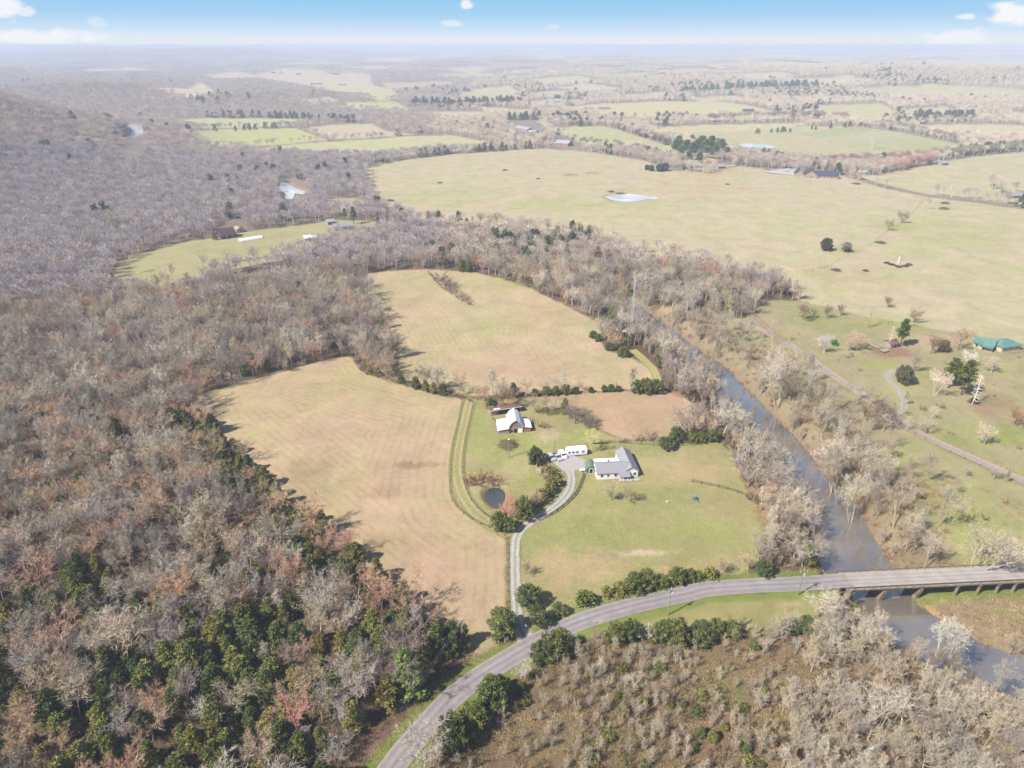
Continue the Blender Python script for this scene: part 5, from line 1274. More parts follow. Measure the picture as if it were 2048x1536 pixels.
def put_individual(p, z):
    tr, cr, whole, h0 = variants(p['kind'])[p['var']]
    s = p['h'] / h0; sc = (s * p['wide'], s * p['wide'], s)
    if tr is None:
        o = bpy.data.objects.new(p['kind'], whole); COL.objects.link(o)
        o['tint'] = list(p['tint'])
    else:
        o = bpy.data.objects.new(p['kind'], None); COL.objects.link(o); o.empty_display_size = .5
        for nm, me in (('trunk', tr), ('crown', cr)):
            c = bpy.data.objects.new(nm, me); COL.objects.link(c); c.parent = o
            k = 1.0 if nm == 'crown' or p['kind'] not in ('cedar_tree', 'round_cedar', 'pine_tree', 'conifer') else None
            c['tint'] = list(p['tint']) if k else [.10, .075, .055]
    o.location = (p['x'], p['y'], z); o.rotation_euler = (0, 0, p['rz']); o.scale = sc
    tag(o, p['label'], CAT[p['kind']], p['group'])
def gn_mass(name, plants, zs):
    kind = plants[0]['kind']; vs = variants(kind)
    me = bpy.data.meshes.new(name)
    me.vertices.add(len(plants))
    me.vertices.foreach_set('co', np.array([(p['x'], p['y'], z) for p, z in zip(plants, zs)], np.float32).ravel())
    def at_(nm, t, key, vals):
        a = me.attributes.new(nm, t, 'POINT'); a.data.foreach_set(key, np.asarray(vals).ravel())
    at_('tint', 'FLOAT_VECTOR', 'vector', np.array([p['tint'] for p in plants], np.float32))
    at_('turn', 'FLOAT_VECTOR', 'vector', np.array([(0, 0, p['rz']) for p in plants], np.float32))
    at_('size', 'FLOAT_VECTOR', 'vector', np.array([(p['h'] / vs[p['var']][3] * p['wide'],) * 2 + (p['h'] / vs[p['var']][3],) for p in plants], np.float32))
    at_('pick', 'INT', 'value', np.array([p['var'] for p in plants], np.int32))
    me.update()
    o = bpy.data.objects.new(name, me); COL.objects.link(o); o['kind'] = 'stuff'
    g = bpy.data.node_groups.new(name, 'GeometryNodeTree')
    g.interface.new_socket('Geometry', in_out='INPUT', socket_type='NodeSocketGeometry'); g.interface.new_socket('Geometry', in_out='OUTPUT', socket_type='NodeSocketGeometry')
    gi = g.nodes.new('NodeGroupInput'); go = g.nodes.new('NodeGroupOutput')
    ip = g.nodes.new('GeometryNodeInstanceOnPoints'); jn = g.nodes.new('GeometryNodeJoinGeometry')
    for me_ in reversed([v[2] for v in vs]):
        src = bpy.data.objects.get('source_' + me_.name) or bpy.data.objects.new('source_' + me_.name, me_)
        oi = g.nodes.new('GeometryNodeObjectInfo'); oi.inputs['Object'].default_value = src; oi.inputs['As Instance'].default_value = True
        g.links.new(oi.outputs['Geometry'], jn.inputs[0])
    mp_ = g.nodes.new('GeometryNodeMeshToPoints'); g.links.new(gi.outputs[0], mp_.inputs['Mesh']); g.links.new(mp_.outputs[0], ip.inputs['Points'])
    g.links.new(jn.outputs[0], ip.inputs['Instance']); ip.inputs['Pick Instance'].default_value = True
    def attr(nm, t):
        a = g.nodes.new('GeometryNodeInputNamedAttribute'); a.data_type = t; a.inputs['Name'].default_value = nm; return a.outputs['Attribute']
    g.links.new(attr('pick', 'INT'), ip.inputs['Instance Index']); g.links.new(attr('turn', 'FLOAT_VECTOR'), ip.inputs['Rotation']); g.links.new(attr('size', 'FLOAT_VECTOR'), ip.inputs['Scale'])
    g.links.new(ip.outputs[0], go.inputs[0])
    md = o.modifiers.new('scatter', 'NODES'); md.node_group = g
MASS = {'bare_tree': 'bare_woods', 'budding_tree': 'budding_woods', 'cedar_tree': 'cedar_woods', 'sapling': 'sapling_thicket', 'bush': 'undergrowth', 'green_bush': 'green_undergrowth', 'white_barked_tree': 'white_barked_woods', 'far_bare': 'far_bare_woods', 'far_cedar': 'far_evergreen_woods', 'clump': 'distant_woods', 'tuft': 'dry_grass'}
for kind, ps in by.items():
    xs = np.array([p['x'] for p in ps]); ys = np.array([p['y'] for p in ps]); zs = H(xs, ys)
    hs = np.array([p['h'] for p in ps])
    u, v, f = project(xs, ys, zs + hs * .6)
    ub, vb, _ = project(xs, ys, zs)
    size = hs / f * FPX
    inside = (u > -10) & (u < 2058) & (v > 0) & (v < 1550)
    indiv = np.zeros(len(ps), bool)
    if kind in CAT:
        kp = np.array([p['keep'] for p in ps]); indiv |= kp
        room = LIMIT.get(kind, 0) - kp.sum()
        if room > 0:
            sc_ = np.where(inside & ~kp & (f > 60), size, -1); idx = np.argsort(-sc_)[:room]
            indiv[[i for i in idx if sc_[i] > 4]] = True
    rest = []
    for i, p in enumerate(ps):
        if indiv[i]:
            if not p['label']:
                noun, words_ = NOUN[kind]
                best = min(range(len(TINTS[kind])), key=lambda q: sum((a - b) ** 2 for a, b in zip(p['tint'], [x * (.74 if kind in EVER else .86) * VK.get(kind, 1) for x in s2l(TINTS[kind][q])])))
                med = {'bare_tree': 11, 'budding_tree': 10.8, 'cedar_tree': 8.2, 'sapling': 3.4, 'bush': 2.5, 'green_bush': 1.9, 'white_barked_tree': 14.5}[kind]
                sz_ = 'tall' if p['h'] > med * 1.12 else 'small' if p['h'] < med * .82 else 'middling'
                w_ = where(ub[i], vb[i], p['x'], p['y'])
                p['label'] = f'{sz_} {words_[best]} {noun} {w_}'
                p['group'] = f'{sz_} {words_[best]} {noun}s {w_}'
            put_individual(p, zs[i] - .05)
        else:
            rest.append(i)
    if rest:
        gn_mass(MASS.get(kind, kind), [ps[i] for i in rest], zs[rest] - .05)

# ------------------------------------------------------------------ buildings
WHITE = mat_ribbed('white_siding', (.72, .72, .70), 5, .6, 2)
SHINGLE = mat_plain('grey_shingle', alb((178, 176, 184)), .9, var=.18, scale=3, spec=.1)
WHITE_ROOF = mat_plain('white_roof', (.74, .75, .77), .5, var=.06)
TIN = mat_ribbed('tin_roof', (.62, .65, .70), 4, .4, 0)
RUST = mat_plain('rusty_roof', alb((150, 112, 92)), .8, var=.4, scale=.8)
GREY_WOOD = mat_ribbed('grey_boards', alb((196, 184, 176)), 5, .8, 0)
RED_WOOD = mat_ribbed('red_boards', alb((206, 142, 120)), 6, .8, 0)
GLASS = mat_plain('window_glass', (.03, .04, .05), .08, var=.1, spec=.8)
DARK = mat_plain('dark_opening', (.02, .018, .016), .9, var=.1)
TRIM = mat_plain('white_trim', (.78, .78, .76), .5, var=.04)
GREEN_P = mat_plain('green_paint', (.06, .14, .11), .5, var=.12)
GREEN_R = mat_plain('green_roof', alb((126, 152, 124)), .6, var=.1)
TEAL = mat_ribbed('teal_roof', alb((122, 174, 164), .9), 4, .5, 0)
CREAM = mat_plain('cream_wall', alb((232, 214, 180), 1.1), .8, var=.08)
STONE = mat_plain('stone_wall', alb((204, 180, 156)), .9, var=.2, scale=2)
NAVY = mat_plain('slate_blue_roof', alb((84, 92, 122), .8), .8, var=.15)
MAROON = mat_plain('maroon_roof', alb((118, 82, 92), .9), .7, var=.15)
CONC = mat_plain('concrete', alb((196, 184, 168)), .9, var=.22, scale=.7, spec=.1)
CONC_D = mat_plain('weathered_concrete', alb((176, 158, 136)), .9, var=.35, scale=.6, spec=.1)
POLE_W = mat_plain('pole_wood', alb((178, 164, 150)), .9, var=.2)
DARK_W = mat_plain('dark_fence_wood', (.035, .03, .028), .85, var=.25)
STEEL = mat_plain('galvanised_steel', (.5, .52, .55), .45, metal=.3, var=.1)
RAIL_M = mat_plain('weathered_rail', alb((140, 120, 104)), .7, var=.2)
TYRE = mat_plain('tyre', (.015, .015, .015), .8, var=.1)
FADED = mat_plain('faded_white_wall', alb((176, 174, 170)), .8, var=.12)
FADED_ROOF = mat_plain('dull_metal_roof', alb((190, 190, 192)), .7, var=.12)
PLASTIC = mat_plain('white_film', (.78, .80, .82), .4, var=.05)
def frame(A, B):
    a, b = at(*A), at(*B); d = b - a
    z = float(min(H(*a)[0], H(*b)[0]))
    return (a[0], a[1], z), math.atan2(d[1], d[0]), float(np.linalg.norm(d))
def gable_wall(mb, x0, x1, y0, y1, z0, h, rh, axis, mi=0):
    if axis == 0:
        ym = (y0 + y1) / 2; return mb.extrude([(y0, z0), (y1, z0), (y1, h), (ym, h + rh), (y0, h)], 0, x0, x1, mi)
    xm = (x0 + x1) / 2; return mb.extrude([(x0, z0), (x1, z0), (x1, h), (xm, h + rh), (x0, h)], 1, y0, y1, mi)
def gable_roof(mb, x0, x1, y0, y1, h, rh, axis, o=.35, th=.12, mi=0):
    a, b = (y0, y1) if axis == 0 else (x0, x1)
    m = (a + b) / 2; sl = rh / ((b - a) / 2); e = h - o * sl + .02; t = h + rh + .02
    pl = [(a - o, e), (m, t), (b + o, e), (b + o, e + th), (m, t + th), (a - o, e + th)]
    return mb.extrude(pl, 0 if axis == 0 else 1, (x0 if axis == 0 else y0) - o, (x1 if axis == 0 else y1) + o, mi)
def opening(root, name, x0, x1, z0, z1, y, mat, out=-1, frame_mat=None, axis=0):
    """a window or door set in a wall; axis 0: wall across x at depth y; 1: wall across y at x = y"""
    def bx(a0, a1, c0, c1, d):
        m = MB(); lo, hi = sorted((y + out * .01, y + out * d))
        return m.box(a0, a1, lo, hi, c0, c1) if axis == 0 else m.box(lo, hi, a0, a1, c0, c1)
    w = bx(x0, x1, z0, z1, .05).build(name, mat, root)
    if frame_mat:
        m = MB(); lo, hi = sorted((y + out * .012, y + out * .09)); f = .1
        for a0, a1, c0, c1 in ((x0 - f, x0, z0 - f, z1 + f), (x1, x1 + f, z0 - f, z1 + f), (x0, x1, z0 - f, z0), (x0, x1, z1, z1 + f)):
            m.box(a0, a1, lo, hi, c0, c1) if axis == 0 else m.box(lo, hi, a0, a1, c0, c1)
        m.build('frame', frame_mat, w)
    return w
# farmhouse
loc, rz, L = frame((1194, 959), (1277, 955))
t = thing('farmhouse', loc, rz, 'white farmhouse with grey shingle roof, rear wing and front porch', 'house')
k = L / 15.6
m = MB(); gable_wall(m, 0, 10.2 * k, 0, 7, -.6, 2.7, 1.9, 0); m.build('wall', WHITE, t)
m = MB(); gable_wall(m, 10.2 * k, 15.4 * k, .4, 14, -.6, 2.75, 1.7, 1); m.build('wing_wall', WHITE, t)
m = MB(); m.box(.8, 10.15 * k, 7.003, 9.6, -.6, 2.3); m.build('rear_wall', WHITE, t)
m = MB(); gable_roof(m, 0, 11.6 * k, 0, 7, 2.7, 1.9, 0); rf = m.build('roof', SHINGLE, t)
MB().box(4.6, 5.2, 4.4, 5.0, 4.2, 5.3).build('chimney', STONE, rf)
m = MB(); gable_roof(m, 10.2 * k, 15.4 * k, .4, 14, 2.75, 1.7, 1); m.build('wing_roof', SHINGLE, t)
m = MB(); m.slab([(.4, 7.3, 2.75), (10.1 * k, 7.3, 2.75), (10.1 * k, 10, 2.42), (.4, 10, 2.42)], .12); m.build('rear_roof', WHITE_ROOF, t)
for x0, x1 in ((1.2, 2.2), (3.6, 4.4), (6.2, 7.2)):
    opening(t, 'window', x0, x1, 1.0, 2.1, 0, GLASS, -1, TRIM)
opening(t, 'window', 2.5, 4, 1.0, 2.1, 0, GLASS, -1, TRIM, 1)
opening(t, 'window', 11.3 * k, 12.3 * k, .9, 2.1, .4, GLASS, -1, TRIM); opening(t, 'window', 13.6 * k, 14.6 * k, .9, 2.1, .4, GLASS, -1, TRIM)
opening(t, 'door', 8.6, 9.6, .15, 2.2, 0, DARK, -1, TRIM)
p = MB(); p.box(7.8, 15.2 * k, -2.3, -.02, -.3, .12); pd = p.build('porch_deck', POLE_W, t)
m = MB(); m.slab([(7.6, -2.6, 2.25), (11.9 * k, -2.6, 2.25), (11.9 * k, -.1, 2.62), (7.6, -.1, 2.62)], .12); m.build('porch_roof', SHINGLE, t)
for x in (7.9, 9.4, 10.9, 12.2, 13.7, 15.1):
    MB().box(x * k - .07, x * k + .07, -2.25, -2.11, .12, 2.2 if x < 12.1 else 1.05).build('porch_post', TRIM, t)
m = MB()
for z in (.35, 1.0):
    m.box(7.95 * k, 15.05 * k, -2.2, -2.15, z, z + .07)
for i in range(40):
    x = 8.0 * k + i * .17 * k; m.box(x, x + .05, -2.195, -2.155, .42, 1.0)
m.build('porch_railing', TRIM, t)
# barn
loc, rz, w = frame((1018, 866), (1048, 864.5))
t = thing('barn', loc, rz, 'white tin roofed gambrel barn with two lean-tos and red patched boards', 'barn')
D = 10.5
t.scale = (.92, .92, .88)
gam = [(0, 3.3), (w * .17, 5.2), (w * .5, 6.7), (w * .83, 5.2), (w, 3.3)]
m = MB(); m.extrude([(0, -.5), (w, -.5)] + gam[::-1], 1, 0, D); m.build('wall', GREY_WOOD, t)
gt = [(-.35, 2.9)] + [(x, z + .03) for x, z in gam[1:4]] + [(w + .35, 2.9)]
m = MB(); m.extrude(gt + [(x, z + .13) for x, z in gt[::-1]], 1, -.5, D + .4); m.build('roof', TIN, t)
m = MB(); m.box(w + .003, w + 3.6, .3, 7.5, -.5, 2.2); m.build('lean_to_wall', RED_WOOD, t)
m = MB(); m.slab([(w + .02, -.1, 3.0), (w + 4.0, -.1, 2.25), (w + 4.0, 7.8, 2.25), (w + .02, 7.8, 3.0)], .1); m.build('lean_to_roof', TIN, t)
m = MB(); m.box(-4.6, -.003, -.6, 8.4, -.5, 2.1); m.build('lean_to_wall', GREY_WOOD, t)
m = MB(); m.slab([(-5.1, -1.1, 2.15), (-.02, -1.1, 3.0), (-.02, 8.7, 3.0), (-5.1, 8.7, 2.15)], .1); m.build('lean_to_roof', TIN, t)
opening(t, 'doorway', w * .36, w * .62, -.1, 2.0, 0, DARK); opening(t, 'door', w * .64, w * .97, -.1, 2.1, 0, TRIM)
opening(t, 'siding_panel', w * .38, w * .62, 3.0, 5.0, 0, RED_WOOD); opening(t, 'siding_panel', .15, w * .3, .6, 1.8, 0, RED_WOOD)
opening(t, 'window', w * .18, w * .25, 3.4, 4.0, 0, DARK); opening(t, 'window', w * .74, w * .82, 3.4, 4.0, 0, DARK)
# long open shed
loc, rz, w = frame((981, 832), (1042, 823))
t = thing('open_shed', loc, rz, 'long open fronted shed with rusty roof and grey closed end bay', 'shed')
m = MB(); m.box(0, w, 4.4, 4.55, -.4, 2.0); m.build('rear_wall', GREY_WOOD, t)
m = MB(); m.box(.01, 3.2, 0, 4.39, -.4, 2.3); m.build('end_bay', GREY_WOOD, t)
m = MB(); m.box(w - .15, w, .1, 4.39, -.4, 2.2); m.build('side_wall', GREY_WOOD, t)
m = MB(); m.slab([(-.4, -.6, 2.75), (w + .4, -.6, 2.75), (w + .4, 5.0, 2.2), (-.4, 5.0, 2.2)], .12); m.build('roof', RUST, t)
m = MB(); m.slab([(1.5, .2, 2.70), (4.5, .2, 2.70), (4.5, 1.2, 2.60), (1.5, 1.2, 2.60)], .05)
m.box(-.4, w + .4, -.66, -.605, 2.52, 2.78); m.build('fascia', TRIM, t)
for i in range(5):
    x = 3.6 + i * (w - 3.9) / 4; MB().box(x - .09, x + .09, .1, .28, -.4, 2.55).build('post', GREY_WOOD, t)
# green garden barn
loc, rz, w = frame((1174, 946), (1190, 945.5))
t = thing('garden_shed', loc, rz, 'small dark green shed with rounded roof and white arched door', 'shed')
arc = [(w / 2 + w * .5 * math.cos(a), 1.5 + w * .42 * math.sin(a)) for a in np.linspace(0, math.pi, 11)]
m = MB(); m.extrude([(0, -.3), (w, -.3)] + arc, 1, 0, 4.6); m.build('wall', GREEN_P, t)
o = [(w / 2 + (w * .5 + .14) * math.cos(a), 1.4 + (w * .42 + .22) * math.sin(a)) for a in np.linspace(0, math.pi, 11)]
m = MB(); m.extrude(o + [(w / 2 + (w * .5 + .03) * math.cos(a), 1.4 + (w * .42 + .13) * math.sin(a)) for a in np.linspace(math.pi, 0, 11)], 1, -.25, 4.9); m.build('roof', GREEN_R, t)
di = [(w / 2 + .62 * math.cos(a), 1.25 + .62 * math.sin(a)) for a in np.linspace(0, math.pi, 9)]; do = [(w / 2 + .8 * math.cos(a), 1.25 + .8 * math.sin(a)) for a in np.linspace(0, math.pi, 9)]
m = MB(); m.extrude([(w / 2 + .62, -.2)] + di + [(w / 2 - .62, -.2)], 1, -.05, -.01); dr = m.build('door', DARK, t)
m = MB(); m.extrude([(w / 2 + .8, -.2)] + do + [(w / 2 - .8, -.2), (w / 2 - .62, -.2)] + di[::-1] + [(w / 2 + .62, -.2)], 1, -.1, -.012); m.build('frame', TRIM, dr)
# propane tank
p = at3(1165, 943); t = thing('propane_tank', p, rz + .1, 'small white propane tank beside the green garden shed', 'tank')
m = MB(); m.tube([(-1.1, 0, .75), (-1.0, 0, .75), (-.85, 0, .75), (.85, 0, .75), (1.0, 0, .75), (1.1, 0, .75)], [.12, .36, .5, .5, .36, .12], 12); m.build('tank_body', WHITE_ROOF, t)
for x in (-.6, .6): MB().box(x - .1, x + .1, -.3, .3, -.1, .35).build('leg', STEEL, t)
# travel trailer
loc, rz, w = frame((1133, 914), (1174, 910.5))
t = thing('travel_trailer', loc, rz, 'long white travel trailer with dark windows parked on the pad', 'trailer')
pr = [(0, .5), (0, 2.2), (.5, 2.95), (.9, 3.05), (w - .3, 3.05), (w, 2.8), (w, .5)]
m = MB(); m.extrude(pr, 1, 0, 2.5); m.build('body', PLASTIC, t)
m = MB(); m.box(.05, w - .05, .05, 2.45, .36, .497); m.build('skirt', STEEL, t)
for x0, x1 in ((.7, 1.5), (2.1, 3.1), (3.6, 4.6), (w - 2.1, w - 1.1)):
    opening(t, 'window', x0, x1, 1.5, 2.15, 0, GLASS)
opening(t, 'door', 5.3, 6.0, .6, 2.5, 0, TRIM); opening(t, 'stripe', .2, w - .2, .95, 1.1, 0, STEEL)
m = MB(); m.box(2.0, 2.9, .8, 1.7, 3.06, 3.28); m.box(5.6, 6.1, 1.0, 1.5, 3.06, 3.2); m.build('roof_vent', TRIM, t)
for x in (w * .52, w * .62):
    for y in (.12, 2.38): MB().tube([(x, y - .11, .38), (x, y + .11, .38)], .38, 14).build('wheel', TYRE, t)
MB().box(-1.1, 0, 1.15, 1.35, .42, .52).build('hitch', STEEL, t)
# vehicles
def car(u, v, ang, label, paint, kind):
    p = at3(u, v); t = thing('parked_' + kind, p, ang, label, kind)
    if kind == 'pickup':
        pr = [(-2.7, .45), (-2.7, 1.0), (-.75, 1.0), (-.6, 1.75), (.55, 1.75), (1.1, 1.08), (2.55, .98), (2.65, .45)]; cab = (-.6, .55, 1.12, 1.66); ws = [(.62, 1.66), (1.1, 1.12)]
    elif kind == 'van':
        pr = [(-2.4, .4), (-2.42, 1.2), (-2.2, 1.78), (.6, 1.78), (1.5, 1.15), (2.4, .95), (2.45, .4)]; cab = (-2.0, .7, 1.15, 1.65); ws = [(.7, 1.7), (1.42, 1.2)]
    else:
        pr = [(-2.25, .42), (-2.3, 1.05), (-1.95, 1.68), (.3, 1.68), (1.05, 1.1), (2.2, .95), (2.28, .42)]; cab = (-1.8, .3, 1.1, 1.56); ws = [(.38, 1.6), (.98, 1.15)]
    m = MB(); m.extrude(pr, 1, -.92, .92); b = m.build('body', paint, t)
    for s in (-1, 1):
        lo, hi = sorted((s * .921, s * .93)); m = MB()
        m.extrude([(cab[0], cab[2]), (cab[1] + .35, cab[2]), (cab[1], cab[3]), (cab[0] + .15, cab[3])], 1, lo, hi); m.build('window', GLASS, t)
        for x in (-1.5, 1.5): MB().tube([(x, s * .8 - .1, .36), (x, s * .8 + .1, .36)], .36, 14).build('wheel', TYRE, t)
        MB().box(pr[-1][0] - .02, pr[-1][0] + .02, s * .7 - .16, s * .7 + .16, .68, .84).build('headlight', TRIM, t)
    m = MB(); (x0, z0), (x1, z1) = ws; m.slab([(x0 + .02, .8, z0 + .03), (x0 + .02, -.8, z0 + .03), (x1 + .03, -.84, z1 + .03), (x1 + .03, .84, z1 + .03)], .02); m.build('windscreen', GLASS, t)
    if kind == 'pickup':
        MB().box(-2.55, -.85, -.78, .78, 1.003, 1.03).build('bed', DARK, t)
    else:
        m = MB()
        for s in (-.7, .7): m.box(-1.7, .1, s - .03, s + .03, pr[2][1] + .04, pr[2][1] + .08)
        m.build('roof_rack', STEEL, t)
SILVER = mat_plain('silver_paint', (.55, .54, .55), .3, metal=.4, var=.04); BRONZE = mat_plain('pewter_paint', (.30, .27, .27), .3, metal=.4, var=.04); WPAINT = mat_plain('white_paint', (.8, .8, .8), .3, var=.03)
car(1102, 918, R(-62), 'silver estate car leftmost of the three parked vehicles', SILVER, 'car')
car(1114, 917, R(-62), 'white and pewter pickup truck between the silver car and white van', SILVER, 'pickup')
car(1125, 913, R(-70), 'white van parked beside the long travel trailer', WPAINT, 'van')

# ------------------------------------------------------------------ bridge
bl = ROAD[PX_U >= 1692]; bl = bl[np.hypot(bl[:, 0] - bl[0, 0], bl[:, 1] - bl[0, 1]) < 120]
b0, b1 = bl[0], bl[-1]; bd = b1 - b0; bL = float(np.linalg.norm(bd)); brz = math.atan2(bd[1], bd[0])
t = thing('road_bridge', (b0[0], b0[1], .42), brz, 'long concrete road bridge on piers crossing the creek', 'bridge')
hw = ROAD_W / 2 + .55
MB().box(-1.5, bL, -hw, hw, -.5, 0).build('deck', CONC, t)
for y in (-hw + .5, hw - .5, 0): MB().box(-1.0, bL, y - .3, y + .3, -1.0, -.503).build('girder', CONC_D, t)
for s in (-1, 1):
    m = MB(); y = s * (hw - .14)
    m.box(-8, bL, y - .06, y + .06, .45, .72)
    g = m.build('guardrail', RAIL_M, t)
    for i in range(int(bL / 2.5) + 3):
        x = -7.6 + i * 2.5
        if x < 95: MB().box(x - .13, x + .13, y - .13 + s * .02, y + .13 + s * .02, .0 if x > 0 else -.6, .80).build('rail_post', CONC_D, g)
pxs = [(1705, 'wall'), (1772, 'wall'), (1848, 'wall'), (1925, 'bent'), (1972, 'post'), (2012, 'post'), (2048, 'post'), (2090, 'post'), (2130, 'post')]
for u, kd in pxs:
    q = atz(u, 1172, .4); x = float((q - b0) @ (bd / bL)); base = -7.6
    m = MB()
    if kd == 'wall':
        m.extrude([(-hw + .3, -1.003), (hw - .3, -1.003), (hw - .3, -2.0), (hw - 1.5, base), (-hw + 1.5, base), (-hw + .3, -2.0)], 0, x - .5, x + .5)
        m.box(x - .9, x + .9, -hw + 1.2, hw - 1.2, base - .4, base + .6)
    else:
        m.box(x - .45, x + .45, -hw + .2, hw - .2, -1.4, -1.003)
        for y in (-hw + .7, hw - .7): m.box(x - .28, x + .28, y - .28, y + .28, base, -1.403)
    m.build('pier', CONC_D, t)
MB().box(-1.6, -.9, -hw, hw, -6.2, -.51).build('abutment', CONC_D, t)

# ------------------------------------------------------------------ poles, wires, mast
POLES = []
def pole(u, v, h, label, ang=0.0, arm=True, lamp=False):
    p = at3(u, v); t = thing('utility_pole', p, ang, label, 'utility pole', 'utility poles')
    MB().tube([(0, 0, -.5), (0, 0, h)], [.17, .11], 8).build('pole', POLE_W, t)
    if arm:
        MB().box(-1.1, 1.1, -.16, -.05, h - .75, h - .6).build('crossarm', POLE_W, t)
        for x in (-1.0, 0, 1.0): MB().tube([(x, -.1, h - .6 if x else h), (x, -.1 if x else 0, (h - .6 if x else h) + .22)], .06, 6).build('insulator', TRIM, t)
        MB().tube([(.25, -.3, h - 2.0), (.25, -.3, h - 1.15)], .22, 10).build('transformer', STEEL, t)
    if lamp:
        MB().tube([(0, 0, h - .5), (0, -.8, h - .3)], .04, 6).build('lamp_arm', STEEL, t)
        MB().tube([(0, -.8, h - .55), (0, -.8, h - .25)], [.28, .1], 10).build('lamp_head', TRIM, t)
    POLES.append((p, h, ang)); return p
pole(925, 1301, 10.8, 'wooden utility pole at the wood corner left of the road', R(50))
pole(1336, 1230, 9.4, 'wooden utility pole on the grass verge inside the road curve', R(20))
pole(1596, 1190, 9.2, 'wooden utility pole at the near end of the bridge', R(5))
pole(1018, 915, 9.0, 'wooden light pole in the barnyard below the barn', 0, False, True)
pole(1109, 905, 6.0, 'short pole behind the parked vehicles', 0, False)
pole(1469, 690, 7.0, 'wooden pole on the sandy creek bank', 0, False)
def wire(a, b, sag, label, dx):
    pts = []
    for i in range(25):
        s = i / 24; p = np.array(a) * (1 - s) + np.array(b) * s; p[2] -= sag * 4 * s * (1 - s); pts.append(p)
    o = MB().tube(pts, .009, 4, 0, False).build('overhead_wire', STEEL); tag(o, label, 'wire', 'overhead wires')
tops = [np.array(p) + (0, 0, h) for p, h, _ in POLES[:3]]
off = np.array([atz(560, 1750, 10)[0], atz(560, 1750, 10)[1], 10.0])
for dz, nm in ((.1, 'top'), (-.7, 'middle'), (-1.6, 'lower')):
    wire(tops[0] + (0, 0, dz), tops[1] + (0, 0, dz), 1.4, f'{nm} wire strung over the driveway mouth', 0)
    wire(tops[1] + (0, 0, dz), tops[2] + (0, 0, dz), 1.0, f'{nm} wire strung over the road verge', 0)
    wire(tops[0] + (0, 0, dz), off + (0, 0, dz), 1.2, f'{nm} wire running down the bramble bank', 0)
# lattice mast
def lattice(name, u, v, h, bw, tw, label, cat, r, nseg):
    p = at3(u, v); t = thing(name, p, .3, label, cat)
    m = MB(); n = 3 if h < 50 and tw < 1 else 4
    def cn(k, z):
        s = bw + (tw - bw) * min(1, z / (h * .9)); a = 2 * math.pi * k / n + .4; return (s * math.cos(a), s * math.sin(a), z)
    for k in range(n): m.tube([cn(k, -.3), cn(k, h)], r, 4)
    m.build('mast_leg', STEEL, t); m = MB()
    for i in range(nseg):
        z0, z1 = h * i / nseg, h * (i + 1) / nseg
        for k in range(n):
            m.tube([cn(k, z0), cn((k + 1) % n, z1)], r * .6, 3, 0, False); m.tube([cn(k, z1), cn((k + 1) % n, z1)], r * .6, 3, 0, False)
    m.build('bracing', STEEL, t); return t
lattice('lattice_mast', 1261, 676, 34, .9, .35, 'tall thin steel lattice mast beside the creek', 'mast', .07, 24)
for u, v, lb in ((1741, 300, 'faint steel power pylon in the far fields'), (1343, 294, 'small far power pylon left of the pine grove')):
    t = lattice('power_pylon', u, v, 34 if u > 1500 else 22, 3.2, .8, lb, 'pylon', .14, 9)
    m = MB()
    for z, w_ in ((24, 5), (28, 6), (32, 4.5)):
        z = z if u > 1500 else z * .64; m.box(-w_, w_, -.15, .15, z, z + .3)
    m.build('crossarm', STEEL, t)
p = at3(1247, 678); t = thing('ball_goal', p, .2, 'white backboard on a rusty pole left of the lattice mast', 'basketball goal')
MB().tube([(0, 0, -.3), (0, 0, 4.2)], .07, 8).build('pole', RUST, t); MB().box(-1.1, 1.1, -.12, -.07, 4.0, 5.2).build('backboard', TRIM, t)
# ------------------------------------------------------------------ fences and walls
GW = mat_plain('grey_fence_wood', alb((120, 104, 88)), .9, var=.25)
def fence(name, px, label, mat, hgt, every, rails, rail_h, post_r=.07):
    L = smooth_line(PZ(px, 0), every); z = H(L[:, 0], L[:, 1])
    t = thing(name, (L[0, 0], L[0, 1], z[0]), 0, label, 'fence')
    Q = np.concatenate([L - L[0], (z - z[0])[:, None]], 1)
    for q in Q[:95]:
        MB().box(q[0] - post_r, q[0] + post_r, q[1] - post_r, q[1] + post_r, q[2] - .3, q[2] + hgt).build('post', mat, t)
    for r in rails:
        m = MB()
        for a, b in zip(Q[:-1], Q[1:]):
            d = b - a; n_ = np.array([-d[1], d[0], 0]); n_ = n_ / np.linalg.norm(n_) * .03
            lo, hi = (0, 0, r - rail_h / 2), (0, 0, r + rail_h / 2)
            V = [a + n_ + lo, b + n_ + lo, b + n_ + hi, a + n_ + hi, a - n_ + lo, b - n_ + lo, b - n_ + hi, a - n_ + hi]
            m.add(V, [(0, 1, 2, 3), (7, 6, 5, 4), (0, 4, 5, 1), (3, 2, 6, 7)])
        m.build('rail' if rail_h > .05 else 'wire_strand', mat, t)
fence('board_fence', [(1167, 948), (1164, 960), (1158, 975), (1150, 990), (1136, 1005), (1115, 1022), (1092, 1035), (1066, 1046)], 'dark board fence curving along the outside of the driveway', DARK_W, 1.35, 2.4, (.4, .8, 1.2), .16, .09)
fence('wire_fence', [(925, 800), (915, 850), (906, 890), (900, 940), (900, 985), (912, 1012), (944, 1038), (978, 1054), (1009, 1070)], 'grey post and wire fence between hayfield and farm lane', GW, 1.25, 3.2, (.45, .8, 1.15), .035, .08)
fence('wire_fence', [(947, 806), (939, 840), (931, 875), (925, 925), (928, 965), (942, 1000), (968, 1027), (996, 1046)], 'grey post and wire fence between farm lane and barnyard', GW, 1.25, 3.2, (.45, .8, 1.15), .035, .08)
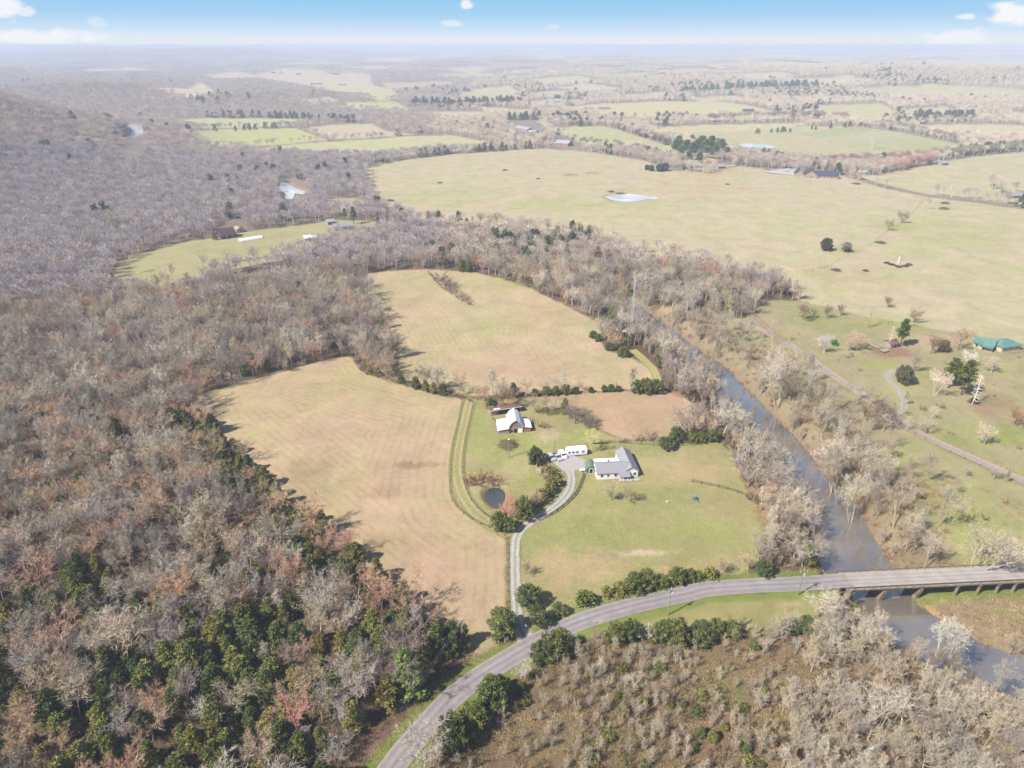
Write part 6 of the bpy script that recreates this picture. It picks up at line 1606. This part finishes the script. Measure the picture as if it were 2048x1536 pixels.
fence('wire_fence', [(1012, 1074), (1014, 1120), (1014, 1165), (1013, 1225)], 'post and wire fence along the straight driveway', GW, 1.25, 3.0, (.45, .8, 1.15), .035, .08)
fence('wire_fence', [(1384, 964), (1420, 971), (1455, 979), (1495, 992), (1532, 1004)], 'brown weathered fence crossing the lawn towards the creek', GW, 1.3, 2.6, (.5, .9, 1.2), .07, .09)
fence('wire_fence', [(1200, 884), (1260, 887), (1330, 892), (1400, 890)], 'thin fence between the brown paddock and the house lawn', GW, 1.2, 3.4, (.5, .9, 1.15), .035, .08)
fence('wire_fence', [(985, 838), (995, 850), (1003, 862)], 'short fence left of the barn', GW, 1.2, 2.6, (.5, .9, 1.15), .035, .08)
fence('wire_fence', [(1850, 398), (1825, 425), (1800, 448), (1765, 470), (1735, 495), (1690, 515), (1640, 540), (1560, 548)], 'long pasture fence running down from the field corner', GW, 1.2, 6.0, (1.1,), .02, .06)
fence('wire_fence', [(1790, 842), (1830, 868), (1900, 905), (1990, 945), (2060, 976)], 'post fence on the lower side of the dirt road', GW, 1.2, 4.5, (.5, 1.1), .025, .05)
loc, rz, w = frame((1366, 799), (1398, 823)); m = MB(); m.box(0, w, -.12, .12, -.4, 1.0); m.box(w - .05, w + 4, -.1, .1, -.4, .7)
o = m.build('low_wall', CONC); o.location = loc; o.rotation_euler = (0, 0, rz); tag(o, 'low pale wall on the near creek bank beside the paddock', 'wall')

# ------------------------------------------------------------------ small things
def brushpile(u, v, r, h, label, tint, seed):
    o = bpy.data.objects.new('brush_pile', brushpile_mesh(seed, r, h).mesh('brush_pile', M_TWIG)); COL.objects.link(o)
    o.location = at3(u, v, -.05); o['tint'] = [x * .5 for x in s2l(tint)]; tag(o, label, 'brush pile', 'brush piles')
brushpile(1015, 891, 4.2, 2.6, 'big brown brush pile by the barnyard light pole', (150, 124, 100), 1)
for i, (u, v, r, h, lb) in enumerate([(780, 402, 4.5, 1.6, 'dark brush pile at the left end of the big pasture'), (880, 366, 3.2, 1.2, 'small brush pile in the left half of the big pasture'), (1010, 341, 3.5, 2, 'distant brush pile near the middle of the big pasture'), (1076, 358, 2.6, 1, 'tiny brush pile right of the middle of the big pasture'),
        (1712, 368, 5, 1.8, 'brush pile below the stone house with blue roofs'), (1890, 407, 4.5, 2, 'upper of two brush piles at the pasture corner'), (1888, 418, 5, 2, 'lower of two brush piles at the pasture corner'), (1761, 486, 4.2, 1.8, 'brush pile below the round pasture trees'),
        (1672, 541, 3.6, 1.5, 'pale brush pile beside the pasture fence'), (1455, 369, 3, 1.0, 'low heap in the tan upper pasture'), (1731, 542, 2.2, 1.2, 'dark small heap on a bare patch of pasture'), (1240, 386, 6, 2.0, 'brushy heap on the bank of the white field pond'), (1222, 384, 4, 2.0, 'left brushy heap by the white field pond')]):
    brushpile(u, v, r, h, lb, (140, 118, 104), 20 + i)
for i, (u0, v0, u1, v1, lb, rr, tn) in enumerate([(1186, 888, 1216, 886, 'dark fallen log on the grass behind the trailer', .3, (86, 72, 60)), (1645, 950, 1668, 968, 'grey fallen trunk reaching into the creek', .22, (176, 160, 150)), (1612, 905, 1640, 950, 'long bleached fallen trunk on the creek edge', .25, (206, 186, 176)), (1620, 930, 1650, 965, 'second bleached trunk in the driftwood by the creek', .2, (196, 172, 160)),
        (1028, 562, 1052, 549, 'pale fallen tree at the far edge of the upper hayfield', .3, (190, 170, 156)), (1255, 684, 1300, 690, 'bleached felled trunk right of the lattice mast', .3, (214, 198, 182)), (1620, 690, 1660, 712, 'pale log beside the dirt road', .25, (196, 182, 160)), (1672, 722, 1716, 745, 'long pale log row along the dirt road', .25, (190, 172, 150))]):
    a, b = np.array(at3(u0, v0, .2)), np.array(at3(u1, v1, .25)); m = MB(); d = b - a
    m.tube([a * 0, d * .35 + (0, 0, .1), d * .7, d], [rr, rr * .85, rr * .6, rr * .25], 7)
    lr_ = random.Random(i)
    for k in range(7):
        q = d * lr_.uniform(.35, .95); m.tube([q, q + d * .16 + np.array([lr_.gauss(0, 1), lr_.gauss(0, 1), lr_.uniform(.1, .9)])], [rr * .35, rr * .1], 4, 0, False)
    o = m.build('fallen_log', M_BARK); o.location = a; o['tint'] = [x * .55 for x in s2l(tn)]; tag(o, lb, 'log', 'fallen logs')
loc, rz, w = frame((1187, 1249), (1212, 1242)); m = MB(); m.slab([(0, 0, .2), (w, .1, .2), (w - .2, 1.3, .22), (.3, 1.1, .22)], .5); m.slab([(.4, .2, .36), (1.5, .3, .36), (1.4, 1.0, .38), (.5, .9, .38)], .15)
o = m.build('culvert_slab', CONC); o.location = loc; o.rotation_euler = (0, 0, rz); tag(o, 'white broken slab at the road edge by the verge', 'slab')
p = at3(1010, 1287); t = thing('yard_sign', p, R(35), 'white yard sign on a post left of the driveway mouth', 'sign')
MB().box(-.06, .06, -.06, .06, -.2, 2.0).build('post', TRIM, t); MB().box(.06, 1.2, -.05, .05, 1.8, 1.92).build('arm', TRIM, t); MB().box(.25, 1.1, -.02, .02, .75, 1.6).build('panel', TRIM, t)
p = at3(1052, 1258); t = thing('mailbox', p, R(30), 'pale mailbox on a post right of the driveway mouth', 'mailbox')
MB().box(-.06, .06, -.06, .06, -.2, 1.1).build('post', POLE_W, t)
m = MB(); m.extrude([(-.18, 1.1), (.18, 1.1), (.18, 1.35)] + [(.18 * math.cos(a), 1.35 + .18 * math.sin(a)) for a in np.linspace(.3, 2.84, 6)] + [(-.18, 1.35)], 1, -.35, .35); m.build('box', STEEL, t)
BLUE = mat_plain('blue_plastic', (.05, .12, .22), .4, var=.1)
p = at3(1389, 1000); t = thing('play_slide', p, R(40), 'small dark blue play slide on the lawn', 'play slide'); t.scale = (.75, .75, .75)
for x in (-.5, .5):
    for y in (-.5, .5): MB().box(x - .06, x + .06, y - .06, y + .06, -.1, 2.1).build('leg', GREEN_P, t)
MB().box(-.6, .6, -.6, .6, 1.15, 1.25).build('platform', BLUE, t); m = MB(); m.slab([(-.35, -.6, 1.25), (-.35, -2.6, .15), (.35, -2.6, .15), (.35, -.6, 1.25)], .08); m.build('chute', BLUE, t)
m = MB(); m.extrude([(-.7, 2.0), (.7, 2.0), (0, 2.6)], 1, -.7, .7); m.build('roof', BLUE, t)
p = at3(1334, 1005); t = thing('lawn_chair', p, R(200), 'white lawn chair alone on the grass below the house', 'chair')
MB().box(-.3, .3, -.3, .3, .38, .45).build('seat', TRIM, t); MB().box(-.3, .3, .26, .34, .45, 1.0).build('backrest', TRIM, t)
for x in (-.26, .26):
    for y in (-.26, .26): MB().box(x - .04, x + .04, y - .04, y + .04, -.05, .38).build('leg', TRIM, t)
p = at3(1796, 527); t = thing('marker_post', p, 0, 'white post rising from a dark ring of brush in the pasture', 'post'); MB().box(-.2, .2, -.2, .2, 0, 4.5).build('post_shaft', TRIM, t); MB().tube([(0, 0, 4.5), (0, 0, 5.2)], [.25, .05], 8).build('cap', TRIM, t)
for i, (u, v) in enumerate([(1774, 527), (1784, 530), (1797, 534), (1810, 533), (1818, 530)]):
    brushpile(u, v, 2.4, 1.3, f'{ORD[i]} clump from the left of the dark brush ring in the pasture', (112, 98, 76), 60 + i)

# ------------------------------------------------------------------ houses and barns farther off
def house(name, label, cat, A, B, depth, wh, rh, axis, wall, roof, wins=3, door=True, chim=None):
    loc, rz, w = frame(A, B); t = thing(name, loc, rz, label, cat)
    m = MB(); gable_wall(m, 0, w, 0, depth, -1.5, wh, rh, axis); m.build('wall', wall, t)
    m = MB(); gable_roof(m, 0, w, 0, depth, wh, rh, axis, .5, .16); r = m.build('roof', roof, t)
    if chim: MB().box(w * .4, w * .4 + .9, depth * .5, depth * .5 + .9, wh + rh * .5, wh + rh + .9).build('chimney', chim, r)
    for i in range(wins):
        x = w * (i + .6) / (wins + .4); opening(t, 'window', x, x + min(1.2, w / (wins + 1) * .6), wh * .35, wh * .78, 0, GLASS, -1, TRIM)
    if door: opening(t, 'door', w * .48, w * .48 + 1.0, 0, 2.1, 0, DARK)
    return t, w
# the two teal roofed houses
t, w = house('teal_house', 'long cream house with teal roof, left of the teal pair', 'house', (1944, 694), (1984, 703), 8, 2.8, 2.0, 0, CREAM, TEAL, 4, True)
MB().box(w * .6, w + .2, -2.2, -.05, -.2, .1).build('porch_deck', CONC, t); m = MB(); m.slab([(w * .45, -2.4, 2.3), (w + .2, -2.4, 2.3), (w + .2, -.45, 2.62), (w * .45, -.45, 2.62)], .12); m.build('porch_roof', TEAL, t)
loc, rz, w = frame((2002, 705), (2040, 700)); t = thing('teal_house', loc, rz, 'square cream house with teal hip roof and wooden deck', 'house')
MB().box(0, w, 0, 8.5, -1, 3.0).build('wall', CREAM, t)
m = MB(); m.add([(-.7, -.7, 2.8), (w + .7, -.7, 2.8), (w + .7, 9.2, 2.8), (-.7, 9.2, 2.8), (w * .35, 4.2, 5.0), (w * .65, 4.2, 5.0)], [(0, 1, 5, 4), (1, 2, 5), (2, 3, 4, 5), (3, 0, 4), (3, 2, 1, 0)]); m.build('roof', TEAL, t)
for x in (1.2, w * .4, w * .75): opening(t, 'window', x, x + 1.2, 1.2, 2.3, 0, GLASS, -1, TRIM)
MB().box(0, w, -2.6, -.02, -.6, -.4).build('deck', POLE_W, t)
m = MB()
for i in range(int(w / .8) + 1): m.box(i * .8, i * .8 + .08, -2.58, -2.5, -.4, .6)
m.box(0, w, -2.62, -2.5, .6, .68); m.build('deck_railing', POLE_W, t)
loc, rz, w = frame((1984, 698), (2002, 700)); t = thing('carport', loc, rz, 'small white carport between the two teal roofs', 'carport')
m = MB(); m.slab([(0, 0, 2.6), (w, 0, 2.6), (w, 5, 2.5), (0, 5, 2.5)], .15); m.build('roof', WHITE_ROOF, t)
for x in (.2, w - .2):
    for y in (.3, 4.7): MB().box(x - .08, x + .08, y - .08, y + .08, -.3, 2.34).build('post', TRIM, t)
# old shed and fallen shed
house('old_shed', 'small old shed with orange rusted tin roof under a pine', 'shed', (1781, 697), (1796, 694), 5, 2.3, 1.2, 0, GREY_WOOD, RUST, 1, True)
loc, rz, w = frame((1731, 690), (1768, 706)); t = thing('fallen_shed', loc, rz, 'long collapsed shed with bleached flat roof near the dirt road', 'shed')
MB().box(.3, w - .3, .3, 3.2, -.4, .9).build('wall', GREY_WOOD, t); m = MB(); m.slab([(-.3, -.3, 1.1), (w * .7, -.4, 1.0), (w * .7, 3.8, 1.6), (-.3, 3.7, 1.7)], .14); m.slab([(w * .72, -.3, .8), (w + .3, -.5, .5), (w + .3, 3.4, .9), (w * .72, 3.6, 1.4)], .14); m.build('roof', CONC_D, t)
house('woodland_house', 'red roofed house half hidden in the creek woods', 'house', (1401, 563), (1436, 560), 8, 3, 2.4, 0, GREY_WOOD, MAROON, 3)
house('maroon_barn', 'dark maroon roofed barn on the long meadow', 'barn', (446, 479), (474, 474), 11, 3.2, 4.0, 0, MAROON, MAROON, 2)
house('wood_cabin', 'small tan cabin beside the maroon barn', 'cabin', (474, 466), (489, 463), 6, 2.6, 1.8, 1, CREAM, GREY_WOOD, 1)
loc, rz, w = frame((481, 484), (526, 477)); t = thing('polytunnel', loc, rz, 'long low white polytunnel on the meadow', 'polytunnel')
a_ = [(2.4 + 2.4 * math.cos(a), 2.1 * math.sin(a)) for a in np.linspace(0, math.pi, 12)]; m = MB(); m.extrude(a_ + [(0, -.6), (4.8, -.6)], 0, 0, w); m.build('cover', PLASTIC, t); opening(t, 'door', 1.6, 3.0, 0, 1.7, 0, DARK, -1, None, 1)
house('white_roof_shed', 'white roofed shed in the meadow by the creek woods', 'shed', (610, 483), (632, 481), 7, 2.6, 1.3, 0, GREY_WOOD, WHITE_ROOF, 2)
house('meadow_house', 'pale long house among trees at the end of the meadow', 'house', (668, 462), (704, 458), 9, 3, 2, 0, FADED, SHINGLE, 4)
house('meadow_garage', 'small white garage left of the pale long house', 'garage', (656, 450), (670, 448), 7, 2.6, 1.5, 0, FADED, FADED_ROOF, 1)
# stone house with slate blue roofs
t, w = house('stone_house', 'large stone house with slate blue roofs beyond the pasture', 'house', (1608, 356), (1634, 357), 20, 3.6, 5.0, 1, STONE, NAVY, 2, True)
m = MB(); gable_wall(m, w + .003, w + 23, 3, 15, -1.5, 3.4, 4.2, 0); m.build('wing_wall', STONE, t); m = MB(); gable_roof(m, w - 3, w + 23, 3, 15, 3.4, 4.2, 0, .6, .2); m.build('wing_roof', NAVY, t)
m = MB(); gable_wall(m, -9, -.003, 10, 24, -1.5, 3.4, 4.6, 1); m.build('garage_wall', STONE, t); m = MB(); gable_roof(m, -9, 0, 10, 24, 3.4, 4.6, 1, .6, .2); m.build('garage_roof', NAVY, t)
for i in range(5): opening(t, 'window', w + 3 + i * 4, w + 4.6 + i * 4, .8, 2.6, 3, GLASS, -1, TRIM)
FAR = [('grove_house', 'white house among the pines of the far grove', 'house', (1382, 336), (1402, 335), 10, 3, 3, 0, WHITE, SHINGLE), ('grove_shed', 'pale shed behind the rosy tree of the far grove', 'shed', (1436, 338), (1450, 337), 8, 3, 2, 0, WHITE, WHITE_ROOF),
 ('small_shed', 'small white shed beyond the stone house', 'shed', (1729, 350), (1740, 350), 6, 3, 2, 1, WHITE, WHITE_ROOF), ('white_barn', 'white shed by the thicket at the far right meadow', 'shed', (1866, 330), (1882, 329), 9, 3.5, 2, 0, WHITE, WHITE_ROOF), ('white_barn', 'second white shed below the first at the far right meadow', 'shed', (1884, 331), (1896, 330), 8, 3, 2, 0, WHITE, WHITE_ROOF),
 ('grey_house', 'grey house under bare trees at the right edge of the pasture', 'house', (2016, 398), (2044, 396), 9, 3, 3, 0, GREY_WOOD, SHINGLE), ('silver_barn', 'long silver roofed barn, upper of the far farmyard', 'barn', (1030, 259), (1054, 264), 12, 4, 3, 0, WHITE, TIN), ('silver_barn', 'short silver roofed barn, lower of the far farmyard', 'barn', (1055, 269), (1070, 270), 14, 4, 3, 0, WHITE, TIN),
 ('red_barn', 'red barn with pale roof at the hedge above the big pasture', 'barn', (1110, 291), (1136, 293), 16, 4, 4, 0, RED_WOOD, TIN), ('long_barn', 'long white roofed barn beyond the dark hedge', 'barn', (1257, 250), (1275, 249), 14, 4, 3, 0, WHITE, WHITE_ROOF), ('red_barn', 'small red barn among far trees', 'barn', (1130, 251), (1137, 251), 12, 5, 5, 1, RED_WOOD, MAROON),
 ('grey_house', 'grey roofed house at the far tree line', 'house', (1074, 251), (1090, 251), 12, 4, 3, 0, WHITE, SHINGLE), ('hill_barn', 'white barn on the far pasture hill', 'barn', (1354, 230), (1368, 229), 14, 4, 3, 0, WHITE, WHITE_ROOF), ('hill_barn', 'red barn right of the white barn on the far pasture hill', 'barn', (1369, 229), (1377, 229), 14, 4, 4, 1, RED_WOOD, WHITE_ROOF),
 ('hill_barn', 'low white barn row on the far pasture hill', 'barn', (1384, 231), (1400, 231), 10, 3.5, 2, 0, WHITE, WHITE_ROOF), ('hill_house', 'grey house at the right end of the far pasture hill', 'house', (1440, 229), (1454, 229), 14, 4, 4, 0, STONE, SHINGLE), ('hill_house', 'dark roofed house at the edge of the far pasture hill', 'house', (1486, 226), (1508, 226), 16, 4, 4, 0, GREY_WOOD, NAVY),
 ('far_house', 'white farm building right of two on the distant slope', 'house', (1108, 205), (1124, 205), 18, 5, 4, 0, WHITE, WHITE_ROOF), ('far_house', 'white farm building left of two on the distant slope', 'house', (1094, 206), (1104, 206), 18, 5, 4, 0, WHITE, WHITE_ROOF), ('far_house', 'long white shed above the far pasture hill', 'house', (1166, 219), (1186, 219), 16, 5, 3, 0, WHITE, WHITE_ROOF), ('far_house', 'second long white shed above the far pasture hill', 'house', (1196, 219), (1220, 219), 16, 5, 3, 0, WHITE, WHITE_ROOF),
 ('far_house', 'pale house by the evergreens left of the green field', 'house', (450, 236), (466, 236), 14, 4, 4, 0, WHITE, RED_WOOD), ('far_house', 'first white building from the left on the distant farm ridge', 'house', (542, 146), (552, 146), 30, 7, 5, 0, WHITE, WHITE_ROOF), ('far_house', 'second white building on the distant farm ridge', 'house', (558, 147), (566, 147), 30, 7, 5, 0, WHITE, WHITE_ROOF), ('far_house', 'third white building on the distant farm ridge', 'house', (593, 149), (602, 149), 30, 7, 5, 0, WHITE, WHITE_ROOF),
 ('far_house', 'fourth white building on the distant farm ridge', 'house', (666, 148), (678, 148), 30, 7, 5, 0, WHITE, TIN), ('far_house', 'long white poultry house on the distant farm', 'house', (620, 169), (644, 169), 26, 6, 4, 0, WHITE, WHITE_ROOF), ('far_house', 'white poultry house at the end of the distant farm', 'house', (676, 171), (690, 171), 26, 6, 4, 0, WHITE, WHITE_ROOF), ('far_house', 'white house on the distant middle slope', 'house', (1116, 130), (1126, 130), 40, 8, 6, 0, WHITE, WHITE_ROOF)]
for nm, lb, ct, A, B, dp, wh, rh, ax, wl, rf in FAR:
    wl = FADED if wl is WHITE else wl; rf = FADED_ROOF if rf in (WHITE_ROOF, TIN) else rf
    if A[1] < 180: dp, wh, rh = dp * .6, wh * .7, rh * .7
    house(nm, lb, ct, A, B, dp, wh, rh, ax, wl, rf, 2)
# far bridge over the upper river bend
loc, rz, w = frame((215, 242), (272, 241)); t = thing('far_bridge', (loc[0], loc[1], loc[2] + 5), rz, 'long low bridge far up the river at the left', 'bridge')
MB().box(0, w, 0, 9, 0, 1.4).build('deck', CONC, t)
for i in range(5): MB().box(w * (i + .5) / 5 - 1, w * (i + .5) / 5 + 1, 1, 8, -9, -.01).build('pier', CONC_D, t)

# ------------------------------------------------------------------ haze
m = MB(); m.box(-24000, 24000, -24000, 24000, -9, 143)
hz = m.build('haze', None); hz['kind'] = 'stuff'
hm_ = bpy.data.materials.new('haze'); hm_.use_nodes = True; hn = hm_.node_tree; hn.nodes.clear()
pv = hn.nodes.new('ShaderNodeVolumePrincipled'); ho = hn.nodes.new('ShaderNodeOutputMaterial'); hn.links.new(pv.outputs[0], ho.inputs['Volume'])
pv.inputs['Color'].default_value = (.58, .655, .82, 1); pv.inputs['Density'].default_value = 0.00022; pv.inputs['Anisotropy'].default_value = 0.0
hz.data.materials.clear(); hz.data.materials.append(hm_)
